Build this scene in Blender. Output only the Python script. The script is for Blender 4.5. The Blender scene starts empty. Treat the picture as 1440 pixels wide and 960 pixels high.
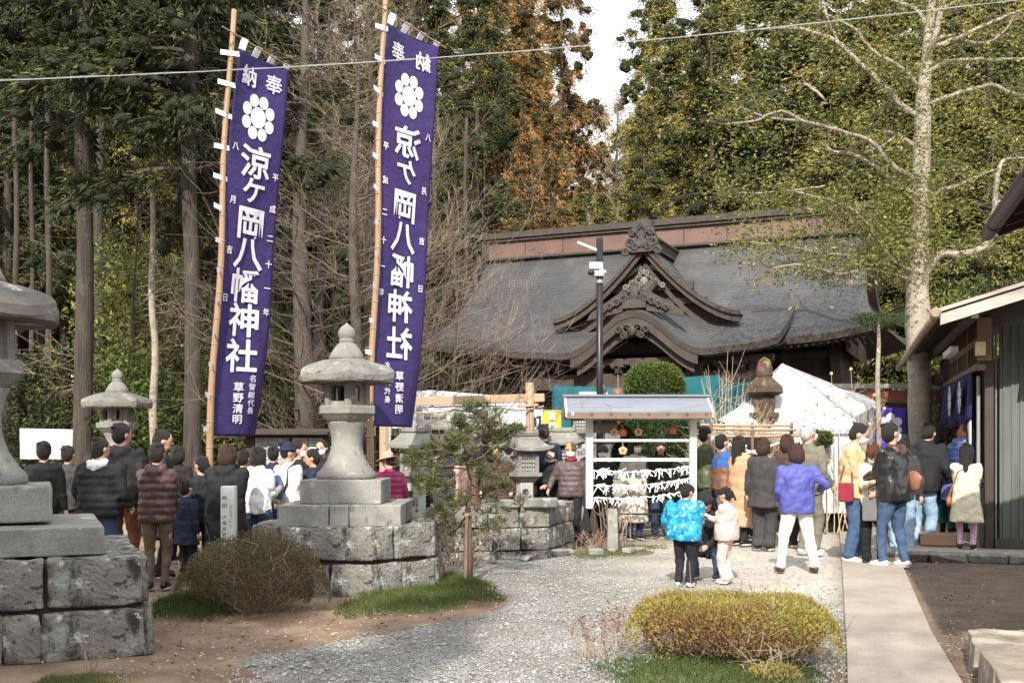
import bpy, bmesh, math, random
import numpy as np
from mathutils import Vector, Matrix, Euler, noise
R = math.radians
rnd = random.Random(7)
nr = np.random.RandomState(11)
S = bpy.context.scene
COL = S.collection
# ---------------------------------------------------------------- camera, sky, sun, exposure
F, HY, EYE = 1500.0, 625.0, 1.6          # focal length in photo pixels, horizon row, eye height
cd = bpy.data.cameras.new('camera'); cam = bpy.data.objects.new('camera', cd); COL.objects.link(cam)
cd.sensor_width = 36; cd.lens = 36*F/1440; cd.shift_y = (HY-480)/1440; cd.clip_end = 3000; cd.clip_start = .1
cam.location = (0, 0, EYE); cam.rotation_euler = (R(90), 0, 0); S.camera = cam
SUN_EL, SUN_AZ = R(36), R(191)          # azimuth of the sun measured clockwise from +Y
w = bpy.data.worlds.new('World'); S.world = w; w.use_nodes = True
wn = w.node_tree; bg = wn.nodes['Background']
sk = wn.nodes.new('ShaderNodeTexSky'); sk.sky_type = 'NISHITA'; sk.sun_disc = False
sk.sun_elevation = SUN_EL; sk.sun_rotation = SUN_AZ; sk.air_density = 1.0; sk.dust_density = 3.0; sk.ozone_density = 1.0
# thin bright cloud veiling the sky
tcw = wn.nodes.new('ShaderNodeTexCoord'); nw = wn.nodes.new('ShaderNodeTexNoise'); nw.inputs['Scale'].default_value = 2.2; nw.inputs['Detail'].default_value = 6
mpw = wn.nodes.new('ShaderNodeMapping'); mpw.inputs['Scale'].default_value = (1, 1, 2.5); wn.links.new(tcw.outputs['Generated'], mpw.inputs[0]); wn.links.new(mpw.outputs[0], nw.inputs['Vector'])
rw_ = wn.nodes.new('ShaderNodeMapRange'); rw_.inputs['From Min'].default_value = .35; rw_.inputs['From Max'].default_value = .6; rw_.inputs['To Min'].default_value = .45; rw_.inputs['To Max'].default_value = .95
wn.links.new(nw.outputs[0], rw_.inputs[0])
mw = wn.nodes.new('ShaderNodeMix'); mw.data_type = 'RGBA'; mw.inputs[7].default_value = (8.6, 8.8, 9.2, 1)
wn.links.new(rw_.outputs[0], mw.inputs[0]); wn.links.new(sk.outputs[0], mw.inputs[6]); wn.links.new(mw.outputs[2], bg.inputs[0]); bg.inputs[1].default_value = .15
sd = bpy.data.lights.new('sun', 'SUN'); sun = bpy.data.objects.new('sun', sd); COL.objects.link(sun)
sd.energy = 3.9; sd.angle = R(.55); sd.color = (1, .955, .88)
sv = Vector((math.sin(SUN_AZ)*math.cos(SUN_EL), math.cos(SUN_AZ)*math.cos(SUN_EL), math.sin(SUN_EL)))
sun.rotation_euler = sv.to_track_quat('Z', 'Y').to_euler(); sun.location = (0, -10, 30)
S.view_settings.view_transform = 'Standard'; S.view_settings.look = 'None'
S.view_settings.exposure = .88; S.view_settings.gamma = 1
try:
    S.cycles.use_denoising = True; S.cycles.max_bounces = 6; S.cycles.transparent_max_bounces = 4
    S.cycles.diffuse_bounces = 3; S.cycles.glossy_bounces = 2
except Exception: pass

# ---------------------------------------------------------------- helpers
def W(px, py, d): return Vector(((px-720)*d/F, d, EYE+(HY-py)*d/F))     # photo reading -> place at distance d
def GD(py): return F*EYE/(py-HY)
def G(px, py): d = GD(py); return Vector(((px-720)*d/F, d, 0))
def V(*a): return Vector(a)

MATS = {}
def node(nt, t, **kw):
    n = nt.nodes.new(t)
    for k, v in kw.items():
        if hasattr(n, k): setattr(n, k, v)
    return n
def mat(name, c, c2=None, rough=.8, scale=4, bump=.15, bscale=40, metal=0, spots=None, streak=None, stretch=None, coat=0, spec=.35, lo=.35, hi=.65, dist=.01, extra=None, sheen=0):
    if name in MATS: return MATS[name]
    m = bpy.data.materials.new(name); m.use_nodes = True; nt = m.node_tree; L = nt.links.new
    b = nt.nodes['Principled BSDF']; b.inputs['Roughness'].default_value = rough
    b.inputs['Metallic'].default_value = metal; b.inputs['Specular IOR Level'].default_value = spec
    if sheen: b.inputs['Sheen Weight'].default_value = sheen
    if coat: b.inputs['Coat Weight'].default_value = coat
    tc = node(nt, 'ShaderNodeTexCoord'); mp = node(nt, 'ShaderNodeMapping')
    L(tc.outputs['Object'], mp.inputs[0])
    if stretch: mp.inputs['Scale'].default_value = stretch
    n1 = node(nt, 'ShaderNodeTexNoise'); n1.inputs['Scale'].default_value = scale; n1.inputs['Detail'].default_value = 6
    n1.inputs['Roughness'].default_value = .65
    L(mp.outputs[0], n1.inputs['Vector'])
    mr = node(nt, 'ShaderNodeMapRange'); mr.inputs['From Min'].default_value = lo; mr.inputs['From Max'].default_value = hi
    L(n1.outputs[0], mr.inputs[0])
    mix = node(nt, 'ShaderNodeMix', data_type='RGBA')
    c2 = c2 or tuple(x*.7 for x in c)
    mix.inputs[6].default_value = (*c, 1); mix.inputs[7].default_value = (*c2, 1)
    L(mr.outputs[0], mix.inputs[0]); out = mix.outputs[2]
    for (sc, col, l, h, st) in (spots or []):
        n = node(nt, 'ShaderNodeTexNoise'); n.inputs['Scale'].default_value = sc; n.inputs['Detail'].default_value = 5
        n.inputs['Roughness'].default_value = .6
        if st:
            m2 = node(nt, 'ShaderNodeMapping'); m2.inputs['Scale'].default_value = st; m2.inputs['Location'].default_value = (sc, 3, 7)
            L(tc.outputs['Object'], m2.inputs[0]); L(m2.outputs[0], n.inputs['Vector'])
        else:
            m2 = node(nt, 'ShaderNodeMapping'); m2.inputs['Location'].default_value = (sc*1.7, 5, 1)
            L(tc.outputs['Object'], m2.inputs[0]); L(m2.outputs[0], n.inputs['Vector'])
        r2 = node(nt, 'ShaderNodeMapRange'); r2.inputs['From Min'].default_value = l; r2.inputs['From Max'].default_value = h
        L(n.outputs[0], r2.inputs[0])
        x = node(nt, 'ShaderNodeMix', data_type='RGBA'); L(r2.outputs[0], x.inputs[0]); L(out, x.inputs[6])
        x.inputs[7].default_value = (*col, 1); out = x.outputs[2]
    L(out, b.inputs['Base Color'])
    if bump:
        n2 = node(nt, 'ShaderNodeTexNoise'); n2.inputs['Scale'].default_value = bscale; n2.inputs['Detail'].default_value = 5
        L(mp.outputs[0], n2.inputs['Vector'])
        bp = node(nt, 'ShaderNodeBump'); bp.inputs['Strength'].default_value = bump; bp.inputs['Distance'].default_value = dist
        L(n2.outputs[0], bp.inputs['Height']); L(bp.outputs[0], b.inputs['Normal'])
    MATS[name] = m; return m

def leafmat(name, cols, rough=.6, trans=.25):
    """foliage: colour picked by the per-leaf 'tint' attribute"""
    if name in MATS: return MATS[name]
    m = bpy.data.materials.new(name); m.use_nodes = True; nt = m.node_tree; L = nt.links.new
    b = nt.nodes['Principled BSDF']; b.inputs['Roughness'].default_value = rough; b.inputs['Specular IOR Level'].default_value = .25
    a = node(nt, 'ShaderNodeAttribute'); a.attribute_name = 'tint'
    cr = node(nt, 'ShaderNodeValToRGB'); L(a.outputs['Fac'], cr.inputs[0])
    els = cr.color_ramp.elements
    for i, c in enumerate(cols):
        p = i/(len(cols)-1)
        e = els[i] if i < 2 and len(cols) == 2 else (els[0] if i == 0 else (els[-1] if i == len(cols)-1 else els.new(p)))
        e.position = p; e.color = (*c, 1)
    L(cr.outputs[0], b.inputs['Base Color'])
    t = node(nt, 'ShaderNodeBsdfTranslucent'); L(cr.outputs[0], t.inputs[0])
    mx = node(nt, 'ShaderNodeMixShader'); mx.inputs[0].default_value = trans
    L(b.outputs[0], mx.inputs[1]); L(t.outputs[0], mx.inputs[2]); L(mx.outputs[0], nt.nodes['Material Output'].inputs[0])
    MATS[name] = m; return m

class MB:
    def __init__(s): s.v = []; s.f = []
    def add(s, vs, fs):
        o = len(s.v); s.v.extend([tuple(v) for v in vs]); s.f.extend([tuple(i+o for i in f) for f in fs]); return s
    def box(s, c, d, rz=0, M=None):
        x, y, z = d[0]/2, d[1]/2, d[2]/2
        vs = [Vector((sx*x, sy*y, sz*z)) for sz in (-1, 1) for sy in (-1, 1) for sx in (-1, 1)]
        Mx = M if M is not None else Matrix.Rotation(rz, 3, 'Z')
        vs = [Mx @ v + Vector(c) for v in vs]
        return s.add(vs, [(0, 2, 3, 1), (4, 5, 7, 6), (0, 1, 5, 4), (2, 6, 7, 3), (0, 4, 6, 2), (1, 3, 7, 5)])
    def beam(s, p0, p1, wd, ht, up=(0, 0, 1)):
        p0 = Vector(p0); p1 = Vector(p1); a = (p1-p0); l = a.length; a.normalize()
        u = Vector(up); b = a.cross(u)
        if b.length < 1e-4: b = a.cross(Vector((0, 1, 0)))
        b.normalize(); u = b.cross(a)
        M = Matrix((b, a, u)).transposed()
        return s.box((p0+p1)/2, (wd, l, ht), M=M)
    def hexa(s, pts):      # 8 points: bottom 4 ccw, top 4
        return s.add(pts, [(3, 2, 1, 0), (4, 5, 6, 7), (0, 1, 5, 4), (1, 2, 6, 5), (2, 3, 7, 6), (3, 0, 4, 7)])
    def prism(s, poly, z0, z1, sc=1.0):
        n = len(poly); cx = sum(p[0] for p in poly)/n; cy = sum(p[1] for p in poly)/n
        vs = [(p[0], p[1], z0) for p in poly]+[(cx+(p[0]-cx)*sc, cy+(p[1]-cy)*sc, z1) for p in poly]
        return s.add(vs, [tuple(range(n-1, -1, -1)), tuple(range(n, 2*n))]+[(i, (i+1) % n, n+(i+1) % n, n+i) for i in range(n)])
    def lathe(s, prof, n=24, c=(0, 0, 0), ph=0, capped=True, sx=1, sy=1):
        vs = []; fs = []
        for r, z in prof:
            for k in range(n):
                a = ph+2*math.pi*k/n; vs.append((c[0]+sx*r*math.cos(a), c[1]+sy*r*math.sin(a), c[2]+z))
        m = len(prof)
        for i in range(m-1):
            for k in range(n):
                k2 = (k+1) % n; fs.append((i*n+k, i*n+k2, (i+1)*n+k2, (i+1)*n+k))
        if capped: fs.append(tuple(range(n-1, -1, -1))); fs.append(tuple((m-1)*n+k for k in range(n)))
        return s.add(vs, fs)
    def tube(s, pts, rad, n=6, cap=True):
        pts = [Vector(p) for p in pts]; m = len(pts)
        if not isinstance(rad, (list, tuple)): rad = [rad]*m
        t0 = (pts[1]-pts[0]).normalized(); ref = Vector((0, 0, 1)) if abs(t0.z) < .9 else Vector((1, 0, 0))
        b = t0.cross(ref).normalized(); vs = []; fs = []
        for i in range(m):
            t = (pts[min(i+1, m-1)]-pts[max(i-1, 0)])
            t = t.normalized() if t.length > 1e-9 else t0
            b = (b-t*b.dot(t)); b = b.normalized() if b.length > 1e-6 else t.orthogonal().normalized()
            c = t.cross(b)
            for k in range(n):
                a = 2*math.pi*k/n; vs.append(pts[i]+(b*math.cos(a)+c*math.sin(a))*rad[i])
        for i in range(m-1):
            for k in range(n):
                k2 = (k+1) % n; fs.append((i*n+k, i*n+k2, (i+1)*n+k2, (i+1)*n+k))
        if cap: fs.append(tuple(range(n-1, -1, -1))); fs.append(tuple((m-1)*n+k for k in range(n)))
        return s.add(vs, fs)
    def caps(s, p0, r0, p1, r1, n=12):   # tapered capsule
        p0 = Vector(p0); p1 = Vector(p1); a = p1-p0
        if a.length < 1e-5: a = Vector((0, 0, 1e-3))
        t = a.normalized(); pts = []; rad = []
        for k in range(4):
            q = math.pi/2*k/4; pts.append(p0-t*r0*math.cos(q)); rad.append(max(r0*math.sin(q), 1e-4))
        pts += [p0, p1]; rad += [r0, r1]
        for k in range(1, 5):
            q = math.pi/2*k/4; pts.append(p1+t*r1*math.sin(q)); rad.append(max(r1*math.cos(q), 1e-4))
        b = t.orthogonal().normalized(); c = t.cross(b); vs = []; fs = []; m = len(pts)
        for i in range(m):
            for k in range(n):
                an = 2*math.pi*k/n; vs.append(pts[i]+(b*math.cos(an)+c*math.sin(an))*rad[i])
        for i in range(m-1):
            for k in range(n):
                k2 = (k+1) % n; fs.append((i*n+k, i*n+k2, (i+1)*n+k2, (i+1)*n+k))
        fs.append(tuple(range(n-1, -1, -1))); fs.append(tuple((m-1)*n+k for k in range(n)))
        return s.add(vs, fs)
    def ell(s, c, r, M=None, n=14, m=9):
        vs = []; fs = []
        for i in range(m+1):
            q = math.pi*i/m
            for k in range(n):
                a = 2*math.pi*k/n
                sq = max(math.sin(q), .01); v = Vector((r[0]*sq*math.cos(a), r[1]*sq*math.sin(a), -r[2]*math.cos(q)))
                if M is not None: v = M @ v
                vs.append(v+Vector(c))
        for i in range(m):
            for k in range(n):
                k2 = (k+1) % n; fs.append((i*n+k, i*n+k2, (i+1)*n+k2, (i+1)*n+k))
        fs.append(tuple(range(n-1, -1, -1))); fs.append(tuple(m*n+k for k in range(n)))
        return s.add(vs, fs)
    def sheet(s, grid, close=False):   # grid[i][j] of points
        m = len(grid); n = len(grid[0]); vs = [p for r in grid for p in r]; fs = []
        for i in range(m-1):
            for j in range(n-1 if not close else n):
                j2 = (j+1) % n; fs.append((i*n+j, i*n+j2, (i+1)*n+j2, (i+1)*n+j))
        return s.add(vs, fs)
    def xf(s, M): s.v = [tuple(M @ Vector(v)) for v in s.v]; return s
    def mesh(s, name, m, smooth=False):
        me = bpy.data.meshes.new(name); me.from_pydata(s.v, [], s.f); me.materials.append(m)
        if smooth: me.polygons.foreach_set('use_smooth', [True]*len(me.polygons))
        me.update(); return me
def link(name, me, parent=None, loc=None):
    o = bpy.data.objects.new(name, me); COL.objects.link(o)
    if parent: o.parent = parent
    if loc is not None: o.location = loc
    return o
def part(parent, name, mb, m, smooth=False, label=None, bevel=0, kind=None, world=False, solid=0):
    if world:
        Mi = (Matrix.Translation(parent.location) @ parent.rotation_euler.to_matrix().to_4x4()).inverted(); mb.xf(Mi)
    o = link(name, mb.mesh(name, m, smooth), parent)
    if label: o['label'] = label
    if kind: o['kind'] = kind
    if solid:
        sm = o.modifiers.new('thickness', 'SOLIDIFY'); sm.thickness = solid; sm.offset = 0
    if bevel:
        b = o.modifiers.new('bevel', 'BEVEL'); b.width = bevel; b.segments = 2; b.limit_method = 'ANGLE'
        b.harden_normals = False
    return o
def tag(o, label, cat, group=None):
    o['label'] = label; o['category'] = cat
    if group: o['group'] = group
    return o
def thing(name, label, cat, loc=(0, 0, 0), rz=0, group=None):
    o = bpy.data.objects.new(name, None); COL.objects.link(o); o.location = loc; o.rotation_euler = (0, 0, rz)
    o.empty_display_size = .2
    return tag(o, label, cat, group)
def single(name, label, cat, mb, m, loc=(0, 0, 0), rz=0, group=None, smooth=False, bevel=0):
    o = link(name, mb.mesh(name, m, smooth)); o.location = loc; o.rotation_euler = (0, 0, rz); tag(o, label, cat, group)
    if bevel:
        b = o.modifiers.new('bevel', 'BEVEL'); b.width = bevel; b.segments = 2; b.limit_method = 'ANGLE'
    return o
def struct(name, me, kind='structure'):
    o = link(name, me); o['kind'] = kind; return o
def dup(root, loc, rz, label=None, group=None, sc=None):
    r = root.copy(); COL.objects.link(r); r.location = loc; r.rotation_euler = (0, 0, rz)
    if sc: r.scale = (sc, sc, sc) if not isinstance(sc, tuple) else sc
    if label: r['label'] = label
    if group: r['group'] = group
    for ch in list(root.children):
        c = ch.copy(); COL.objects.link(c); c.parent = r
        for g in list(ch.children):
            d = g.copy(); COL.objects.link(d); d.parent = c
    return r
def mesh_np(name, Vv, n, m, tint=None):
    """Vv: (N*n,3) verts of N separate n-gons"""
    N = len(Vv)//n; me = bpy.data.meshes.new(name)
    me.vertices.add(N*n); me.vertices.foreach_set('co', Vv.astype(np.float32).ravel())
    me.loops.add(N*n); me.loops.foreach_set('vertex_index', np.arange(N*n, dtype=np.int32))
    me.polygons.add(N); me.polygons.foreach_set('loop_start', np.arange(0, N*n, n, dtype=np.int32))
    try: me.polygons.foreach_set('loop_total', np.full(N, n, dtype=np.int32))
    except Exception: pass
    me.materials.append(m)
    if tint is not None:
        a = me.attributes.new('tint', 'FLOAT', 'POINT'); a.data.foreach_set('value', np.repeat(tint, n).astype(np.float32))
    me.update(calc_edges=True); return me
def leaves(P, D, L, Wd, tint, name, m, tri=False):
    """leaf blades: start P, direction D, length L, width Wd"""
    N = len(P); D = D/np.maximum(np.linalg.norm(D, axis=1, keepdims=True), 1e-6)
    rv = nr.normal(size=(N, 3)); s = np.cross(D, rv); s /= np.maximum(np.linalg.norm(s, axis=1, keepdims=True), 1e-6)
    L = np.asarray(L).reshape(-1, 1); Wd = np.asarray(Wd).reshape(-1, 1)
    if tri: a = np.stack([P-s*Wd/2, P+s*Wd/2, P+D*L], 1); return mesh_np(name, a.reshape(-1, 3), 3, m, tint)
    a = np.stack([P, P+D*L*.45+s*Wd/2, P+D*L, P+D*L*.45-s*Wd/2], 1)
    return mesh_np(name, a.reshape(-1, 3), 4, m, tint)
def hull_block(w_, d_, h_, ch, jit, rr, batter=0):
    """one roughly dressed stone: chamfered, corners knocked about; origin at bottom centre"""
    pts = []
    for sx in (-1, 1):
        for sy in (-1, 1):
            for sz in (0, 1):
                x = sx*w_/2+rr.uniform(-jit, jit); y = sy*d_/2+rr.uniform(-jit, jit); z = sz*h_+(rr.uniform(-jit*.35, 0) if sz else 0)
                if sz and sy < 0: y += batter
                zz = ch if not sz else -ch
                c2 = ch*rr.uniform(.6, 1.5)
                pts += [(x, y-sy*c2, z+zz), (x-sx*c2, y, z+zz), (x-sx*c2, y-sy*c2, z)]
    bm = bmesh.new()
    for p in pts: bm.verts.new(p)
    bmesh.ops.convex_hull(bm, input=bm.verts[:])
    mb = MB(); bm.verts.index_update()
    ids = {v: i for i, v in enumerate(bm.verts)}
    mb.v = [tuple(v.co) for v in bm.verts]; mb.f = [tuple(ids[v] for v in f.verts) for f in bm.faces]
    bm.free(); return mb

STX = bpy.data.textures.new('stone_relief', 'CLOUDS'); STX.noise_scale = .22; STX.noise_depth = 4
def rough(o, st=.03, lv=2, simple=True):
    s_ = o.modifiers.new('dressing', 'SUBSURF'); s_.subdivision_type = 'SIMPLE'; s_.levels = lv; s_.render_levels = lv
    d_ = o.modifiers.new('relief', 'DISPLACE'); d_.texture = STX; d_.strength = st; d_.mid_level = .5; d_.texture_coords = 'GLOBAL'
    return o
# ---------------------------------------------------------------- materials
STONE = mat('old_granite', (.24, .235, .21), (.13, .13, .115), .9, 3, .5, 45, spots=[(9, (.36, .35, .31), .55, .68, None), (5, (.06, .06, .055), .56, .7, (1, 1, .35)), (3.2, (.24, .2, .09), .66, .78, None)])
STONE2 = mat('clean_granite', (.27, .265, .235), (.18, .175, .155), .9, 3, .5, 60, dist=.015, spots=[(9, (.36, .35, .31), .58, .7, None), (12, (.09, .085, .075), .6, .72, (1, 1, .4)), (60, (.16, .16, .15), .55, .68, None), (3, (.13, .12, .10), .62, .78, (1, 1, .3))])
LANT = mat('lantern_granite', (.26, .25, .22), (.16, .155, .135), .9, 3.5, .5, 50, dist=.015, spots=[(40, (.12, .12, .11), .58, .7, None), (2.2, (.10, .095, .08), .55, .75, (1, 1, .4)), (8, (.37, .36, .33), .64, .72, None)])
MOSSR = mat('lichen_roof_stone', (.17, .155, .135), (.095, .085, .075), .92, 5, .5, 40, spots=[(3.5, (.42, .41, .37), .60, .66, None), (2, (.12, .07, .055), .5, .66, None)])
SLATE = mat('wall_stone_lichen', (.20, .19, .165), (.115, .105, .09), .95, 2.2, .9, 30, dist=.03, spots=[(1.3, (.27, .26, .23), .5, .7, None), (5, (.04, .038, .034), .50, .60, (1, 1, .45)), (16, (.05, .05, .045), .57, .63, None), (9, (.40, .40, .37), .60, .66, None), (2.4, (.19, .15, .07), .66, .75, None), (4, (.24, .27, .23), .6, .7, None)])
MORT = mat('dark_joint_fill', (.05, .045, .035), rough=1, bump=.5)
CEDAR = mat('weathered_wood', (.20, .14, .09), (.13, .09, .06), .75, 3, .3, 30, stretch=(1, 1, .12))
NEWWOOD = mat('new_cypress_wood', (.42, .29, .19), (.33, .22, .14), .6, 3, .12, 30, stretch=(.15, 1, 1))
NEWPOST = mat('new_cypress_post', (.42, .29, .19), (.33, .22, .14), .6, 3, .12, 30, stretch=(1, 1, .1))
BAMBOO = mat('bamboo', (.34, .215, .13), (.25, .15, .085), .45, 2, .05, 30, stretch=(1, 1, .15))
WHITE = mat('white_paint', (.60, .60, .58), (.5, .5, .47), .6, 4, .2, 40, spots=[(7, (.33, .31, .27), .6, .75, (1, 1, .3)), (30, (.38, .36, .33), .6, .7, None)])
GREYR = mat('grey_roof_stone', (.20, .19, .165), (.12, .115, .10), .92, 4, .6, 40, dist=.015, spots=[(5, (.33, .32, .29), .58, .68, None), (14, (.07, .065, .06), .58, .68, None), (3, (.14, .13, .07), .6, .75, None)])
CLOTHW = mat('white_cloth', (.8, .8, .8), (.74, .74, .75), .9, 6, .1, 60)
TENT = mat('white_tent_vinyl', (.66, .67, .69), (.56, .57, .60), .55, 2, .5, 5, dist=.03)
DARKW = mat('dark_old_timber', (.065, .045, .033), (.035, .026, .02), .8, 3, .3, 25, stretch=(1, 1, .2))
BROWNW = mat('brown_old_timber', (.068, .052, .040), (.04, .031, .025), .75, 3, .3, 25)
CARVE = mat('carved_brown_ornament', (.068, .056, .048), (.036, .03, .026), .7, 9, .5, 30)
BLACK = mat('black_paint', (.012, .012, .013), (.02, .02, .02), .35, 5, .05, 30)
# ---------------------------------------------------------------- ground
def inpoly(px, py, poly):
    ins = np.zeros(px.shape, bool); n = len(poly); j = n-1
    for i in range(n):
        xi, yi = poly[i]; xj, yj = poly[j]
        c = ((yi > py) != (yj > py)) & (px < (xj-xi)*(py-yi)/((yj-yi) if yj != yi else 1e-9)+xi)
        ins ^= c; j = i
    return ins
def vnoise(x, y, f, seed):
    r = np.random.RandomState(seed); out = np.zeros_like(x); 
    for o in range(4):
        T = r.rand(64, 64); fx = x*f*2**o; fy = y*f*2**o
        ix = np.floor(fx).astype(int); iy = np.floor(fy).astype(int); ax = fx-ix; ay = fy-iy
        ax = ax*ax*(3-2*ax); ay = ay*ay*(3-2*ay)
        g = lambda a, b: T[(ix+a) % 64, (iy+b) % 64]
        out += (g(0, 0)*(1-ax)*(1-ay)+g(1, 0)*ax*(1-ay)+g(0, 1)*(1-ax)*ay+g(1, 1)*ax*ay)/2**o
    return out/1.875
xs = np.unique(np.concatenate([np.linspace(-900, -40, 12), np.linspace(-40, -8, 24), np.linspace(-8, 10, 226), np.linspace(10, 40, 20), np.linspace(40, 900, 12)]))
ys = np.unique(np.concatenate([np.linspace(-300, -4, 14), np.linspace(-4, 5, 20), np.linspace(5, 24, 240), np.linspace(24, 60, 30), np.linspace(60, 1500, 16)]))
gx, gy = np.meshgrid(xs, ys)
GRAV = [(215, 1100), (330, 935), (400, 912), (520, 885), (640, 868), (720, 852), (690, 815), (640, 805), (625, 793), (700, 787), (800, 778), (930, 768), (960, 752), (1190, 735), (1181, 780), (1192, 960), (1196, 1100)]
gw = [tuple(G(a, b)[:2]) for a, b in GRAV]
jx = gx+(vnoise(gx, gy, 1.6, 3)-.5)*.9; jy = gy+(vnoise(gx, gy, 1.6, 4)-.5)*1.0
gm = inpoly(jx, jy, gw).astype(float)
for _ in range(2):
    gm[1:-1, 1:-1] = (gm[1:-1, 1:-1]*2+gm[:-2, 1:-1]+gm[2:, 1:-1]+gm[1:-1, :-2]+gm[1:-1, 2:])/6
gz = (vnoise(gx, gy, .35, 5)-.5)*.05+(vnoise(gx, gy, 2.5, 6)-.5)*.018-.012
gz[np.abs(gx) > 30] = 0; gz -= gz.max()
far = (gy > 24) | (gx < -8) | (gx > 10); gz[far] -= .0
me = bpy.data.meshes.new('ground'); ny, nx = gx.shape
me.from_pydata(np.stack([gx, gy, gz], -1).reshape(-1, 3).tolist(), [], [(i*nx+j, i*nx+j+1, (i+1)*nx+j+1, (i+1)*nx+j) for i in range(ny-1) for j in range(nx-1)])
at = me.attributes.new('gravel', 'FLOAT', 'POINT'); at.data.foreach_set('value', gm.ravel().astype(np.float32))
# sandy, paler trodden earth on the right-hand side
at = me.attributes.new('sand', 'FLOAT', 'POINT')
sand = np.clip((gx-1.2-(vnoise(gx, gy, .7, 9)-.5)*2.5)/1.6, 0, 1)*np.clip((gy-8)/4, 0, 1); sand[(gx > 30)] = 0; sand *= np.clip((.3065*gy+.15-gx)/.3, 0, 1)
at.data.foreach_set('value', sand.ravel().astype(np.float32))
at = me.attributes.new('shade_darkened_soil', 'FLOAT', 'POINT'); dk = np.clip((gx-.3065*gy-.75)/.25, 0, 1)*(gy < 40)*(gy > 0)*(gx < 30); at.data.foreach_set('value', dk.ravel().astype(np.float32))  # brown soil right of the path, darkened further to deepen the shade there
me.polygons.foreach_set('use_smooth', [True]*len(me.polygons))
m = bpy.data.materials.new('ground_earth'); m.use_nodes = True; nt = m.node_tree; L = nt.links.new
b = nt.nodes['Principled BSDF']; b.inputs['Roughness'].default_value = .95; b.inputs['Specular IOR Level'].default_value = .15
tc = node(nt, 'ShaderNodeTexCoord')
def nz(scale, det=6, rough=.6):
    n = node(nt, 'ShaderNodeTexNoise'); n.inputs['Scale'].default_value = scale; n.inputs['Detail'].default_value = det; n.inputs['Roughness'].default_value = rough
    L(tc.outputs['Object'], n.inputs['Vector']); return n.outputs[0]
def ramp(src, stops):
    r = node(nt, 'ShaderNodeValToRGB'); L(src, r.inputs[0]); e = r.color_ramp.elements
    while len(e) < len(stops): e.new(.5)
    for k, (p, c) in enumerate(stops): e[k].position = p; e[k].color = (*c, 1)
    return r.outputs[0]
def mixc(f, a, b_):
    x = node(nt, 'ShaderNodeMix', data_type='RGBA')
    if isinstance(f, float): x.inputs[0].default_value = f
    else: L(f, x.inputs[0])
    L(a, x.inputs[6]); L(b_, x.inputs[7]); return x.outputs[2]
dirt = mixc(ramp(nz(45, 4), [(.52, (0, 0, 0)), (.66, (1, 1, 1))]), ramp(nz(2.2), [(.3, (.13, .085, .055)), (.5, (.20, .135, .09)), (.7, (.27, .20, .14))]), ramp(nz(14), [(.4, (.16, .10, .065)), (.7, (.33, .27, .2))]))
vo = node(nt, 'ShaderNodeTexVoronoi'); vo.inputs['Scale'].default_value = 52; L(tc.outputs['Object'], vo.inputs['Vector'])
vg = ramp(vo.outputs['Color'], [(0, (.17, .165, .15)), (.35, (.26, .25, .23)), (.7, (.35, .34, .315)), (1, (.47, .46, .43))])
vd = ramp(vo.outputs['Distance'], [(.0, (1, 1, 1)), (.62, (.75, .75, .75)), (.85, (.25, .24, .22))])
gr = node(nt, 'ShaderNodeMix', data_type='RGBA', blend_type='MULTIPLY'); gr.inputs[0].default_value = 1; L(vg, gr.inputs[6]); L(vd, gr.inputs[7])
big = ramp(nz(.9, 3), [(.35, (.78, .76, .72)), (.65, (1, 1, 1))])
gr2 = node(nt, 'ShaderNodeMix', data_type='RGBA', blend_type='MULTIPLY'); gr2.inputs[0].default_value = 1; L(gr.outputs[2], gr2.inputs[6]); L(big, gr2.inputs[7])
ag = node(nt, 'ShaderNodeAttribute'); ag.attribute_name = 'gravel'
asd = node(nt, 'ShaderNodeAttribute'); asd.attribute_name = 'sand'
sandc = mixc(ramp(nz(70, 3), [(.5, (0, 0, 0)), (.68, (1, 1, 1))]), ramp(nz(3), [(.3, (.45, .40, .33)), (.7, (.56, .51, .43))]), ramp(nz(20), [(.4, (.24, .2, .15)), (.6, (.5, .46, .4))]))
# gravel edge broken up by noise
am = node(nt, 'ShaderNodeMath', operation='ADD'); L(ag.outputs['Fac'], am.inputs[0]); L(nz(30, 3), am.inputs[1])
gmask = ramp(am.outputs[0], [(.78, (0, 0, 0)), (.98, (1, 1, 1))])
c = mixc(gmask, dirt, gr2.outputs[2])
sm_ = node(nt, 'ShaderNodeMath', operation='MULTIPLY'); L(asd.outputs['Fac'], sm_.inputs[0]); L(ramp(nz(1.1, 4), [(.3, (.55, .55, .55)), (.6, (.95, .95, .95))]), sm_.inputs[1])
c = mixc(sm_.outputs[0], c, sandc)
adk = node(nt, 'ShaderNodeAttribute'); adk.attribute_name = 'shade_darkened_soil'
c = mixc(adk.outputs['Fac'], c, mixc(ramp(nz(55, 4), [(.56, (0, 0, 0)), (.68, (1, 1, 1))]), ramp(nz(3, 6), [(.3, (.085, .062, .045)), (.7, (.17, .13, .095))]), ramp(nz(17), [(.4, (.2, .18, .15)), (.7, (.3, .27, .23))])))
L(c, b.inputs['Base Color'])
bp = node(nt, 'ShaderNodeBump'); bp.inputs['Strength'].default_value = .7; bp.inputs['Distance'].default_value = .015; bp.invert = True
hb = mixc(gmask, nz(60, 5), vo.outputs['Distance']); L(hb, bp.inputs['Height']); L(bp.outputs[0], b.inputs['Normal'])
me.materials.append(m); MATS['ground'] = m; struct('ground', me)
def gmask_at(x, y): return inpoly(x, y, gw)
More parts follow.
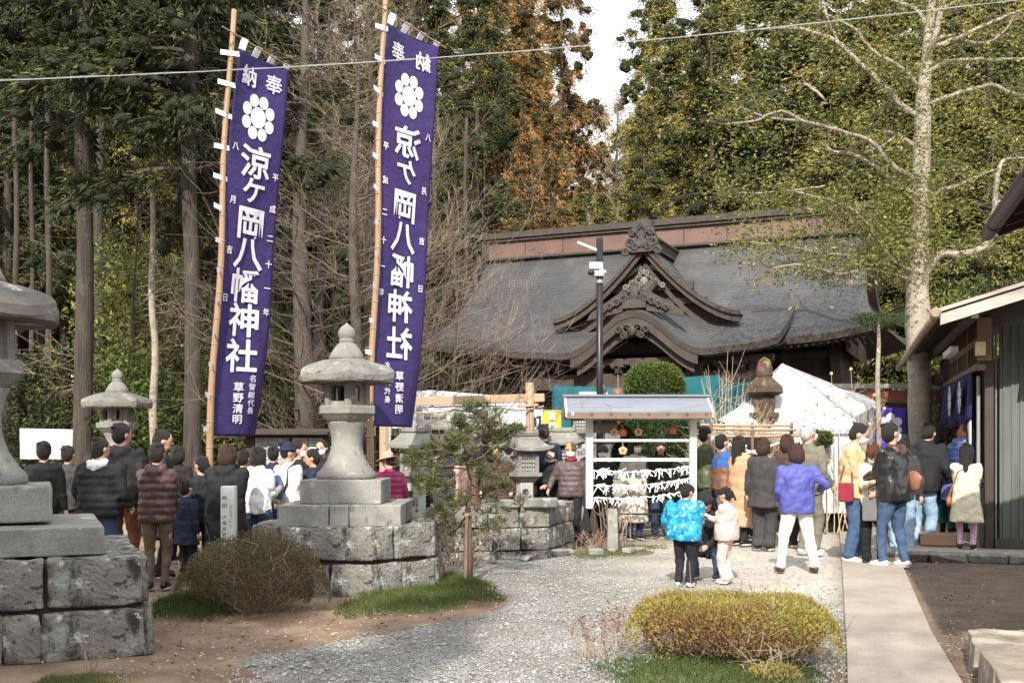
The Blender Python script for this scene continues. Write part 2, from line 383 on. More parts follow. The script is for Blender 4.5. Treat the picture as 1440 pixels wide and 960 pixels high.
# loose stones and chips lying on the gravel and the earth
N = 26000
py_ = nr.uniform(770, 975, N); px_ = nr.uniform(150, 1345, N); dd = F*EYE/(py_-HY)
keep = nr.rand(N) < np.clip(dd/14, .15, 1); px_, dd = px_[keep], dd[keep]
X = (px_-720)*dd/F; ing = gmask_at(X, dd); k2 = ing | (nr.rand(len(X)) < .045); X, Y = X[k2], dd[k2]
n = len(X); s_ = nr.uniform(.006, .015, n)*np.where(nr.rand(n) < .04, 1.8, 1)
base = np.array([[1, 0, 0], [0, 1, 0], [-1, 0, 0], [0, -1, 0], [0, 0, .8], [0, 0, -.5]], float)
tri = np.array([[0, 1, 4], [1, 2, 4], [2, 3, 4], [3, 0, 4]])
pt = base[None]*(s_[:, None, None])*nr.uniform(.6, 1.3, (n, 6, 3)); ang = nr.uniform(0, 6.28, n); ca, sa = np.cos(ang), np.sin(ang)
q = pt.copy(); q[:, :, 0] = pt[:, :, 0]*ca[:, None]-pt[:, :, 1]*sa[:, None]; q[:, :, 1] = pt[:, :, 0]*sa[:, None]+pt[:, :, 1]*ca[:, None]
q += np.stack([X, Y, np.full(n, -.012)], -1)[:, None, :]
vv = q[:, tri.ravel(), :].reshape(-1, 3)
me = mesh_np('loose_gravel', vv, 3, leafmat('gravel_chips', [(.16, .155, .14), (.27, .26, .24), (.32, .31, .28), (.42, .41, .38)], .9, 0), np.repeat(nr.rand(n)**1.4, 4))
struct('loose_gravel', me, 'stuff')

# concrete path
CONC = mat('path_concrete', (.36, .31, .255), (.27, .23, .185), .92, 1.6, .6, 110, dist=.012, spots=[(6, (.20, .165, .13), .60, .78, None), (.5, (.42, .37, .31), .5, .7, None), (90, (.48, .44, .38), .55, .66, None), (110, (.18, .15, .12), .58, .68, None), (1.3, (.25, .21, .16), .55, .75, None)])
pa = MB(); pl = [(1200, 1300), (1192, 960), (1187, 860), (1183, 790), (1180, 748)]; pr = [(1560, 1300), (1345, 960), (1297, 860), (1266, 788), (1250, 748)]
pathroot = bpy.data.objects.new('path', None); COL.objects.link(pathroot); pathroot['kind'] = 'structure'
cut = [.0, .28, .52, .76, 1.0]
def lerp_poly(pl, y):
    for (a, b_) in zip(pl, pl[1:]):
        if b_[1] <= y <= a[1]: t = (y-a[1])/(b_[1]-a[1]); return a[0]+(b_[0]-a[0])*t
    return pl[-1][0]
ycuts = [1300, 893, 797, 748]
for y0, y1 in zip(ycuts, ycuts[1:]):
    a, b_, c_, d_ = G(lerp_poly(pl, y0), y0), G(lerp_poly(pr, y0), y0), G(lerp_poly(pr, y1), y1), G(lerp_poly(pl, y1), y1)
    g = .006; t = [a+V(g, g, 0), b_+V(-g, g, 0), c_+V(-g, -g, 0), d_+V(g, -g, 0)]
    mb = MB().hexa([p+V(0, 0, -.08) for p in t]+[p+V(0, 0, .022) for p in t]); o = part(pathroot, 'slab', mb, CONC, bevel=.006)
# kerb of small stones along the path on the shop side
kb = MB()

# grass and moss
GRASS = leafmat('grass_blades', [(.03, .05, .012), (.06, .09, .022), (.10, .125, .035), (.19, .15, .07)], .7, .3)
MOSS = mat('moss_bed', (.07, .11, .025), (.12, .10, .05), 1, 6, .8, 50, spots=[(9, (.14, .085, .05), .58, .68, None)])
def turf(name, poly, n, h=(.03, .08), hump=.06, tint=(0, 1), seed=1):
    pw = [G(a, b_) for a, b_ in poly]; xs_ = [p.x for p in pw]; ys_ = [p.y for p in pw]
    x = nr.uniform(min(xs_), max(xs_), n*3); y = nr.uniform(min(ys_), max(ys_), n*3)
    jx_ = x+(vnoise(x, y, 3, seed)-.5)*.45+nr.normal(size=len(x))*.05; jy_ = y+(vnoise(x, y, 3, seed+1)-.5)*.6+nr.normal(size=len(x))*.07
    k = inpoly(jx_, jy_, [tuple(p[:2]) for p in pw]); x, y = x[k][:n], y[k][:n]; N_ = len(x)
    cx, cy = np.mean(xs_), np.mean(ys_); rx, ry = (max(xs_)-min(xs_))/2, (max(ys_)-min(ys_))/2
    hz = hump*np.clip(1-((x-cx)/rx)**2-((y-cy)/ry)**2, 0, 1)**.6+(vnoise(x, y, 4, seed+2)-.5)*.03
    P = np.stack([x, y, hz-.02], -1); D = nr.normal(size=(N_, 3))*.55; D[:, 2] = 1
    pa_ = vnoise(x, y, 5, seed+3)
    me_ = leaves(P, D, nr.uniform(h[0], h[1], N_), nr.uniform(.006, .012, N_), np.clip(tint[0]+(tint[1]-tint[0])*(pa_*.7+nr.rand(N_)*.4), 0, 1), name, GRASS, tri=True)
    struct(name, me_, 'stuff')
    # soil mound under the blades
    g = []; 
    for i in range(9):
        row = []
        for j in range(28):
            a = 2*math.pi*j/28; rr = i/8; xx = cx+rx*rr*math.cos(a)*.66; yy = cy+ry*rr*math.sin(a)*.62
            row.append((xx, yy, hump*max(0, 1-rr*rr)**.6-.028))
        g.append(row)
    o = link('moss_mound', MB().sheet(g, close=True).mesh('moss_mound', MOSS, True)); o['kind'] = 'structure'
turf('grass_patch', [(470, 858), (515, 833), (575, 808), (640, 803), (690, 822), (712, 840), (640, 852), (560, 866), (490, 868)], 9000, tint=(.15, .85), seed=21)
turf('grass_patch', [(222, 856), (250, 835), (318, 835), (330, 862), (270, 872), (232, 868)], 4500, h=(.04, .1), tint=(0, .45), seed=31, hump=.1)
turf('grass_patch', [(790, 776), (850, 772), (900, 765), (935, 764), (935, 770), (880, 778), (830, 784), (800, 784)], 2200, h=(.02, .05), tint=(.3, .95), seed=41, hump=.02)
turf('grass_patch', [(1150, 722), (1185, 718), (1190, 726), (1185, 738), (1150, 740)], 1500, h=(.03, .07), tint=(.4, 1), seed=51, hump=.05)
turf('grass_patch', [(835, 985), (860, 940), (920, 915), (1010, 905), (1110, 915), (1160, 945), (1170, 990), (1000, 1040), (860, 1020)], 8000, h=(.015, .05), tint=(-.1, .75), seed=61, hump=.09)
turf('grass_patch', [(0, 985), (60, 950), (150, 945), (180, 960), (120, 985)], 2500, h=(.02, .05), tint=(.3, .9), seed=71, hump=.02)

# fallen leaves and bark scraps lying about
N = 5200; py_ = nr.uniform(770, 960, N); px_ = nr.uniform(150, 1400, N); dd = F*EYE/(py_-HY); X = (px_-720)*dd/F
k = (~gmask_at(X, dd)) | (nr.rand(N) < .22); X, dd = X[k], dd[k]; n = len(X)
Dv = nr.normal(size=(n, 3)); Dv[:, 2] *= .12
struct('fallen_leaves', leaves(np.stack([X, dd, np.full(n, .004)], -1), Dv, nr.uniform(.02, .05, n), nr.uniform(.01, .022, n), nr.rand(n), 'fallen_leaves', leafmat('dead_leaves', [(.10, .05, .03), (.20, .12, .07), (.33, .24, .15), (.42, .36, .28)], .8, .1)), 'stuff')
# ---------------------------------------------------------------- stone lanterns on terraces
def terrace(label, cx, cy, poly, courses, bw, seed, joint=.006, dep=.3, coping=None, rz=0):
    """courses: (z0, z1, outset) from the bottom; poly in local coordinates, counter-clockwise"""
    rr = random.Random(seed)
    t = thing('stone_terrace', label, 'stone base', (cx, cy, 0), rz)
    n = len(poly)
    for (z0, z1, o_) in courses:
        for i in range(n):
            a = Vector((*poly[i], 0)); b_ = Vector((*poly[(i+1) % n], 0)); e = b_-a; ln = e.length; e.normalize()
            nrm = Vector((e.y, -e.x, 0)); 
            outv = nrm*o_; s = 0.0
            mid = (a+b_)/2
            # skip far sides that nothing sees
            k = max(1, round(ln/bw)); cuts = sorted([0]+[ln*(q+rr.uniform(-.34, .34))/k for q in range(1, k)]+[ln])
            for s0, s1 in zip(cuts, cuts[1:]):
                wd = s1-s0-joint
                mb = hull_block(wd, dep, (z1-z0)-joint, .014, .013, rr, batter=.025)
                ang = math.atan2(e.y, e.x)
                c_ = a+e*((s0+s1)/2)+outv-nrm*(dep/2-rr.uniform(-.012, .012))
                o = link('stone_block', mb.mesh('stone_block', SLATE), t); o.location = (c_.x, c_.y, z0-.03*(z0 == 0)); o.rotation_euler = (0, 0, ang); rough(o, .055, 3)
    zt = courses[-1][1]
    part(t, 'rubble_core', MB().prism([(p[0]*.93, p[1]*.93) for p in poly], -.02, zt-.03, .97), MORT)
    if coping:
        for (z0, z1, half, cuts) in coping:
            # square step made of slabs
            k = len(cuts)-1
            for s0, s1 in zip(cuts, cuts[1:]):
                x0 = -half+2*half*s0+.004; x1 = -half+2*half*s1-.004
                rough(part(t, 'step_slab', MB().box(((x0+x1)/2, 0, (z0+z1)/2), (x1-x0, 2*half, z1-z0-.004)), STONE2, bevel=.012), .02, 4)
    return t
def hexring(r, n=6, ph=0): return [(r*math.cos(ph+2*math.pi*k/n), r*math.sin(ph+2*math.pi*k/n)) for k in range(n)]
def stone_lantern(label, loc, sc=1.0, rz=0, ped=.91, pedh=.27, roofmat=MOSSR, group=None):
    """kasuga-like lantern: z=0 at the shaft's foot"""
    t = thing('stone_lantern', label, 'stone lantern', loc, rz, group); t.scale = (sc, sc, sc)
    if pedh: rough(part(t, 'pedestal', MB().box((0, 0, -pedh/2+.002), (ped, ped, pedh), rz=(0 if rz > .3 else -rz)), STONE2, bevel=.014), .018, 4)
    sh = MB().lathe([(.335, 0), (.345, .03), (.34, .07), (.29, .12), (.225, .22), (.19, .32), (.175, .40), (.178, .48), (.20, .58), (.228, .645), (.232, .66)], 40)
    part(t, 'shaft', sh, STONE2, smooth=True)
    part(t, 'platform', MB().lathe([(.245, .66), (.275, .68), (.35, .745), (.36, .75), (.362, .83), (.35, .845)], 6, ph=math.pi/6), LANT, bevel=.008)
    # fire box: six posts, lintels and panels with openings on alternating sides
    fb = thing_part = MB()
    r0 = .27; z0, z1 = .845, 1.115
    for k in range(6):
        a = math.pi/6+math.pi/3*k; fb.lathe([(.045, z0), (.045, z1)], 6, c=(r0*math.cos(a)*.93, r0*math.sin(a)*.93, 0), ph=a)
    hx = hexring(r0, 6, math.pi/6)
    for k in range(6):
        a = Vector((*hx[k], 0)); b_ = Vector((*hx[(k+1) % 6], 0))
        inw = (-(a+b_)/2).normalized()*.03; a2 = a+inw; b2 = b_+inw
        fb.beam(a2+V(0, 0, z0+.025), b2+V(0, 0, z0+.025), .05, .05); fb.beam(a2+V(0, 0, z1-.025), b2+V(0, 0, z1-.025), .05, .05)
        if k % 3 == 1: pass
        e = (b2-a2)
        if k in (4, 1):       # pierced slit
            fb.beam(a2+e*.1+V(0, 0, (z0+z1)/2), a2+e*.42+V(0, 0, (z0+z1)/2), .05, .18); fb.beam(a2+e*.60+V(0, 0, (z0+z1)/2), a2+e*.9+V(0, 0, (z0+z1)/2), .05, .18)
        elif k in (2, 5): fb.beam(a2+V(0, 0, (z0+z1)/2), b2+V(0, 0, (z0+z1)/2), .045, .18)
        else:
            fb.beam(a2+e*.05+V(0, 0, (z0+z1)/2), a2+e*.20+V(0, 0, (z0+z1)/2), .05, .18); fb.beam(a2+e*.80+V(0, 0, (z0+z1)/2), a2+e*.95+V(0, 0, (z0+z1)/2), .05, .18)
    part(t, 'fire_box', fb, LANT)
    part(t, 'black_core', MB().lathe([(.06, z0), (.06, z1)], 6), BLACK)  # solid black column standing inside the fire box
    # roof with upturned corners
    g = []; N_ = 48
    prof = [(.56, 1.105, .0), (.575, 1.12, 1), (.575, 1.185, 1), (.545, 1.225, .9), (.475, 1.28, .5), (.38, 1.325, .2), (.28, 1.36, 0), (.20, 1.38, 0), (.17, 1.385, 0)]
    g.append([(0, 0, 1.10)]*N_)
    for r_, z_, up in prof:
        row = []
        for k in range(N_):
            a = 2*math.pi*k/N_; am_ = (a-math.pi/6) % (math.pi/3)-math.pi/6   # 0 at face centre
            q = math.cos(math.pi/6)/math.cos(am_) if True else 1
            cr_ = abs(am_)/(math.pi/6); rr = r_*(q*.8+.2)/((.866*.8+.2))*.93
            row.append((rr*math.cos(a), rr*math.sin(a), z_+.045*up*cr_**3))
        g.append(row)
    g.append([(0, 0, 1.385)]*N_)
    rough(part(t, 'roof', MB().sheet(g, close=True), roofmat, smooth=False), .035, 1)
    part(t, 'finial', MB().lathe([(.20, 1.375), (.205, 1.40), (.185, 1.44), (.15, 1.50), (.115, 1.545), (.085, 1.57), (.08, 1.575), (.092, 1.585), (.094, 1.60), (.078, 1.61), (.09, 1.63), (.10, 1.66), (.098, 1.70), (.075, 1.745), (.035, 1.775), (.006, 1.80)], 28), LANT, smooth=True)
    return t
def ngon(r, n, ph=0, sx=1, sy=1): return [(sx*r*math.cos(ph+2*math.pi*k/n), sy*r*math.sin(ph+2*math.pi*k/n)) for k in range(n)]
# middle lantern (left of centre)
cx, cy = (490-720)*12.35/F, 12.35
terrace('mossy stone block base under the middle stone lantern, beside the brown azalea', cx, cy, ngon(1.06, 8, R(22.5), 1.05, 1), [(0, .36, .05), (.36, .72, .0)], .40, 5,
        coping=[(.70, .94, .68, [0, .42, .58, 1.0])])
stone_lantern('grey stone lantern with hexagonal roof standing between the two purple banners', (cx-.02, cy, 1.205), 1.0, R(12), roofmat=GREYR)
# left lantern, cut by the frame
lx, ly = -4.40, 8.9
terrace('large lichen-covered stone block base at the left edge of the photo', lx, ly, [(-1.2, -1.2), (1.17, -1.2), (1.2, -1.17), (1.2, 1.2), (-1.2, 1.2)], [(0, .37, .05), (.37, .735, .0)], .56, 8, rz=R(24),
        coping=[(.73, .955, .89, [0, .45, 1]), ])
stone_lantern('big stone lantern with streaked mossy roof at the left edge', (lx-.10, ly, 1.265), 1.23, R(24), ped=.98, pedh=.235)
# far left lantern with no terrace, half hidden by people
t = stone_lantern('distant grey stone lantern behind the dark-coated people on the left', ((165-720)*19/F, 19, 1.15), 1.0, R(-8), ped=.8, pedh=1.15, roofmat=GREYR)

# ---------------------------------------------------------------- low stone retaining wall in the middle
rr = random.Random(4)
wl = thing('retaining_wall', 'low lichen-spotted stone wall behind the young pine', 'stone wall', (0, 0, 0))
def wall_run(root, P0, P1, courses, bw, dep, mt=SLATE, jit=.014):
    e = (P1-P0); ln = e.length; e.normalize(); ang = math.atan2(e.y, e.x); nrm = Vector((e.y, -e.x, 0))
    for z0, z1, out in courses:
        k = max(1, round(ln/bw)); cuts = sorted([0]+[ln*(q+rr.uniform(-.36, .36))/k for q in range(1, k)]+[ln])
        for s0, s1 in zip(cuts, cuts[1:]):
            mb = hull_block(s1-s0-.008, dep, z1-z0-.008, .015, jit, rr, batter=.02)
            c_ = P0+e*((s0+s1)/2)+nrm*(out-dep/2+rr.uniform(-.015, .015))
            o = link('stone_block', mb.mesh('stone_block', mt), root); o.location = (c_.x, c_.y, z0); o.rotation_euler = (0, 0, ang); rough(o, .05, 2)
a, b_, c_ = G(628, 786), G(770, 782), G(806, 768)
wall_run(wl, a, b_, [(-.03, .10, .06), (.10, .42, .03), (.42, .73, 0)], .42, .4)
wall_run(wl, b_, c_, [(-.03, .10, .06), (.10, .42, .03), (.42, .73, 0)], .36, .3)
wall_run(wl, a+V(-.5, 1.6, 0), a, [(-.03, .3, .03), (.3, .66, 0)], .45, .3)
part(wl, 'earth_fill', MB().prism([(a.x+.12, a.y+.2), (b_.x, b_.y+.2), (c_.x-.1, c_.y+.2), (c_.x-.15, c_.y+.45), (b_.x, b_.y+1.9), (a.x-.4, a.y+2.1)], -.02, .66), MORT)
part(wl, 'coping', hull_block(.55, .3, .12, .02, .015, rr).xf(Matrix.Translation((a.x+.75, a.y+.35, .70))), STONE)
part(wl, 'coping', hull_block(.5, .3, .14, .02, .015, rr).xf(Matrix.Translation((a.x+1.32, a.y+.4, .70))), STONE)
part(wl, 'coping', hull_block(.34, .3, .09, .02, .015, rr).xf(Matrix.Translation((b_.x+.1, b_.y+.35, .70))), STONE)
# stones and kerb on the ground near the rack
for i, (px, py, s) in enumerate([(742, 786, .12), (786, 780, .16), (800, 777, .12), (838, 779, .16), (860, 776, .12), (884, 776, .13), (900, 773, .10), (640, 790, .10), (1180, 742, .12), (695, 790, .07)]):
    p = G(px, py); mb = hull_block(s*1.5, s, s*.7, .02, .02, rr)
    tag_ = ['beside the low wall', 'at the foot of the low wall corner', 'under the rack post', 'in front of the white rack', 'under the beige coat', 'left of the boy', 'by the rack foot', 'left of the pine trunk', 'beside the path start', 'in the bare earth'][i]
    single('ground_stone', 'small rough stone '+tag_, 'stone', mb, STONE, (p.x, p.y, -.02), rnd.uniform(0, 3), group='loose stones by the wall')
# flat stones bottom right corner
ss = thing('stone_step', 'large worn stepping slabs in the sunny bottom right corner', 'stone step', tuple(G(1430, 930)))
SAND = mat('worn_sandstone', (.28, .235, .18), (.19, .16, .125), .9, 3, .5, 25, spots=[(8, (.15, .13, .1), .6, .7, None), (2, (.42, .37, .3), .55, .65, None)])
def slab_px(poly, z0, z1, m_=SAND, root=ss):
    pts = []
    for a_, b2 in poly:
        d = F*(EYE-z1)/(b2-HY); pts.append(((a_-720)*d/F-root.location.x, d-root.location.y))
    q2 = []
    for i in range(len(pts)):
        a, b3 = pts[i], pts[(i+1) % len(pts)]; k = max(1, int(math.hypot(b3[0]-a[0], b3[1]-a[1])/.13))
        for j in range(k): q2.append((a[0]+(b3[0]-a[0])*j/k+rnd.uniform(-.014, .014), a[1]+(b3[1]-a[1])*j/k+rnd.uniform(-.014, .014)))
    pts = q2[::-1]; return rough(part(root, 'slab', MB().prism(pts, z0, z1, .97), m_), .05, 4)
slab_px([(1358, 884), (1700, 884), (1700, 915), (1368, 913)], -.05, .17)
slab_px([(1375, 915), (1700, 917), (1700, 937), (1392, 940)], -.05, .20)
slab_px([(1398, 940), (1720, 940), (1760, 1060), (1425, 1060)], -.05, .25)

# ---------------------------------------------------------------- small shrine-roofed lanterns
def lattice(mb, cx, y, cz, w_, h_, nx_, nz_, t_=.012):
    for k in range(nx_+1): mb.box((cx-w_/2+w_*k/nx_, y, cz), (t_, .03, h_))
    for k in range(nz_+1): mb.box((cx, y+.003, cz-h_/2+h_*k/nz_), (w_, .026, t_))
def gable_roof(mb, w_, d_, z0, rise, th=.05, n=10, up=.05):
    """curved gable roof, ridge along x, falling toward -y and +y"""
    for sgn in (-1, 1):
        top = []; bot = []
        for i in range(n+1):
            s_ = i/n; y = sgn*d_/2*s_; z = z0+rise*((1-s_)**1.6)+up*s_**4
            rt = []; rb = []
            for j in range(9):
                u = -1+2*j/8; x = u*w_/2*(.58+.5*s_); zz = z+up*abs(u)**4*(.4+s_)
                rt.append((x, y, zz+th)); rb.append((x, y, zz))
            top.append(rt); bot.append(rb)
        if sgn > 0: top = [r[::-1] for r in top]
        else: bot = [r[::-1] for r in bot]
        mb.sheet(top); mb.sheet(bot)
        e = n
        mb.sheet([top[n], (bot[n][::-1] if True else bot[n])])
        mb.sheet([[r[0] for r in top], [r[-1] for r in bot]]); mb.sheet([[r[-1] for r in top], [r[0] for r in bot]])
    return mb
LAT = mat('lantern_window_paper', (.62, .63, .6), (.5, .5, .48), .8)
INK = mat('black_ink', (.02, .02, .02), rough=.7, bump=0)
def text_mesh(s, size=1, bold=0.0, align='CENTER'):
    cu = bpy.data.curves.new('t', 'FONT'); cu.body = s; cu.size = size; cu.align_x = align; cu.align_y = 'CENTER'; cu.offset = bold; cu.resolution_u = 3
    o = bpy.data.objects.new('t', cu); COL.objects.link(o)
    me_ = bpy.data.meshes.new_from_object(o); bpy.data.objects.remove(o)
    vs = [tuple(v.co) for v in me_.vertices]; fs = [tuple(p.vertices) for p in me_.polygons]
    bpy.data.meshes.remove(me_); return vs, fs
TC = {}
def glyph(mb, ch, pos, size, M, bold=.02, sx=1.0, sy=1.0):
    """character centred at pos; M 3x3 maps glyph x,y,z to space"""
    k = (ch, bold)
    if k not in TC:
        vs, fs = text_mesh(ch, 1, bold)
        if vs:
            xs_ = [v[0] for v in vs]; ys_ = [v[1] for v in vs]; cx_ = (min(xs_)+max(xs_))/2; cy_ = (min(ys_)+max(ys_))/2
            if len(ch) == 1 and ch in '一二': cy_ = cy_
            vs = [(v[0]-cx_, v[1]-cy_, 0) for v in vs]
        TC[k] = (vs, fs)
    vs, fs = TC[k]
    mb.add([M @ Vector((v[0]*size*sx, v[1]*size*sy, 0))+Vector(pos) for v in vs], fs)
MFRONT = Matrix(((1, 0, 0), (0, 0, -1), (0, 1, 0)))     # glyph plane facing -Y
def shrine_lantern(label, px, d, ytop, rz=0, sc=1.0, group='small roofed shrine lanterns'):
    """total height 1.95*sc; base set so the ridge reaches the row ytop"""
    ztop = EYE+(HY-ytop)*d/F
    t = thing('shrine_lantern', label, 'stone lantern', ((px-720)*d/F, d, 0), rz, group)
    z = ztop-.72*sc
    part(t, 'column', MB().box((0, 0, (z-.12)/2), (.22*sc, .22*sc, z-.12)), mat('pale_column_stone', (.42, .42, .39), (.32, .32, .29), .85, 4, .2), bevel=.012)
    part(t, 'plinth', MB().box((0, 0, .1), (.5*sc, .5*sc, .2)).box((0, 0, .25), (.36*sc, .36*sc, .1)), LANT, bevel=.015)
    part(t, 'capital', MB().prism(ngon(.16*sc, 4, math.pi/4), z-.12, z-.02, 1.8).prism(ngon(.30*sc, 4, math.pi/4), z-.02, z+.04, 1.0), LANT)
    bx = MB()
    for a in (-1, 1):
        for b2 in (-1, 1): bx.box((a*.15*sc, b2*.15*sc, z+.17*sc), (.05*sc, .05*sc, .26*sc+.02))
    bx.box((0, 0, z+.06*sc), (.30*sc, .30*sc, .05*sc)).box((0, 0, z+.29*sc), (.32*sc, .32*sc, .04*sc))
    part(t, 'fire_box', bx, LANT)
    part(t, 'window_paper', MB().box((0, 0, z+.17*sc), (.25*sc, .25*sc, .2*sc)), LAT)
    lt = MB(); lattice(lt, 0, -.145*sc, z+.17*sc, .24*sc, .19*sc, 4, 3, .016*sc)
    part(t, 'lattice', lt, LANT)
    rf = MB(); gable_roof(rf, .72*sc, .56*sc, z+.34*sc, .24*sc, .045*sc, up=.04*sc)
    part(t, 'roof', rf, LANT)
    part(t, 'gable_board', MB().prism([(-.2*sc, -.12*sc), (.2*sc, -.12*sc), (.2*sc, .12*sc), (-.2*sc, .12*sc)], z+.30*sc, z+.5*sc, .3), LANT)
    part(t, 'ridge', MB().box((0, 0, z+.65*sc), (.38*sc, .08*sc, .07*sc)).box((-.2*sc, 0, z+.67*sc), (.05*sc, .1*sc, .1*sc)).box((.2*sc, 0, z+.67*sc), (.05*sc, .1*sc, .1*sc)), LANT, bevel=.008)
    tx = MB()
    for i, ch in enumerate('奉納'): glyph(tx, ch, (-.03*sc, -.113*sc, z-.28-.13*i), .12*sc, MFRONT)
    for i, ch in enumerate('氏子中'): glyph(tx, ch, (.06*sc, -.113*sc, z-.36-.08*i), .07*sc, MFRONT)
    part(t, 'inscription', tx, INK)
    return t
shrine_lantern('small shrine-roofed stone lantern just right of the second banner', 585, 15.5, 597, R(-20), 1.0)
shrine_lantern('small shrine-roofed stone lantern behind the white-hooded visitor, left of the wooden gate post', 612, 20, 580, R(10), .95)
shrine_lantern('small shrine-roofed stone lantern in front of the wooden gate post', 737, 17.6, 603, R(25), 1.05)
shrine_lantern('small shrine-roofed stone lantern above the tan-beanie visitor', 792, 19.5, 598, R(-15), 1.05)
shrine_lantern('faint small shrine-roofed stone lantern between the pine and the gate', 692, 21, 590, R(15), .9)
shrine_lantern('tall shrine-roofed stone lantern behind the left post of the white rack', 816, 21.5, 560, R(5), .95)
# big old pyramid-topped lantern behind the rack
t = stone_lantern('weathered stone lantern whose finial rises above the white rack roof', ((846-720)*20/F, 20, .95), 1.0, R(10), ped=.8, pedh=.95, roofmat=GREYR)
# small carved stone marker behind the pine
single('stone_marker', 'pale upright rough stone behind the young pine', 'stone', hull_block(.38, .2, .95, .05, .04, rr), STONE2, tuple(G(620, 768)), .2)
single('stone_marker', 'short pale stone post inside the white rack beside the dark-clothed visitor', 'stone', MB().prism(ngon(.12, 4, .78), 0, .62, .75), STONE2, tuple(G(861, 772)), .0)
# ---------------------------------------------------------------- shrine hall
hall = thing('shrine_hall', 'large old shrine hall with dark shingled roof, copper ridge and carved gable', 'shrine hall', (4.4, 30.7, 0), R(180-23.6))
# local axes: x = -u, y = v (towards the camera) after the half turn
def U(u, v, z): return (-u, v, z)
ROOFM = mat('dark_shingle_roof', (.060, .059, .060), (.038, .038, .040), .62, 1.2, .35, 18, stretch=(.35, 1, 1), dist=.02, spec=.5, spots=[(.9, (.09, .088, .086), .5, .75, None), (3, (.05, .05, .052), .55, .75, (3, .4, .4))])
COPPER = mat('brown_copper_ridge', (.155, .09, .07), (.11, .065, .052), .6, 2, .1, 10, spots=[(2, (.12, .09, .08), .58, .75, (1, 1, 2))])
EDGE = mat('roof_edge_bark', (.07, .055, .046), (.042, .035, .03), .85, 6, .4, 50)
ZR, ZE, VE = 7.3, 4.2, 3.4
def zmain(s, u): return ZE+(ZR-ZE)*(1-s)**1.42+.42*max(0, (abs(u)-.55)/.45)**2.2*s**2
def wmain(s): return 5.55+.28*s+.75*s**6
NC = 38
rf = MB()
for side in (1, -1):
    for i in range(NC):
        s0, s1 = i/NC, (i+1)/NC; r0 = []; r1 = []; r2 = []
        for j in range(29):
            u = -1+2*j/28
            lift = .028+.006*math.sin(i*5.3+j*1.9)
            sag = .02*math.sin(j*.7+i)
            p0 = U(u*wmain(s0), side*(.05+VE*s0), zmain(s0, u)+.004); p1 = U(u*wmain(s1), side*(.05+VE*s1), zmain(s1, u)+lift); p2 = U(u*wmain(s1), side*(.05+VE*s1), zmain(s1, u)+.004)
            r0.append(p0); r1.append(p1); r2.append(p2)
        rf.sheet([r0, r1, r2] if side > 0 else [r0[::-1], r1[::-1], r2[::-1]])
part(hall, 'roof', rf, ROOFM)
# thick bark-like eave edge and soffit
ed = MB()
for side in (1, -1):
    a = []; b_ = []; c_ = []; d_ = []
    for j in range(29):
        u = -1+2*j/28; w_ = wmain(1); z = zmain(1, u)
        a.append(U(u*w_, side*(VE+.06), z+.0)); b_.append(U(u*w_, side*(VE+.02), z-.16)); c_.append(U(u*w_*.98, side*(VE-.3), z-.24)); d_.append(U(u*w_*.9, side*1.7, z+.2))
    ed.sheet([a, b_, c_, d_])
for e_ in (-1, 1):            # verge bands along both gable ends
    for side in (1, -1):
        o1 = []; o2 = []; o3 = []
        for i in range(20):
            s = i/19; w_ = wmain(s); z = zmain(s, 1); o1.append(U(e_*(w_+.02), side*(.05+VE*s), z+.07)); o2.append(U(e_*(w_+.03), side*(.05+VE*s), z-.2)); o3.append(U(e_*(w_-.28), side*(.05+VE*s), z-.14))
        ed.sheet([o1, o2, o3])
part(hall, 'eave_edge', ed, EDGE)
for e_ in (-1, 1):
    g = MB(); n = 10
    pts = [U(e_*5.3, -VE*.8+i*(VE*1.6)/n, zmain(min(1, abs(-.8+i*1.6/n)), .9)-.1) for i in range(n+1)]
    base = [U(e_*5.3, -VE*.8+i*(VE*1.6)/n, 3.9) for i in range(n+1)]
    part(hall, 'gable_wall', g.sheet([base, pts]), DARKW)
# ridge: copper box with dark mouldings
part(hall, 'ridge_panel', MB().box((0, 0, 7.5), (11.0, .42, .5)), COPPER)
rg = MB().box((0, 0, 7.80), (11.3, .60, .07)).box((0, 0, 7.88), (11.5, .72, .06)).box((0, 0, 7.98), (11.7, .56, .12)).box((0, 0, 7.24), (11.1, .62, .06))
part(hall, 'ridge_cap', rg, EDGE)
for k in range(1, 9):
    part(hall, 'panel_seam', MB().box((-5.5+11*k/9, .215, 7.5), (.03, .012, .48)), EDGE)
for e_ in (-1, 1):
    h_ = MB(); h_.box(U(e_*5.62, 0, 7.45), (.16, .55, .95)); h_.box(U(e_*5.68, .32, 7.1), (.16, .3, .5)); h_.box(U(e_*5.72, .55, 6.75), (.15, .28, .45))
    h_.tube([U(e_*5.6, 0, 8.0), U(e_*5.9, 0, 8.0), U(e_*6.15, 0, 8.07), U(e_*6.32, 0, 8.2)], [.07, .065, .05, .02], 8)
    part(hall, 'ridge_end_ornament', h_, CARVE)
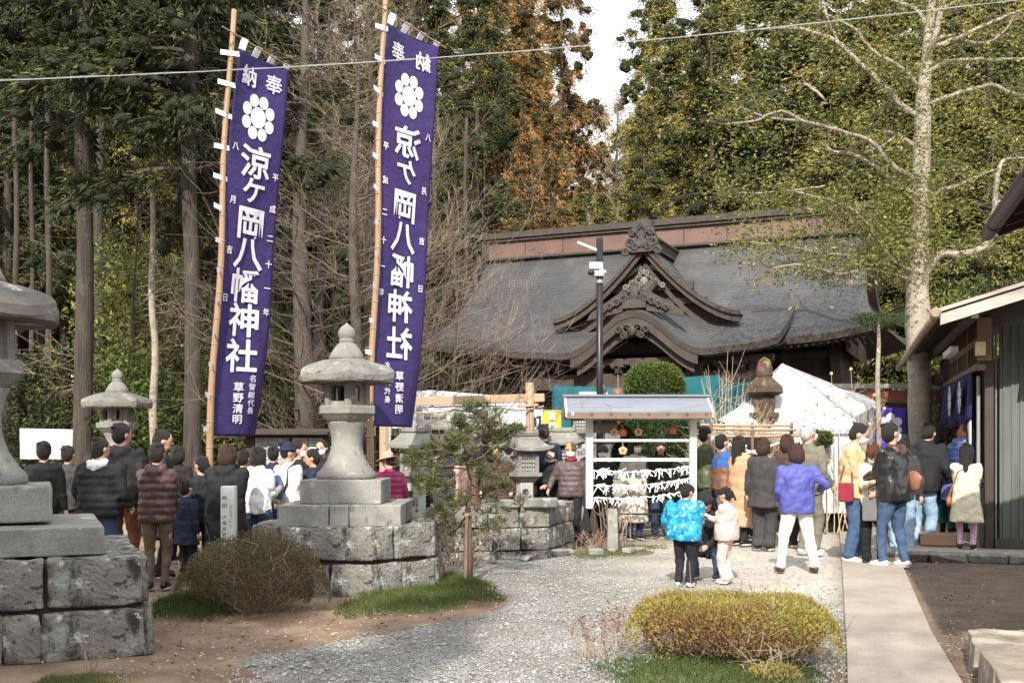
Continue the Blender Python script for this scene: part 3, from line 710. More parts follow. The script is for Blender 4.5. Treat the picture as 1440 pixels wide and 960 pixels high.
# triangular dormer gable
GU, GV, GZ, GW = .27, 3.0, 6.72, 2.42
def zg(x): return 4.84+(GZ-4.84)*(1-min(1, abs(x)/GW))**1.62
dg = MB(); nx_ = 14; nv = 9
for sgn in (-1, 1):
    for q in range(nx_):
        x0, x1 = sgn*GW*q/nx_, sgn*GW*(q+1)/nx_
        r0 = [U(GU+x0, .2+(GV+.12-.2)*k/nv, zg(x0)+.10) for k in range(nv+1)]; r1 = [U(GU+x1, .2+(GV+.12-.2)*k/nv, zg(x1)+.125) for k in range(nv+1)]; r2 = [U(GU+x1, .2+(GV+.12-.2)*k/nv, zg(x1)+.10) for k in range(nv+1)]
        dg.sheet([r0, r1, r2] if sgn > 0 else [r0, r1, r2])
part(hall, 'gable_roof', dg, ROOFM)
def barge(v, th, up, name, m_, inset=0, lo=.0):
    for sgn in (-1, 1):
        b_ = MB(); A = []; B = []; C = []; D = []
        for q in range(17):
            x = sgn*(GW+.08-inset)*q/16; z = zg(x*GW/(GW+.08-inset))-inset*.9
            A.append(U(GU+x, v, z+up)); B.append(U(GU+x, v, z+up-th)); C.append(U(GU+x, v-.14, z+up-th)); D.append(U(GU+x, v-.14, z+up))
        b_.sheet([A, B, C, D, A]); part(hall, name, b_, m_)
barge(GV+.16, .12, .14, 'barge_edge', EDGE)
barge(GV+.08, .17, .02, 'bargeboard', BROWNW)
barge(GV-.12, .16, -.1, 'inner_bargeboard', CARVE, inset=.26)
pg = MB(); xs_ = [-GW+.35+i*(2*GW-.7)/20 for i in range(21)]
pg.sheet([[U(GU+x, GV-.35, 4.7) for x in xs_], [U(GU+x, GV-.35, zg(x)-.1) for x in xs_]]); part(hall, 'pediment', pg, DARKW)
tym = mat('pale_faded_panel', (.26, .22, .14), (.18, .14, .09), .8, 4, .2)
part(hall, 'tie_beam', MB().box(U(GU, GV-.25, 5.72), (2.5, .16, .2)), BROWNW)
part(hall, 'lower_beam', MB().box(U(GU, GV-.25, 5.32), (3.2, .16, .16)), BROWNW)
part(hall, 'king_post', MB().box(U(GU, GV-.22, 6.0), (.14, .12, .5)), CARVE)
for sg in (-1, 1): part(hall, 'strut', MB().beam(U(GU+sg*.9, GV-.24, 5.82), U(GU+sg*.12, GV-.24, 6.3), .1, .14, up=(0, 1, 0)), tym)
def scroll(mb, c, r, turns=1.4, th=.03, M=None, flip=1, n=18):
    pts = []
    for i in range(n):
        t = i/(n-1); a = t*turns*2*math.pi; rr_ = r*(1-.78*t); pts.append(Vector((c[0]+flip*rr_*math.cos(a), c[1], c[2]+rr_*math.sin(a))))
    mb.tube(pts, [th*(1-.4*i/n) for i in range(n)], 6)
gc = MB()
for sg in (-1, 1):
    for dx, dz, r_ in ((.16, .05, .15), (.4, -.08, .14), (.62, -.2, .11), (.18, -.2, .12), (.1, .3, .1)):
        c_ = U(GU+sg*dx*.8, GV+.02, 5.86+dz*.7); scroll(gc, c_, r_*.75, 1.3, .026, flip=sg)
gc.ell(U(GU, GV+.02, 5.86), (.09, .05, .12)); gc.ell(U(GU, GV+.02, 6.1), (.05, .05, .09))
part(hall, 'hanging_fish_ornament', gc, mat('silvered_carving', (.22, .2, .17), (.1, .09, .08), .75, 12, .5))
# apex crest
ac = MB()
ac.prism([(-(GU)+x, y) for x, y in ((-.42, GV-.15), (.42, GV-.15), (.42, GV+.25), (-.42, GV+.25))], 6.85, 7.35, .75)
ac.box(U(GU, GV+.02, 7.38), (.5, .3, .6)).box(U(GU, GV+.02, 7.66), (.32, .26, .14)).xf(Matrix.Translation((0, 0, -.26)))
for sg in (-1, 1):
    for dx, dz, r_ in ((.30, .0, .13), (.42, -.22, .11), (.25, .26, .09), (.16, -.1, .10)):
        scroll(ac, U(GU+sg*dx, GV+.24, 6.82+dz), r_, 1.3, .06, flip=sg)
ac.tube([U(GU-.1, GV+.28, 7.0), U(GU-.12, GV+.3, 7.22), U(GU, GV+.3, 7.34), U(GU+.12, GV+.3, 7.22), U(GU+.1, GV+.28, 7.0)], .03, 6)
part(hall, 'apex_crest', ac, CARVE)
part(hall, 'gable_ridge', MB().box(U(GU, 1.6, 6.92), (.32, 2.9, .26)).box(U(GU, 1.6, 7.07), (.44, 2.9, .05)), EDGE)
# front porch roof with undulating (karahafu) eave
PU0, PU1, PV = -3.15, 4.0, 4.85; KC = .52
def bump(u):
    x = (u-KC)/1.75
    return .92*(.5+.5*math.cos(math.pi*min(1, abs(x))))**1.15 - (.06*math.exp(-((abs(x)-1.05)/.25)**2))
def zp(u, v):
    t = (PV-v); e = max(0, (abs((u-.4)/3.6)-.7)/.3)**2*.14
    return 3.92+bump(u)*math.exp(-max(0, t-1.2)*.5)+t*.30+e+.05*t*t*.5
def wr(v): return 0
pf = MB(); NP = 16; NUq = 44
for i in range(NP):
    v0 = 1.7+(PV-1.7)*i/NP; v1 = 1.7+(PV-1.7)*(i+1)/NP
    us = [PU0+(PU1-PU0)*j/NUq for j in range(NUq+1)]
    pf.sheet([[U(u, v0, zp(u, v0)) for u in us], [U(u, v1, zp(u, v1)+.03) for u in us], [U(u, v1, zp(u, v1)) for u in us]])
part(hall, 'porch_roof', pf, ROOFM)
pe = MB(); us = [PU0+(PU1-PU0)*j/60 for j in range(61)]
pe.sheet([[U(u, PV+.03, zp(u, PV)+.03) for u in us], [U(u, PV+.0, zp(u, PV)-.13) for u in us], [U(u, PV-.2, zp(u, PV)-.17) for u in us], [U(u, 2.2, zp(u, PV)+.35) for u in us]])
for u in (PU0, PU1):
    vs_ = [1.7+(PV-1.7)*k/12 for k in range(13)]
    pe.sheet([[U(u, v, zp(u, v)+.03) for v in vs_], [U(u, v, zp(u, v)-.16) for v in vs_], [U(u-.3*(1 if u > 0 else -1), v, zp(u, v)-.16) for v in vs_]])
part(hall, 'porch_eave_edge', pe, EDGE)
kb_ = MB(); us = [KC-1.62+3.24*j/40 for j in range(41)]
kb_.sheet([[U(u, PV-.02, zp(u, PV)-.14) for u in us], [U(u, PV-.02, zp(u, PV)-.36) for u in us], [U(u, PV-.14, zp(u, PV)-.36) for u in us]])
part(hall, 'curved_bargeboard', kb_, BROWNW)
kb_ = MB(); us = [KC-1.5+3.0*j/40 for j in range(41)]
kb_.sheet([[U(u, PV-.2, zp(u, PV)-.3) for u in us], [U(u, PV-.2, zp(u, PV)-.58) for u in us], [U(u, PV-.3, zp(u, PV)-.58) for u in us]])
part(hall, 'curved_inner_board', kb_, CARVE)
cg = MB()
for sg in (-1, 1):
    for dx, dz, r_ in ((.15, .0, .13), (.34, -.02, .1), (.22, -.16, .09)): scroll(cg, U(KC+sg*dx, PV+.02, 4.42+dz), r_, 1.3, .03, flip=sg)
cg.ell(U(KC, PV+.02, 4.38), (.09, .06, .13)); part(hall, 'hanging_ornament', cg, CARVE)
# carved ridge ornament on the undulating eave
oc = MB(); oz = 4.98
oc.ell(U(KC-.02, PV-.25, oz+.32), (.16, .13, .24)).box(U(KC, PV-.25, oz+.08), (.6, .25, .22)).ell(U(KC, PV-.25, oz+.56), (.06, .06, .1))
for sg in (-1, 1):
    for dx, dz, r_ in ((.26, .20, .11), (.44, .12, .10), (.62, .03, .09), (.80, -.06, .08), (.20, .36, .07)): scroll(oc, U(KC+sg*dx, PV-.14, oz+dz), r_, 1.3, .04, flip=sg)
    oc.hexa([U(KC+sg*.3, PV-.36, oz-.1), U(KC+sg*1.25, PV-.36, oz-.28), U(KC+sg*1.25, PV-.2, oz-.28), U(KC+sg*.3, PV-.2, oz-.1), U(KC+sg*.3, PV-.36, oz+.42), U(KC+sg*1.15, PV-.36, oz-.1), U(KC+sg*1.15, PV-.2, oz-.1), U(KC+sg*.3, PV-.2, oz+.42)])
part(hall, 'ridge_end_carving', oc, CARVE)
part(hall, 'porch_ridge', MB().tube([U(KC, PV-.2, oz+.05), U(KC, 3.6, oz+.55), U(KC, 2.7, oz+.95)], .13, 8), EDGE)
# body: walls, posts, rails
part(hall, 'wall', MB().box((0, -.2, 2.2), (10.0, 3.6, 4.2)), DARKW)
for k in range(9):
    u = -4.95+9.9*k/8; part(hall, 'post', MB().box(U(u, 1.78, 2.2), (.24, .24, 4.1)), BROWNW)
for z in (1.1, 2.75, 3.3, 3.9): part(hall, 'rail', MB().box((0, 1.72, z), (10.2, .14, .16)), BROWNW)
for k in range(8):
    u = -4.33+9.9*k/8
    part(hall, 'wall_panel', MB().box(U(u, 1.64, 1.95), (.92, .05, 1.4)), BROWNW)
    part(hall, 'wall_panel', MB().box(U(u, 1.64, 3.0), (.92, .05, .35)), BROWNW)
for u in (-2.4, -.75, 1.8, 3.35):
    part(hall, 'porch_post', MB().box(U(u, 4.1, 1.8), (.26, .26, 3.6)), BROWNW, bevel=.02)
part(hall, 'rainbow_beam', MB().box(U(.5, 4.1, 3.2), (6.2, .24, .38)), BROWNW)
part(hall, 'upper_beam', MB().box(U(.5, 4.1, 3.68), (6.6, .3, .16)), BROWNW)
bk = MB()
for u in np.linspace(-2.6, 3.6, 13):
    bk.box(U(u, 4.15, 3.46), (.18, .3, .14)).box(U(u, 4.2, 3.58), (.34, .4, .09)); scroll(bk, U(u, 4.42, 3.5), .1, 1, .03)
part(hall, 'bracket_row', bk, BROWNW)
rt = MB()
for u in np.linspace(-6.0, 6.0, 70): rt.beam(U(u, 1.8, 4.12), U(u, VE-.05, 4.0+.42*max(0, (abs(u/6.4)-.55)/.45)**2.2), .06, .08)
o = part(hall, 'rafter_row', rt, BROWNW)
part(hall, 'veranda', MB().box((0, 2.3, .75), (11, 1.6, .12)), BROWNW)
for u in np.linspace(-5.4, 5.4, 12): part(hall, 'veranda_post', MB().box(U(u, 3.0, .35), (.14, .14, .7)), BROWNW)
# teal curtain across the porch
TEAL = mat('teal_curtain', (.010, .105, .125), (.008, .08, .10), .8, 2, .1, 20)
g = []; 
for i in range(9):
    g.append([U(-1.75+j*.1, 4.42+.04*math.sin(j*1.1+i*.2), 3.12-.11*math.sin(math.pi*(j/56))-i*.2) for j in range(57)])
o = single('hanging_curtain', 'teal curtain hung across the front of the shrine porch', 'curtain', MB().sheet(g), TEAL, (4.4, 30.7, 0), R(180-23.6), smooth=True)
sm = o.modifiers.new('thickness', 'SOLIDIFY'); sm.thickness = .006
single('hanging_curtain', 'slanting teal cloth between the clipped round bush and the white tent', 'curtain', MB().sheet([[W(962, 530, 24.6), W(1010, 527, 24.2), W(1030, 575, 24.0)], [W(962, 600, 24.6), W(1000, 605, 24.2), W(1020, 600, 24)]]), TEAL)
bell = thing('shrine_bell', 'round brown shrine bell hanging on a rope in front of the teal curtain', 'bell', tuple(W(869, 552, 24.8)))
part(bell, 'bell_body', MB().lathe([(.02, .11), (.08, .1), (.15, .04), (.17, -.03), (.15, -.1), (.1, -.15), (.02, -.17)], 20), mat('bell_bronze', (.22, .1, .07), (.14, .07, .05), .45, 4), smooth=True)
part(bell, 'rope', MB().tube([(0, 0, .1), (0, 0, .42)], .02, 6).tube([(0, 0, -.16), (.02, 0, -.9)], .035, 8), CEDAR)
# low reddish side building behind the right tree
REDW = mat('reddish_timber', (.24, .085, .05), (.16, .06, .04), .75, 3, .2, 20, stretch=(.1, 1, 1))
fb = thing('side_gallery', 'low reddish timber gallery rail beyond the dry hydrangea stems', 'building', tuple(W(1150, 625, 22.5)-V(0, 0, EYE)))
part(fb, 'rail', MB().box((1.4, 0, 2.62), (5, .14, .26)), REDW)
part(fb, 'cap_rail', MB().box((1.4, 0, 2.83), (5, .3, .10)), mat('grey_cap', (.3, .27, .25), rough=.7))
for k in range(4): part(fb, 'post', MB().box((-.9+k*1.5, .05, 1.25), (.14, .14, 2.5)), BROWNW)
part(fb, 'back_wall', MB().box((1.6, .9, 1.3), (5, .1, 2.6)), DARKW)

# ---------------------------------------------------------------- tents
def tent(name_label, pts_roof, walls, loc):
    t = thing('event_tent', name_label, 'tent', loc)
    for i, q in enumerate(pts_roof): part(t, 'roof_panel', MB().sheet(q), TENT, world=True)
    for q in walls: part(t, 'side_panel', MB().sheet(q), TENT, world=True)
    return t
d = 20.5
def wavy(p0, p1, zb, n=40, a=.03):
    top = [p0.lerp(p1, k/n) for k in range(n+1)]; nrm = V(0, 1, 0)
    return [[p+nrm*a*math.sin(k*1.3)*q for k, p in enumerate([Vector(x) for x in top])] if q == 0 else [Vector((p.x, p.y+a*q*math.sin(k*1.3)+a*q*.6*math.sin(k*.37+q), p.z+(zb-p.z)*q)) for k, p in enumerate(top)] for q in (0, .33, .66, 1)]
apx = W(1100, 511, 20.5); fl = W(1020, 594, 19.5); fr = W(1203, 585, 19.5); bl = W(1075, 560, 24); br_ = W(1250, 560, 24); apb = W(1130, 525, 24)
t = tent('big bright white tent standing behind the queue on the right', [[[fl, W(1040, 571, 19.8), apx], [W(1010, 590, 22), W(1045, 568, 22.4), apb]], [[apx, W(1150, 545, 19.9), fr], [apb, W(1185, 545, 23), br_]]],
     [[[fl, W(1040, 571, 19.8), apx, W(1150, 545, 19.9), fr], [W(1020, 605, 19.5), W(1045, 604, 19.5), W(1100, 604, 19.5), W(1150, 604, 19.5), W(1203, 604, 19.5)]], wavy(W(1020, 604, 19.5), W(1203, 604, 19.5), .35), wavy(fr, br_, .3)], (5.6, 20.5, 0))
for p_ in ((W(1040, 571, 19.78), apx), (apx, W(1150, 545, 19.88)), (W(1150, 545, 19.88), fr), (W(1020, 604, 19.42), W(1203, 604, 19.42))): part(t, 'hem_seam', MB().beam(p_[0]+V(0, -.02, -.02), p_[1]+V(0, -.02, -.02), .012, .05), mat('grey_hem', (.42, .43, .46), rough=.7), world=True)
for px in (1060, 1100, 1145, 1180): part(t, 'panel_seam', MB().beam(W(px, 604, 19.36), V(W(px, 604, 19.36).x, 19.36, .35), .014, .02), MATS['grey_hem'], world=True)
for px in (1022, 1203): part(t, 'pole', MB().tube([W(px, 600, 19.45), V(W(px, 600, 19.45).x, 19.45, 0)], .02, 8), WHITE, world=True)
a1, a2, a3 = W(560, 572, 23), W(604, 548, 24), W(745, 562, 23)
t = tent('white tent with scalloped valance behind the wooden gate, left of the hall', [[[W(545, 574, 22.6), W(640, 570, 22.6), W(752, 570, 22.6)], [W(560, 552, 24.6), a2, W(700, 556, 24.6)]]],
     [wavy(W(545, 574, 22.6), W(752, 570, 22.6), EYE+(HY-602)*22.6/F, 30, .05), [[W(590, 600, 25.2), W(700, 600, 25.2)], [W(590, 640, 25.2), W(700, 640, 25.2)]]], (-2, 23.5, 0))
for px in (548, 650, 750): part(t, 'pole', MB().tube([W(px, 574, 22.55), V(W(px, 574, 22.55).x, 22.55, 0)], .025, 8), WHITE, world=True)
t = single('event_tent', 'low white sheeting at the far left behind the dark-coated people', 'tent', MB().sheet(wavy(W(28, 602, 24), W(120, 604, 24), EYE+(HY-645)*24/F, 20, .03)), TENT)
t.modifiers.new('thickness', 'SOLIDIFY').thickness = .01

# ---------------------------------------------------------------- banners
PURP = mat('purple_banner_cloth', (.040, .025, .115), (.028, .018, .085), .85, 1.6, .6, 7, dist=.04)
PRINT = mat('banner_white_print', (.72, .70, .75), (.58, .56, .62), .85, 3, 0)
def banner(label, base, top, quad, d0, d1, mirror, wire_top=True):
    """quad: photo readings TL TR BR BL; near edge at distance d0 (pole side), far edge at d1"""
    t = thing('banner', label, 'banner', tuple(V(*base[:2], 0)))
    P0 = V(*base); P1 = Vector(top)
    nseg = 16; pts = [P0.lerp(P1, k/nseg)+V(.02*math.sin(k*.9), 0, 0) for k in range(nseg+1)]
    part(t, 'bamboo_pole', MB().tube(pts, [.047-.016*k/nseg for k in range(nseg+1)], 12), BAMBOO, smooth=True, world=True)
    for k in range(1, 22):
        p = P0.lerp(P1, k/22)+V(.02*math.sin(k/22*nseg*.9), 0, 0); r_ = .05-.016*k/22
        part(t, 'bamboo_node', MB().lathe([(r_-.004, -.012), (r_+.004, 0), (r_-.004, .012)], 10, c=tuple(p)), BAMBOO, world=True)
    TL, TR, BR, BL = [W(q[0], q[1], dd_) for q, dd_ in zip(quad, (d0, d1, d1, d0))]
    def S_(u, v):    # u 0..1 pole side -> far, v 0..1 top -> bottom
        p = (TL*(1-u)+TR*u)*(1-v)+(BL*(1-u)+BR*u)*v
        nrm = V(-(TR-TL).y, (TR-TL).x, 0).normalized()
        sag = .055*math.sin(u*2.6+v*3.1)+.022*math.sin(v*9+u*4)+.010*math.sin(u*8+v*5)*(.3+v)
        return p+nrm*sag
    g = [[S_(j/20, i/110) for j in range(21)] for i in range(111)]
    o = part(t, 'cloth', MB().sheet(g), PURP, smooth=True, world=True); o.modifiers.new('thickness', 'SOLIDIFY').thickness = .004
    nrm = V(-(TR-TL).y, (TR-TL).x, 0).normalized()
    if nrm.y > 0: nrm = -nrm
    H_ = (TL-BL).length; Wd = (TR-TL).length
    def place(mb, ch, uc, vc, size, sx=1.0, sy=1.0, bold=.025, rot=0):
        bold = min(bold, .010) if ch != '奉' else 0
        tmp = MB(); glyph(tmp, ch, (0, 0, 0), size, Matrix.Identity(3), bold, sx, sy)
        vs = []
        for (x, y, z) in tmp.v:
            if mirror: x = -x
            u = uc+x/Wd; v = vc-y/H_; vs.append((u, v))
        if mb is TX:
            b0 = size*(.014 if size > .2 else .008); m2 = MB()
            for q, (ox, oy) in enumerate(((0, 0), (b0, 0), (-b0, 0), (0, b0), (0, -b0))): m2.add([S_(u+ox/Wd, v+oy/H_)+nrm*(.019+.0005*q) for u, v in vs], tmp.f)
            part(t, 'character', m2, PRINT, world=True); return
    TX = []
    sg = (lambda u: 1-u) if mirror else (lambda u: u)
    place(TX, '納', sg(.27), .055, .22, 1.25, 1.15, .03); place(TX, '奉', sg(.74), .055, .22, 1.25, 1.15, .03)
    vv_ = [.274, .350, .438, .517, .602, .692, .787]
    for ch, v, s_ in zip('涼ケ岡八幡神社', vv_, (.41, .34, .42, .42, .42, .42, .42)): place(TX, ch, sg(.50), v, s_, 1.22, 1.04, .034)
    for ch, v in zip('平成二十一年', (.30, .385, .465, .535, .60, .665)): place(TX, ch, sg(.90), v, .105, 1, 1, .02)
    for ch, v in zip('八月吉日', (.245, .385, .515, .64)): place(TX, ch, sg(.12), v, .105, 1, 1, .02)
    for i, ch in enumerate('名誉総代長'): place(TX, ch, sg(.72), .846+i*.0215, .092, 1.3, 1, .02)
    for i, ch in enumerate('草野清明'): place(TX, ch, sg(.48), .870+i*.0285, .125, 1.35, 1, .025)
    cr = MB()
    def disc(mb, uc, vc, r_, n=28):
        c_ = S_(uc, vc)+nrm*.013; ring = [S_(uc+r_*math.cos(2*math.pi*k/n)/Wd, vc+r_*1.12*math.sin(2*math.pi*k/n)/H_)+nrm*.013 for k in range(n)]
        mb.add([c_]+ring, [(0, 1+(k+1) % n, 1+k) for k in range(n)])
    disc(cr, sg(.5), .155, .118); part(t, 'crest_petal', cr, PRINT, world=True)
    for k in range(8):
        cr = MB(); a = 2*math.pi*(k+.5)/8; disc(cr, sg(.5)+.195*math.cos(a)/Wd, .155+.195*1.12*math.sin(a)/H_, .072); part(t, 'crest_petal', cr, PRINT, world=True)
    # top rod with loops, loops along the pole
    e = (TR-TL).normalized(); r0 = TL-e*.28+V(0, 0, .17); r1 = TR+e*.14+V(0, 0, .02)
    part(t, 'top_rod', MB().tube([r0, r1], .009, 8), BAMBOO, world=True)
    for u in (.06, .36, .66, .95):
        a = S_(u, .0); q = r0+(r1-r0)*((a-r0).dot(e)/(r1-r0).length)
        q = r0+(r1-r0)*(((a-r0).length)/((r1-r0).length))
        part(t, 'tie_loop', MB().hexa([a-e*.05+nrm*.004, a+e*.05+nrm*.004, a+e*.05-nrm*.004, a-e*.05-nrm*.004, q-e*.05+nrm*.013+V(0, 0, .015), q+e*.05+nrm*.013+V(0, 0, .015), q+e*.05-nrm*.013+V(0, 0, .015), q-e*.05-nrm*.013+V(0, 0, .015)]), CLOTHW, world=True)
    n_ = 13
    for k in range(n_):
        v = .015+.965*k/(n_-1); a = S_(0.03, v); tt = (a.z-P0.z)/(P1.z-P0.z); q = P0.lerp(P1, tt)+V(.02*math.sin(tt*nseg*.9), 0, 0)
        dv = (q-a); dn = dv.normalized(); a = a+V(0, -.02, 0); end = q+dn*.11+V(0, -.065, .02*((k*7) % 3)-.01); dz = V(0, 0, .030); nn = V(0, -.006, 0)
        part(t, 'tie_loop', MB().hexa([a-dz+nn*.2, end-dz+nn, end-dz-nn, a-dz-nn*.2, a+dz+nn*.2, end+dz+nn, end+dz-nn, a+dz-nn*.2]), CLOTHW, world=True)
    return t
banner('left purple festival banner, its white lettering reading the right way round', W(286, 648, 13)*1+V(0, 0, -1.4), W(327, 14, 13), [(337, 68), (407, 98), (357, 613), (294, 613)], 13.0, 13.75, False)
banner('right purple festival banner seen from behind with mirrored white lettering', V(W(515, 648, 13.5).x, 13.5, 0), W(541, -30, 13.5), [(545, 32), (618, 66), (578, 601), (524, 599)], 13.5, 14.3, True)

# ---------------------------------------------------------------- wooden gate frame with rope
gt = thing('wooden_gate', 'new pale wooden gate frame hung with straw rope, left of the white rack', 'gate', tuple(W(745, 625, 18)-V(0, 0, EYE)))
zt = EYE+(HY-538)*18/F
part(gt, 'post', MB().prism(ngon(.075, 8, .39), 0, zt, 1).xf(Matrix.Translation((0, 0, 0))), NEWPOST)
x2 = W(540, 600, 17).x-gt.location.x
part(gt, 'post', MB().prism([(p[0]+x2, p[1]-1.0) for p in ngon(.075, 8, .39)], 0, EYE+(HY-555)*17/F, 1), NEWPOST)
pA = W(764, 559, 18.1); pB = W(505, 567, 16.9)
part(gt, 'crossbeam', MB().beam(pB, pA, .12, .14), NEWWOOD, world=True, bevel=.01)
part(gt, 'wedge', MB().beam(W(728, 571, 18), W(757, 569, 17.95), .2, .04), NEWWOOD, world=True)
STRAW = mat('straw_rope', (.35, .29, .18), (.22, .18, .11), .9, 20, .4, 80)
rp = [pA.lerp(pB, k/24)+V(0, -.12, -.15-.05*abs(math.sin(k/24*math.pi*4))) for k in range(25)]
part(gt, 'straw_rope', MB().tube(rp, .018, 6), STRAW, world=True)
for k in range(2, 23, 1):
    part(gt, 'hanging_straw', MB().tube([rp[k], rp[k]+V(.01, 0, -.33)], .005, 4), STRAW, world=True)

# ---------------------------------------------------------------- white omikuji rack
rk = thing('omikuji_rack', 'white painted roofed rack strung with rows of tied paper fortunes', 'fortune rack', tuple(G(905, 765)))
rd = 17.2; lx0 = (829-905)*rd/F; lx1 = (974-905)*rd/F; pz = lambda y: EYE+(HY-y)*rd/F
part(rk, 'post', MB().box((lx0, 0, (pz(582)+pz(722))/2), (.115, .115, pz(582)-pz(722))), WHITE, bevel=.008)
part(rk, 'post', MB().box((lx1, 0, (pz(582)+pz(722))/2), (.115, .115, pz(582)-pz(722))), WHITE, bevel=.008)
for x in (lx0, lx1):
    for s_ in (-1, 1): part(rk, 'foot_brace', MB().beam((x+s_*.14, 0, -.02), (x+s_*.02, 0, pz(714)), .11, .12, up=(0, 1, 0)), BLACK if s_ < 0 else DARKW)
    part(rk, 'arm', MB().box((x, 0, pz(586)), (.12, .75, .11)), WHITE, bevel=.005)
for y, h_ in ((588, .045), (619, .045), (646, .055)): part(rk, 'rail', MB().box(((lx0+lx1)/2, 0, pz(y)), (lx1-lx0-.13, .045, h_)), WHITE, bevel=.005)
for y in (722, 752): part(rk, 'dark_rail', MB().box(((lx0+lx1)/2, -.02, pz(y)), (lx1-lx0+.1, .03, .03)), BLACK)
PAPER = mat('folded_paper', (.8, .8, .78), (.7, .7, .68), .85, 30, 0)
for ri, (ya, yb, cnt) in enumerate(((661, 656, 46), (682, 672, 40), (700, 690, 36))):
    sp = MB(); q = []
    for k in range(21): u = k/20; q.append(V(lx0+.06+(lx1-lx0-.12)*u, -.02, pz(ya+(yb-ya)*u)-.05*math.sin(math.pi*u)))
    part(rk, 'string', sp.tube(q, .006, 5), CLOTHW)
    pp = MB()
    for k in range(int(cnt*1.15)):
        u = rnd.uniform(.01, .99)
        c_ = V(lx0+.06+(lx1-lx0-.12)*u, -.02+rnd.uniform(-.03, .03), pz(ya+(yb-ya)*u)-.05*math.sin(math.pi*u)+rnd.uniform(-.015, .02))
        a = rnd.uniform(-.9, .9); l_ = rnd.uniform(.07, .15)
        e1 = V(math.sin(a)*l_, rnd.uniform(-.04, .02), -math.cos(a)*l_); pp.beam(c_+V(0, 0, .012), c_+e1, .012, .005, up=(0, 1, 0))
        if rnd.random() < .7:
            a2 = a+rnd.uniform(.6, 1.6); e2 = V(math.sin(a2)*l_, 0, -math.cos(a2)*l_*.7); pp.beam(c_+V(0, 0, .012), c_+e2, .011, .005, up=(0, 1, 0))
        pp.box(c_, (.024, .02, .02), rz=a)
    part(rk, 'tied_papers', pp, PAPER, kind='stuff')
# roof of boards
zr0, zr1 = pz(559), pz(581)
METR = mat('grey_zinc_boards', (.21, .225, .25), (.15, .165, .19), .5, 2, .1, 20, metal=.15, stretch=(.2, 1, 1))
ra, rb = (793-905)*rd/F, (996-905)*rd/F
for s_ in (-1, 1):
    for k in range(4):
        y0, y1 = s_*.46*k/4, s_*.46*(k+1)/4; z0, z1 = zr0-(zr0-zr1)*k/4, zr0-(zr0-zr1)*(k+1)/4
        part(rk, 'roof_board', MB().hexa([(ra+.03*0, y0, z0-.01), (rb, y0, z0-.01), (rb+.0, y1, z1-.01), (ra, y1, z1-.01), (ra, y0, z0+.018), (rb, y0, z0+.018), (rb, y1, z1+.022), (ra, y1, z1+.022)][::1] if s_ < 0 else [(rb, y0, z0-.01), (ra, y0, z0-.01), (ra, y1, z1-.01), (rb, y1, z1-.01), (rb, y0, z0+.018), (ra, y0, z0+.018), (ra, y1, z1+.022), (rb, y1, z1+.022)]), METR)
part(rk, 'ridge_board', MB().box(((ra+rb)/2, 0, zr0+.03), (rb-ra+.04, .14, .035)), METR)
PALEW = mat('brown_fascia', (.20, .13, .09), (.15, .1, .07), .7, 3, .2)
for s_ in (-1, 1): part(rk, 'fascia', MB().box(((ra+rb)/2, s_*.44, zr1-.05), (rb-ra-.02, .03, .09)), PALEW)
for x in np.linspace(ra+.12, rb-.12, 8):
    for s_ in (-1, 1): part(rk, 'rafter', MB().beam((x, 0, zr0-.05), (x, s_*.47, zr1-.03), .04, .05), WHITE if abs(x-ra) < .2 else PALEW)
for x in (ra+.02, rb-.02):
    for s_ in (-1, 1): part(rk, 'bargeboard', MB().beam((x, 0, zr0-.03), (x, s_*.49, zr1-.04), .03, .09), WHITE)
# wooden plaques
REDP = mat('red_plaque_print', (.55, .08, .05), (.45, .06, .04), .7); TAN = mat('plaque_wood', (.55, .38, .22), (.45, .3, .18), .7)
PINKP = mat('lacquered_wall', (.5, .12, .09), rough=.6)
def plaque(px, py, m_, label, dz=0):
    p = W(px, py, rd-.09); t = thing('prayer_plaque', label, 'plaque', tuple(p))
    part(t, 'board', MB().add([(r_*math.sin(a), y, r_*math.cos(a)) for y in (0, .015) for a, r_ in [(2*math.pi*k/5, .075) for k in range(5)]], [(0, 1, 2, 3, 4), (9, 8, 7, 6, 5)]+[(k, 5+k, 5+(k+1) % 5, (k+1) % 5) for k in range(5)]), TAN if m_ is not REDP else REDP)
    sc_ = MB()
    if m_ is REDP:
        for k in range(3): sc_.lathe([(.012, 0), (.012, .004)], 10, c=(-.03+.03*k, 0, 0))
        sc_.xf(Matrix.Rotation(R(90), 4, 'X')); sc_.box((0, -.004, -.03), (.08, .005, .012)).box((0, -.004, .03), (.012, .005, .04))
    else: sc_.box((0, -.004, .01), (.05, .005, .012)).box((0, -.004, -.015), (.05, .005, .01)).box((0, -.004, .0), (.01, .005, .06))
    part(t, 'mark', sc_, TAN if m_ is REDP else REDP)
    part(t, 'string', MB().tube([(0, .01, .07), (0, .04, .13)], .003, 4), CLOTHW)
plaque(898, 607, TAN, 'tan pentagonal prayer plaque, middle of the top row on the white rack')
plaque(947, 605, REDP, 'red prayer plaque with pale crown mark at the right of the white rack')
plaque(876, 608, REDP, 'red prayer plaque in the top row between the two tan plaques')
plaque(864, 608, TAN, 'tan prayer plaque at the left end of the top row on the white rack')
plaque(876, 633, TAN, 'tan prayer plaque hanging alone in the lower row of the white rack')
single('name_board', 'small weathered brown board hung at the rack\'s top left', 'sign', MB().box((0, 0, 0), (.36, .02, .12)).box((0, 0, .07), (.38, .03, .02)), CEDAR, tuple(W(847, 603, rd-.06)))

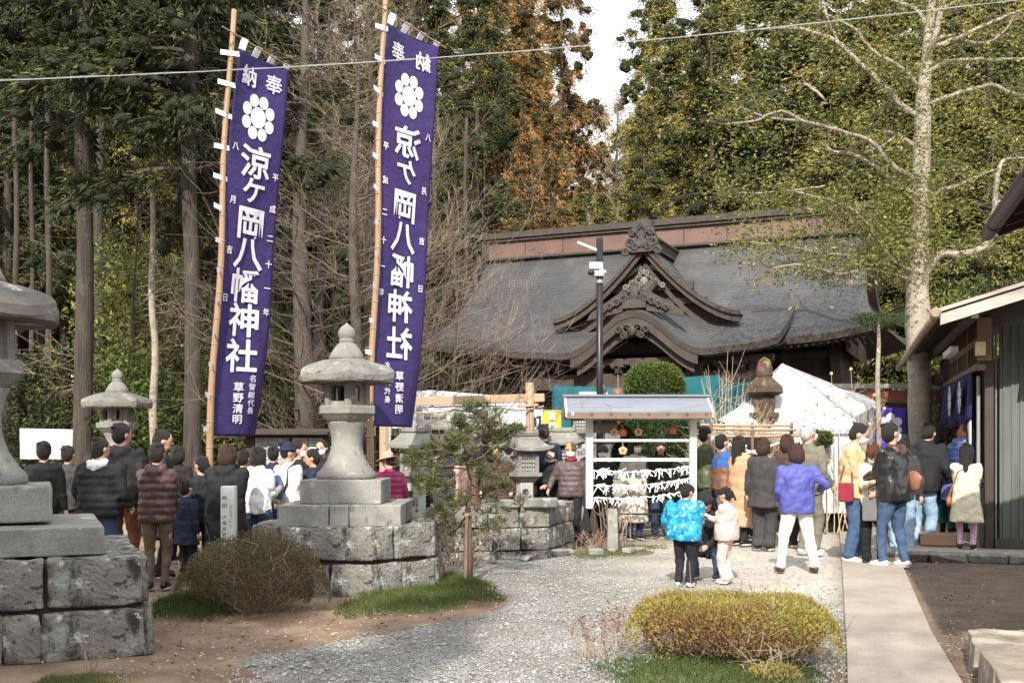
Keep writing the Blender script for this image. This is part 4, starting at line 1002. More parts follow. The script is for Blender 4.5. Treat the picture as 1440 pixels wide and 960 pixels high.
# ---------------------------------------------------------------- camera pole
cp = thing('camera_pole', 'slim black pole carrying security cameras and a white arm, behind the rack', 'camera pole', (W(843, 600, 19.2).x, 19.2, 0))
q = lambda px, py: W(px, py, 19.2)-cp.location
part(cp, 'pole', MB().tube([(-.0, 0, 0), q(843, 335)], .058, 14), BLACK, smooth=True)
part(cp, 'cable_duct', MB().tube([(.05, .03, 1), q(847, 337)], .015, 6), BLACK)
part(cp, 'arm', MB().tube([q(812, 341), q(842, 353)], .028, 8), WHITE)
part(cp, 'junction_box', MB().box(q(838, 374), (.24, .14, .12)), WHITE, bevel=.01)
part(cp, 'lamp_box', MB().box(q(841, 385), (.2, .16, .1)), mat('cream_box', (.6, .56, .48), rough=.5), bevel=.01)
part(cp, 'camera', MB().tube([q(829, 386)+V(0, -.2, 0), q(835, 383)], .045, 12), BLACK, smooth=True)
part(cp, 'camera_hood', MB().ell(q(846, 383), (.09, .1, .06)), WHITE, smooth=True)
part(cp, 'clamp', MB().lathe([(.07, -.03), (.07, .03)], 14, c=tuple(q(843, 396))), mat('zinc', (.35, .35, .35), rough=.4, metal=.6))

# ---------------------------------------------------------------- signs and small banners
nb = thing('notice_board', 'dark roofed notice board covered in pale papers behind the white-jacketed visitors', 'notice board', tuple(W(405, 625, 17)-V(0, 0, EYE)))
zz = lambda y: EYE+(HY-y)*17/F
part(nb, 'back_panel', MB().box((0, 0, (zz(613)+zz(680))/2), (1.05, .05, zz(613)-zz(680))), mat('pale_board', (.38, .38, .37), rough=.6))
part(nb, 'roof', MB().hexa([(-.72, -.3, zz(611)), (.68, -.3, zz(611)), (.68, .25, zz(606)), (-.72, .25, zz(606)), (-.72, -.3, zz(608)), (.68, -.3, zz(608)), (.68, .25, zz(602)), (-.72, .25, zz(602))]), DARKW)
for x in (-.62, .6): part(nb, 'post', MB().box((x, .03, zz(610)/2), (.1, .1, zz(610))), DARKW)
part(nb, 'frame', MB().box((0, -.03, zz(613)), (1.15, .06, .05)).box((-.54, -.03, 1.3), (.04, .06, 1.0)).box((.05, -.03, 1.3), (.03, .05, 1.0)), DARKW)
NOTE = mat('notice_paper', (.62, .62, .6), rough=.9, bump=0); PINKN = mat('pink_print', (.6, .15, .15), rough=.9, bump=0)
for i, (x, z, a, b_) in enumerate([(-.42, 1.68, .18, .24), (-.2, 1.7, .2, .16), (-.25, 1.48, .3, .2), (.2, 1.66, .22, .3), (.44, 1.62, .18, .26), (.22, 1.36, .3, .22), (-.42, 1.3, .15, .2)]):
    s_ = part(nb, 'notice', MB().box((x, -.035, z), (a, .008, b_)), NOTE)
    l_ = MB()
    for k in range(5): l_.box((x, -.0405, z+b_*.35-k*b_*.17), (a*.7, .002, b_*.05))
    part(nb, 'notice_print', l_, PINKN if i in (3, 5) else INK)
ps = thing('wooden_sign_post', 'short white square signpost with black writing behind the brown azalea', 'signpost', tuple(W(322, 625, 11.6)-V(0, 0, EYE)))
hz = EYE+(HY-683)*11.6/F
part(ps, 'post', MB().prism([(-.075, -.075), (.075, -.075), (.075, .075), (-.075, .075)], 0, hz, 1), mat('pale_grey_wood', (.55, .55, .53), (.45, .45, .43), .8, 3, .1, 40, stretch=(1, 1, .1)), bevel=.005)
tx = MB()
for i, ch in enumerate('奉納'): glyph(tx, ch, (-.035, -.077, hz-.13-.075*i), .06, MFRONT, .01)
for i, ch in enumerate('大福宮野町'): glyph(tx, ch, (-.035, -.077, hz-.33-.065*i), .05, MFRONT, .01)
for i, ch in enumerate('さとうにし'): glyph(tx, ch, (.035, -.077, hz-.22-.05*i), .045, MFRONT, .01)
part(ps, 'lettering', tx, mat('faded_ink', (.16, .16, .16), rough=.9, bump=0))
ps.rotation_euler.z = R(4)
pc = thing('stone_pillar', 'slim white inscribed stone pillar between the middle lantern and the young pine', 'stone pillar', tuple(G(585, 742)))
part(pc, 'shaft', MB().prism([(-.09, -.08), (.09, -.08), (.09, .08), (-.09, .08)], 0, 1.32, 1), STONE2, bevel=.01)
part(pc, 'cap', MB().box((0, 0, 1.34), (.24, .22, .06)), STONE2, bevel=.01)
tx = MB()
for i, ch in enumerate('奉納'): glyph(tx, ch, (-.045, -.083, 1.18-.09*i), .075, MFRONT)
for i, ch in enumerate('氏子総代中'): glyph(tx, ch, (.04, -.083, 1.1-.075*i), .06, MFRONT)
part(pc, 'inscription', tx, INK)
# yellow and white nobori behind
def nobori(name_label, px0, px1, py0, py1, d_, m_, chars=None, col=None):
    t = thing('upright_flag', name_label, 'flag', tuple(W((px0+px1)/2, 625, d_)-V(0, 0, EYE)))
    g = [[W(px0+(px1-px0)*j/8, py0+(py1-py0)*i/12, d_)+V(0, .03*math.sin(j*.9+i*.4), 0) for j in range(9)] for i in range(13)]
    part(t, 'cloth', MB().sheet(g), m_, smooth=True, world=True)
    part(t, 'pole', MB().tube([V(W(px0-1.5, 0, d_).x, d_+.05, 0), W(px0-1.5, py0-4, d_)+V(0, .05, 0)], .015, 6), WHITE, world=True)
    part(t, 'top_rod', MB().tube([W(px0-2, py0-1, d_)+V(0, .03, 0), W(px1, py0-1, d_)+V(0, .03, 0)], .008, 6), WHITE, world=True)
    if chars:
        h_ = (py1-py0)/(len(chars)+.2)
        for i, ch in enumerate(chars):
            tx_ = MB(); glyph(tx_, ch, W((px0+px1)/2, py0+h_*(i+.6), d_-.06), h_*d_/F*.85, MFRONT, .015); part(t, 'character', tx_, col, world=True)
nobori('yellow festival flag left of the white rack', 764, 789, 578, 606, 21, mat('yellow_cloth', (.75, .5, .03), rough=.8), '開運', CLOTHW)
nobori('white flag with dark writing beside the gate post', 750, 762, 577, 640, 21.4, CLOTHW, '初詣', INK)
nobori('small purple and white flag behind the young pine', 667, 686, 575, 620, 22, PURP, '神', PRINT)
nobori('red, white and blue striped flag seen through the white rack', 868, 876, 585, 632, 20.7, mat('red_cloth', (.6, .03, .04), rough=.8))
nobori('blue strip flag seen through the white rack', 859, 868, 586, 632, 20.9, mat('blue_cloth', (.05, .07, .4), rough=.8))
single('white_panel', 'blank white panel on the hall porch above the rack roof', 'panel', MB().box((0, 0, 0), (.62, .03, .35)), CLOTHW, tuple(W(834, 562, 23.5)))
# purple crest curtain far right
cc = thing('crest_curtain', 'purple curtain with large white plum crest beside the tree trunk', 'curtain', tuple(W(1252, 595, 21.8)))
part(cc, 'cloth', MB().sheet([[(-.3+.6*j/10, .03*math.sin(j*1.2), .32-.95*i/8-(.0 if 0 else 0)) for j in range(11)] for i in range(9)]), mat('bright_purple_cloth', (.09, .04, .42), (.07, .03, .34), .8, 2, .1), smooth=True)
cr = MB(); cr.lathe([(.001, 0), (.11, 0)], 24, c=(0, 0, 0), capped=False)
for k in range(6): a = 2*math.pi*k/6+.5; cr.lathe([(.001, 0), (.09, 0)], 20, c=(.17*math.cos(a), .17*math.sin(a), 0), capped=False)
cr.xf(Matrix.Translation((-.02, -.06, -.05)) @ Matrix.Rotation(R(90), 4, 'X')); part(cc, 'plum_crest', cr, CLOTHW)

# ---------------------------------------------------------------- amulet shop on the right
shop = thing('amulet_shop', 'timber shrine shop with purple curtain, green metal side wall and pale fascia', 'shop', (6.87, 15.5, 0), R(-17.05))
GREEN = mat('green_grey_siding', (.125, .135, .12), (.085, .095, .085), .6, 2, .1, 20, stretch=(1, 1, .2), spots=[(3, (.06, .07, .06), .5, .72, (1, 1, .3)), (1.2, (.19, .18, .15), .55, .75, (1, 1, .5)), (14, (.10, .06, .04), .66, .74, None)])
GREYP = mat('grey_green_boards', (.27, .29, .27), (.2, .22, .2), .7, 3, .15, 20)
OLD = mat('pale_weathered_fascia', (.42, .37, .32), (.27, .23, .19), .8, 3, .3, 30, stretch=(.15, 1, 1), spots=[(4, (.2, .16, .12), .6, .72, (.3, 1, 3))])
zr_ = lambda x: 3.34+.30*(x+.73)
part(shop, 'side_wall', MB().box((2.1, .06, 1.7), (3.8, .08, 3.3)), GREEN)
for k in range(34): part(shop, 'batten', MB().box((.15+k*.11, .012, 1.72), (.028, .03, 3.2)), GREEN)
part(shop, 'plinth', MB().box((2.1, .0, .12), (3.95, .2, .24)), mat('dark_plinth', (.07, .065, .06), rough=.9))
part(shop, 'corner_post', MB().box((.05, -.02, 1.65), (.12, .12, 3.3)), BROWNW, bevel=.01)
part(shop, 'front_wall', MB().box((.05, 3.6, .5), (.08, 6.9, .95)), GREYP)
for k in range(14): part(shop, 'wall_board', MB().box((-.002, .4+k*.5, .52), (.03, .46, .9)), GREYP)
part(shop, 'counter', MB().box((-.14, 3.5, 1.06), (.42, 6.6, .06)), GREYP, bevel=.01)
part(shop, 'counter_display', MB().box((-.2, .35, 1.12), (.2, .4, .06)).box((-.2, 1.0, 1.11), (.22, .5, .04)), CLOTHW)
part(shop, 'interior_back', MB().box((2.2, 3.6, 1.7), (.1, 7.0, 3.2)), DARKW)
part(shop, 'floor', MB().box((1.1, 3.6, .2), (2.0, 6.9, .1)), DARKW)
part(shop, 'far_wall', MB().box((1.1, 7.2, 1.7), (2.2, .1, 3.3)), DARKW)
for y in (1.3, 2.7, 4.3, 6.9): part(shop, 'post', MB().box((.05, y, 1.9), (.12, .12, 2.9)), DARKW)
part(shop, 'lit_paper', MB().box((-.17, .36, 1.60), (.02, .34, .85)), mat('white_paper_panel', (.85, .85, .83), rough=.8))
part(shop, 'paper_strip', MB().box((-.05, 1.75, 1.6), (.02, .1, .8)), CLOTHW)
GLS = mat('dusty_glass', (.10, .10, .095), (.16, .155, .14), .35, 5, 0, spec=.5)
for j, (ya, yb) in enumerate(((.2, 1.65), (1.75, 3.2), (3.3, 4.75))):
    for (za, zb) in ((2.8, 3.12), (3.17, 3.5)):
        w_ = part(shop, 'window', MB().box((-.01, (ya+yb)/2, (za+zb)/2), (.03, yb-ya-.06, zb-za-.04)), GLS)
        fr_ = MB()
        for y in (ya, yb): fr_.box((-.03, y, (za+zb)/2), (.05, .05, zb-za))
        for z in (za, zb): fr_.box((-.03, (ya+yb)/2, z), (.05, yb-ya, .04))
        for k in range(1, 9): fr_.box((-.03, ya+(yb-ya)*k/9, (za+zb)/2), (.02, .012, zb-za))
        f_ = link('window_frame', fr_.mesh('window_frame', CEDAR), w_)
part(shop, 'lintel', MB().box((-.06, 2.5, 2.72), (.14, 5.2, .09)), CEDAR, bevel=.008)
part(shop, 'wall_above', MB().box((.06, 3.6, 3.45), (.05, 7.2, .5)), DARKW)
part(shop, 'nameplate', MB().box((-.02, -.13, 3.12), (.2, .03, .62)), CEDAR)
part(shop, 'wall_lamp', MB().box((-.08, -.17, 2.98), (.13, .13, .2)), mat('cream_lamp_glass', (.8, .62, .42), rough=.5), bevel=.01)
# roof: slope rising to the right
RTOP = mat('brown_sheet_roof', (.16, .14, .13), (.1, .09, .085), .6, 2, .2)
def rp_(x, y, dz): return (x, y, zr_(x)+dz)
rf = MB()
rf.hexa([rp_(-.73, -1.48, .0), rp_(3.2, -1.48, 0), rp_(3.2, 7.6, 0), rp_(-.73, 7.6, 0), rp_(-.73, -1.48, .07), rp_(3.2, -1.48, .07), rp_(3.2, 7.6, .07), rp_(-.73, 7.6, .07)])
part(shop, 'roof', rf, RTOP)
part(shop, 'fascia', MB().hexa([(-.73, -1.52, zr_(-.73)-.14), (3.2, -1.52, zr_(3.2)-.14), (3.2, -1.485, zr_(3.2)-.14), (-.73, -1.485, zr_(-.73)-.14), (-.73, -1.52, zr_(-.73)+.01), (3.2, -1.52, zr_(3.2)+.01), (3.2, -1.485, zr_(3.2)+.01), (-.73, -1.485, zr_(-.73)+.01)]), OLD)
part(shop, 'fascia_cap', MB().hexa([(-.76, -1.56, zr_(-.76)+.035), (3.2, -1.56, zr_(3.2)+.035), (3.2, -1.40, zr_(3.2)+.035), (-.76, -1.40, zr_(-.76)+.035), (-.76, -1.56, zr_(-.76)+.085), (3.2, -1.56, zr_(3.2)+.085), (3.2, -1.40, zr_(3.2)+.085), (-.76, -1.40, zr_(-.76)+.085)]), OLD)
for k in range(18): part(shop, 'rafter', MB().beam((-.70, -1.3+k*.5, zr_(-.70)-.05), (.1, -1.3+k*.5, zr_(.1)-.05), .05, .08), BROWNW)
part(shop, 'purlin', MB().box((-.3, 2.8, zr_(-.3)-.14), (.09, 8.6, .1)), BROWNW)
# gutter: half-split, jointed like bamboo
GUT = mat('weathered_gutter', (.33, .25, .17), (.2, .15, .1), .7, 4, .2)
gt_ = MB().tube([(-.80, -1.60, zr_(-.73)-.02), (-.80, 7.7, zr_(-.73)-.10)], .055, 12)
gobj = part(shop, 'gutter', gt_, GUT, smooth=True)
for k in range(24):
    z = zr_(-.73)-.02-.08*k/24; part(shop, 'gutter_joint', MB().lathe([(.06, -.015), (.063, 0), (.06, .015)], 10).xf(Matrix.Translation((-.80, -1.5+k*.39, z)) @ Matrix.Rotation(R(90), 4, 'X')), GUT)
part(shop, 'gutter_joint', MB().lathe([(.03, -.09), (.075, -.03), (.075, .06), (.05, .09)], 12).xf(Matrix.Translation((-.80, -1.62, zr_(-.73))) @ Matrix.Rotation(R(90), 4, 'X')), GUT)
part(shop, 'strip_light', MB().box((-.38, .9, 3.02), (.12, 1.2, .10)), WHITE, bevel=.01)
part(shop, 'loudspeaker', MB().lathe([(.04, -.12), (.05, 0), (.12, .1), (.12, .12)], 18).xf(Matrix.Translation((-.25, 5.0, 2.85)) @ Matrix.Rotation(R(100), 4, 'X')), mat('grey_speaker', (.12, .115, .11), rough=.5), smooth=True)
part(shop, 'chimney_box', MB().box((1.1, -.9, zr_(1.1)+.25), (.25, .25, .4)), mat('grey_vent', (.3, .32, .34), rough=.5))
part(shop, 'lean_to_roof', MB().hexa([(.55, -1.1, 3.02), (2.9, -1.1, 3.5), (2.9, -.1, 3.6), (.55, -.1, 3.12), (.55, -1.1, 3.06), (2.9, -1.1, 3.54), (2.9, -.1, 3.64), (.55, -.1, 3.16)]), CEDAR)
# purple noren curtain: two lengths
NOREN = mat('navy_purple_noren', (.020, .014, .075), (.015, .011, .055), .85, 2, .15, 30)
nr_ = thing('noren_curtain', 'dark purple shop curtain with white crest hanging over the shop counter', 'curtain', (6.87, 15.5, 0), R(-17.05))
for ya, yb, zl in ((.15, 1.7, 1.97), (1.78, 3.3, 2.0), (3.4, 4.9, 2.05)):
    n_ = 26
    g = [[(-.16-.05*math.sin(j*1.25)*(i/8)-.05*(i/8)*math.sin(j*.5), ya+(yb-ya)*j/n_, 2.68-(2.68-zl)*i/8-.10*math.sin(math.pi*j/n_)*(i/8)) for j in range(n_+1)] for i in range(9)]
    part(nr_, 'cloth_panel', MB().sheet(g), NOREN, smooth=True, solid=.004)
cr = MB()
def dsc(y, z, r_): cr.add([(-.25, y, z)]+[(-.25, y+r_*math.cos(a), z+r_*math.sin(a)) for a in [2*math.pi*k/18 for k in range(18)]], [(0, 1+k, 1+(k+1) % 18) for k in range(18)])
for yc in (.95, 2.5):
    dsc(yc, 2.33, .13)
    for k in range(8): a = 2*math.pi*(k+.5)/8; dsc(yc+.2*math.cos(a), 2.33+.2*math.sin(a), .07)
part(nr_, 'plum_crest', cr, mat('faded_white_print', (.5, .49, .52), rough=.85))
# concrete step in front of the shop
pf = thing('shop_step', 'rough concrete platform below the shop counter where visitors stand', 'step', (6.87, 15.5, 0), R(-17.05))
CONC2 = mat('old_concrete', (.40, .34, .28), (.3, .25, .2), .9, 3, .4, 60, spots=[(7, (.2, .17, .13), .58, .7, None)])
part(pf, 'platform', MB().prism([(-1.25, -.75), (3, -.75), (3, -.02), (-.02, -.02), (-.02, 6), (-1.25, 6)], -.05, .10, 1), CONC2, bevel=.02)
part(pf, 'drain_pipe', MB().tube([(-.08, .05, .1), (-.08, .05, 2.6)], .025, 8), GREYP)
rr = random.Random(12)
for k in range(8):
    mb = hull_block(.5, .28, .15, .03, .03, rr); o = link('edge_stone', mb.mesh('edge_stone', STONE), pf); o.location = (-1.1+k*.52, -.86, -.04)
for k in range(9):
    mb = hull_block(.24, .5, .13, .03, .03, rr); o = link('edge_stone', mb.mesh('edge_stone', STONE if k > 3 else CONC2), pf); o.location = (-1.38, -.5+k*.54, -.04)
sbx = thing('step_box', 'low pale wooden step box under the shop counter', 'step box', tuple(V(W(1318, 0, 15.9).x, 15.9, .10)), R(-17))
part(sbx, 'tread', MB().box((0, 0, .17), (.5, .36, .035)), NEWWOOD, bevel=.005)
for y in (-.16, .16): part(sbx, 'board', MB().box((0, y, .085), (.48, .03, .135)), NEWWOOD)
for x in (-.22, .22): part(sbx, 'end_board', MB().box((x, 0, .08), (.03, .28, .13)), NEWWOOD)

# neighbouring building whose eave shows top right; it shades the ground before the shop
nbld = thing('neighbouring_building', 'dark eave and gutter of the nearer building, top right corner', 'building', (4.93, 11, 0), R(-17.05))
zE = 3.8
part(nbld, 'roof', MB().hexa([(0, 0, zE), (5, 0, zE+1.7), (5, -7.2, zE+1.7), (0, -7.2, zE), (0, 0, zE+.1), (5, 0, zE+1.8), (5, -7.2, zE+1.8), (0, -7.2, zE+.1)][::1]), DARKW)
part(nbld, 'gutter', MB().tube([(-.02, .03, zE-.02), (-.02, -7.25, zE-.02)], .075, 14), mat('brown_gutter_pipe', (.07, .045, .035), (.05, .035, .03), .5, 3, .1), smooth=True)
for y in (-.5, -2.6): part(nbld, 'gutter_joint', MB().lathe([(.085, -.04), (.085, .04)], 14).xf(Matrix.Translation((-.02, y, zE-.02)) @ Matrix.Rotation(R(90), 4, 'X')), MATS['brown_gutter_pipe'])
part(nbld, 'wall', MB().box((2.9, -3.6, 2.1), (3.6, 6.2, 4.2)), DARKW)
for k in range(14): part(nbld, 'rafter', MB().beam((.05, -.15-k*.52, zE-.04), (1.2, -.15-k*.52, zE+.36), .06, .09), BROWNW)

# low rock wall and turf behind the queue, bamboo rails round the shrubs
rw = thing('rock_edging', 'low sunlit rock edging behind the queue at the end of the path', 'stone wall', (0, 0, 0))
rr = random.Random(9)
PALES = mat('pale_rock', (.42, .39, .33), (.3, .27, .22), .9, 3, .4, 20, spots=[(6, (.18, .16, .12), .6, .7, None)])
wall_run(rw, G(1130, 724), G(1195, 722), [(-.03, .16, 0), (.16, .32, -.04)], .4, .35, mt=PALES, jit=.05)
wall_run(rw, G(1000, 722), G(1130, 724), [(-.03, .18, 0)], .4, .3, mt=PALES, jit=.04)
bf = thing('bamboo_rail', 'pale bamboo rail fence round the dry shrubs behind the queue', 'fence', tuple(W(1050, 625, 18.5)-V(0, 0, EYE)))
for (a0, b0, a1, b1) in ((990, 602, 1120, 604), (1000, 613, 1124, 612), (985, 597, 1112, 598)):
    part(bf, 'rail', MB().tube([W(a0, b0, 18.6), W((a0+a1)/2, (b0+b1)/2+1, 18.5), W(a1, b1, 18.4)], .024, 8), BAMBOO, world=True)
for px in (1000, 1058, 1113): part(bf, 'post', MB().tube([W(px, 594, 18.5), V(W(px, 0, 18.5).x, 18.5, 0)], .03, 8), CEDAR, world=True)
part(bf, 'lattice', MB().tube([W(1010, 650, 18.3), W(1110, 618, 18.3)], .02, 6).tube([W(1010, 620, 18.3), W(1110, 652, 18.3)], .02, 6), WHITE, world=True)
# overhead wire
pts = []
for k in range(41):
    u = k/40; pts.append(W(-30+1500*u, 119-119*u+18*math.sin(math.pi*u)-4, 9+4*u))
cable = thing('overhead_cable', 'thin pale cable crossing in front of the banners and trees', 'cable', tuple(W(-30, 119, 9)))
part(cable, 'wire', MB().tube(pts, .0034, 6), mat('cable_grey', (.35, .35, .34), rough=.5, bump=0), world=True)
part(cable, 'messenger_wire', MB().tube([p+V(0, .02, .012+.004*math.sin(i*2.1)) for i, p in enumerate(pts)], .003, 5), MATS['cable_grey'], world=True)
# ---------------------------------------------------------------- trees
BARK = mat('cedar_bark', (.068, .056, .045), (.036, .03, .024), .95, 5, .8, 18, dist=.03, stretch=(2.5, 2.5, .25), spots=[(1.3, (.11, .10, .085), .55, .75, None), (5, (.02, .017, .015), .6, .72, (3, 3, .3))])
PALEB = mat('pale_birch_like_bark', (.34, .295, .23), (.21, .18, .14), .85, 3, .35, 22, dist=.015, spots=[(7, (.14, .12, .09), .57, .66, (1, 1, 1.6)), (2.2, (.22, .20, .12), .54, .68, None), (18, (.52, .48, .41), .6, .7, None)])
TWIG = mat('bare_twig_bark', (.18, .135, .10), (.115, .087, .066), .85, 3, 0)
TWIGD = mat('brown_grey_bark', (.085, .068, .055), (.05, .041, .033), .9, 3, .3, 20)
CED_G = leafmat('cedar_green', [(.014, .024, .008), (.052, .070, .019), (.12, .135, .036), (.24, .22, .06)], .7, .2)
CED_B = leafmat('cedar_bronze', [(.08, .055, .018), (.22, .135, .045), (.42, .22, .075), (.60, .33, .13)], .7, .25)
CED_O = leafmat('cedar_olive', [(.036, .050, .014), (.13, .14, .035), (.30, .27, .07), (.48, .33, .10)], .7, .25)
CED_D = leafmat('cedar_painted_shade', [(.018, .026, .008), (.046, .058, .017), (.105, .105, .03)], .7, .12)  # darker cedar green with the forest shade painted into the leaves
def cedar_crown(seed, H, z0, Rm, nb, clump, per, ls, lw, droop=.5, top=.75, big=1.0):
    r = np.random.RandomState(seed); P = []; D = []; T = []
    br = MB()
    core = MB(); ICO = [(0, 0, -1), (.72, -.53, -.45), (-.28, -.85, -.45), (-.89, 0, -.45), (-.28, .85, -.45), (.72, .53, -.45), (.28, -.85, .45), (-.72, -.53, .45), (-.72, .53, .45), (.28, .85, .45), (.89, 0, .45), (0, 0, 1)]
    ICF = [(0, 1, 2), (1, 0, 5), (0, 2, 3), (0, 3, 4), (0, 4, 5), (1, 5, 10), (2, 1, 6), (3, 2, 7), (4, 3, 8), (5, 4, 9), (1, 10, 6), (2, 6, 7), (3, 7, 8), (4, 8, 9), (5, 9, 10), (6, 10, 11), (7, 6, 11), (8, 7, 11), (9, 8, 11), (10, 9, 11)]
    for i in range(nb):
        f = (i+r.rand())/nb; h = z0+(H-z0)*f
        Lb = Rm*((1-f)**top*.92+.10)*r.uniform(.6, 1.15); az = r.uniform(0, 6.283)
        rise = r.uniform(.05, .4)
        dv = np.array([math.cos(az), math.sin(az), 0])
        pts = []
        for q in range(6):
            t = q/5; pts.append(Vector((dv[0]*Lb*t*.97, dv[1]*Lb*t*.97, h+Lb*(rise*t-droop*t*t))))
        br.tube(pts, [.05*(1-.8*t_/5)*max(.4, Lb/3) for t_ in range(6)], 3, cap=False)
        nc = max(2, int(clump*Lb))
        for k in range(nc):
            t = .22+.8*r.rand()**.75
            c = np.array([dv[0]*Lb*t, dv[1]*Lb*t, h+Lb*(rise*t-droop*t*t)])+r.normal(size=3)*np.array([.17, .17, .10])*(.5+Lb*.3)
            rad = r.uniform(.18, .5)*big
            n_ = per
            n_ = per; off = r.normal(size=(n_, 3)); off /= np.linalg.norm(off, axis=1, keepdims=True); rr_ = .40+.72*r.rand(n_, 1)
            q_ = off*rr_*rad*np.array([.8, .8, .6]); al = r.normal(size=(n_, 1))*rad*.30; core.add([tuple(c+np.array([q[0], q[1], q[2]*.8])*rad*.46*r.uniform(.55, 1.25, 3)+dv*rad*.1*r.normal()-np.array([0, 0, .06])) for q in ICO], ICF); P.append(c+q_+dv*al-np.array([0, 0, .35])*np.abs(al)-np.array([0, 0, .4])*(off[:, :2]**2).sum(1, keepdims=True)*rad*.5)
            dd_ = off*.5+dv*.75+np.array([0, 0, -.5])+r.normal(size=(n_, 3))*.28; D.append(dd_)
            T.append(np.clip(r.beta(1.1, 1.5)+off[:, 2]*.06+r.normal(size=n_)*.07, 0, 1))
    P = np.concatenate(P); D = np.concatenate(D); T = np.concatenate(T)
    N_ = len(P)
    return P, D, r.uniform(.35, 1.5, N_)*ls, r.uniform(.5, 1.4, N_)*lw, T, (br, core)
def crown_mesh(name, args, m_):
    P, D, L_, W_, T, br = args; return leaves(P, D, L_, W_, T, name, m_), br
COREM = mat('painted_inner_shade', (.011, .015, .006), (.020, .025, .009), .95, 3, .9, 8, dist=.1)  # near-black cores: shade inside the leaf clumps put into colour
VAR = []
for i, (H, z0, Rm, nb) in enumerate([(24, 2.5, 3.6, 150), (24, 1.5, 4.0, 150), (24, 7.0, 3.8, 120)]):
    cm, (br, co_) = crown_mesh('crown', cedar_crown(40+i, H, z0, Rm, nb, 2.4, 92, .19, .042, big=1.6), CED_O)
    tr = MB(); tr.tube([(.0, 0, -.2), (.05, .03, H*.3), (-.05, .04, H*.6), (0, 0, H*.97)], [.26, .20, .11, .02], 10)
    VAR.append((cm, br.mesh('limb_work', TWIGD), tr.mesh('trunk', BARK, True), co_.mesh('clump_shade_core', COREM, True), H))
DARKV = []
def cedar(label, x, y, h, var, m_, rz, group=None, wide=1.0):
    cm, bm_, tm, ci_, H = VAR[var]; s = h/H
    t = thing('cedar_tree', label, 'tree', (x, y, 0), rz, group); t.scale = (s*wide, s*wide, s)
    for nme, me_ in (('crown', cm), ('limbs', bm_), ('trunk', tm), ('clump_shade_core', ci_)):
        o = link(nme, me_, t)
        if nme == 'crown':
            o.material_slots[0].link = 'OBJECT'; o.material_slots[0].material = m_
    return t
g_ = 'tall cedars of the forest behind the shrine'
lab = 'tall cedar of the dense forest behind the shrine'
# (px, distance, height, variant, material, width)
FOREST = [
 (672, 38, 19, 1, CED_G, 1.0), (600, 44, 24, 0, CED_G, 1.1), (560, 50, 25, 0, CED_O, 1.1), (700, 52, 26, 1, CED_B, 1.0), (735, 44, 21, 0, CED_B, 1.0), (772, 40, 14, 1, CED_B, .95), (700, 41, 19, 1, CED_B, .9), (738, 37, 13, 1, CED_B, .85),
 (760, 50, 20, 0, CED_O, 1.0), (652, 58, 29, 1, CED_B, 1.0), (820, 46, 12.5, 1, CED_O, 1.1), (850, 40, 11, 0, CED_O, 1.15), (790, 62, 33, 2, CED_B, .8), (912, 56, 27, 2, CED_O, .8), (935, 50, 23, 1, CED_O, .95), (845, 70, 21, 1, CED_O, 1.0), (740, 66, 36, 2, CED_O, .9),
 (905, 44, 15.5, 1, CED_O, 1.05), (950, 48, 20.5, 0, CED_O, 1.1), (905, 60, 21, 2, CED_O, .9), (1000, 45, 22, 0, CED_O, 1.1), (1050, 50, 27, 1, CED_O, 1.1), (1100, 44, 24, 0, CED_G, 1.15),
 (1150, 48, 27, 1, CED_O, 1.1), (1200, 42, 23, 0, CED_O, 1.1), (1250, 47, 27, 1, CED_B, 1.05), (1300, 40, 24, 0, CED_O, 1.1), (1345, 45, 27, 1, CED_O, 1.1), (1390, 38, 23, 0, CED_O, 1.1), (1440, 42, 26, 1, CED_G, 1.1), (1490, 38, 24, 0, CED_O, 1.1),
 (1130, 60, 32, 1, CED_B, 1.1), (1230, 62, 33, 0, CED_O, 1.2), (1340, 62, 33, 1, CED_O, 1.2), (1450, 60, 32, 0, CED_O, 1.2), (1025, 62, 30, 1, CED_G, 1.1), (985, 70, 30, 2, CED_O, 1.0),
 (500, 55, 28, 1, CED_G, 1.1), (440, 50, 27, 0, CED_G, 1.1), (385, 58, 29, 1, CED_G, 1.1), (330, 50, 27, 0, CED_O, 1.1), (270, 58, 29, 2, CED_O, 1.1), (210, 50, 27, 2, CED_O, 1.1), (150, 58, 30, 2, CED_O, 1.1), (90, 52, 27, 2, CED_G, 1.1), (30, 58, 30, 2, CED_O, 1.1), (-30, 50, 28, 2, CED_G, 1.1), (-90, 58, 30, 1, CED_G, 1.1),
 (60, 38, 22, 2, CED_O, 1.0), (180, 36, 21, 2, CED_O, .95), (300, 38, 22, 2, CED_G, 1.0), (10, 34, 21, 2, CED_D, 1.0), (-40, 40, 24, 2, CED_G, 1.1), (360, 44, 23, 0, CED_G, 1.0), (450, 42, 15, 1, CED_G, 1.0), (540, 42, 19, 1, CED_G, 1.0), (600, 60, 30, 0, CED_O, 1.1),
 (240, 70, 32, 1, CED_G, 1.2), (120, 70, 32, 1, CED_G, 1.2), (0, 70, 32, 1, CED_D, 1.2), (340, 72, 32, 1, CED_D, 1.2), (440, 72, 34, 0, CED_G, 1.2), (540, 74, 34, 1, CED_G, 1.2),
 (640, 46, 16, 1, CED_G, 1.0), (1530, 45, 26, 1, CED_O, 1.1), (1600, 50, 27, 0, CED_G, 1.1), (-160, 50, 28, 1, CED_G, 1.2)]
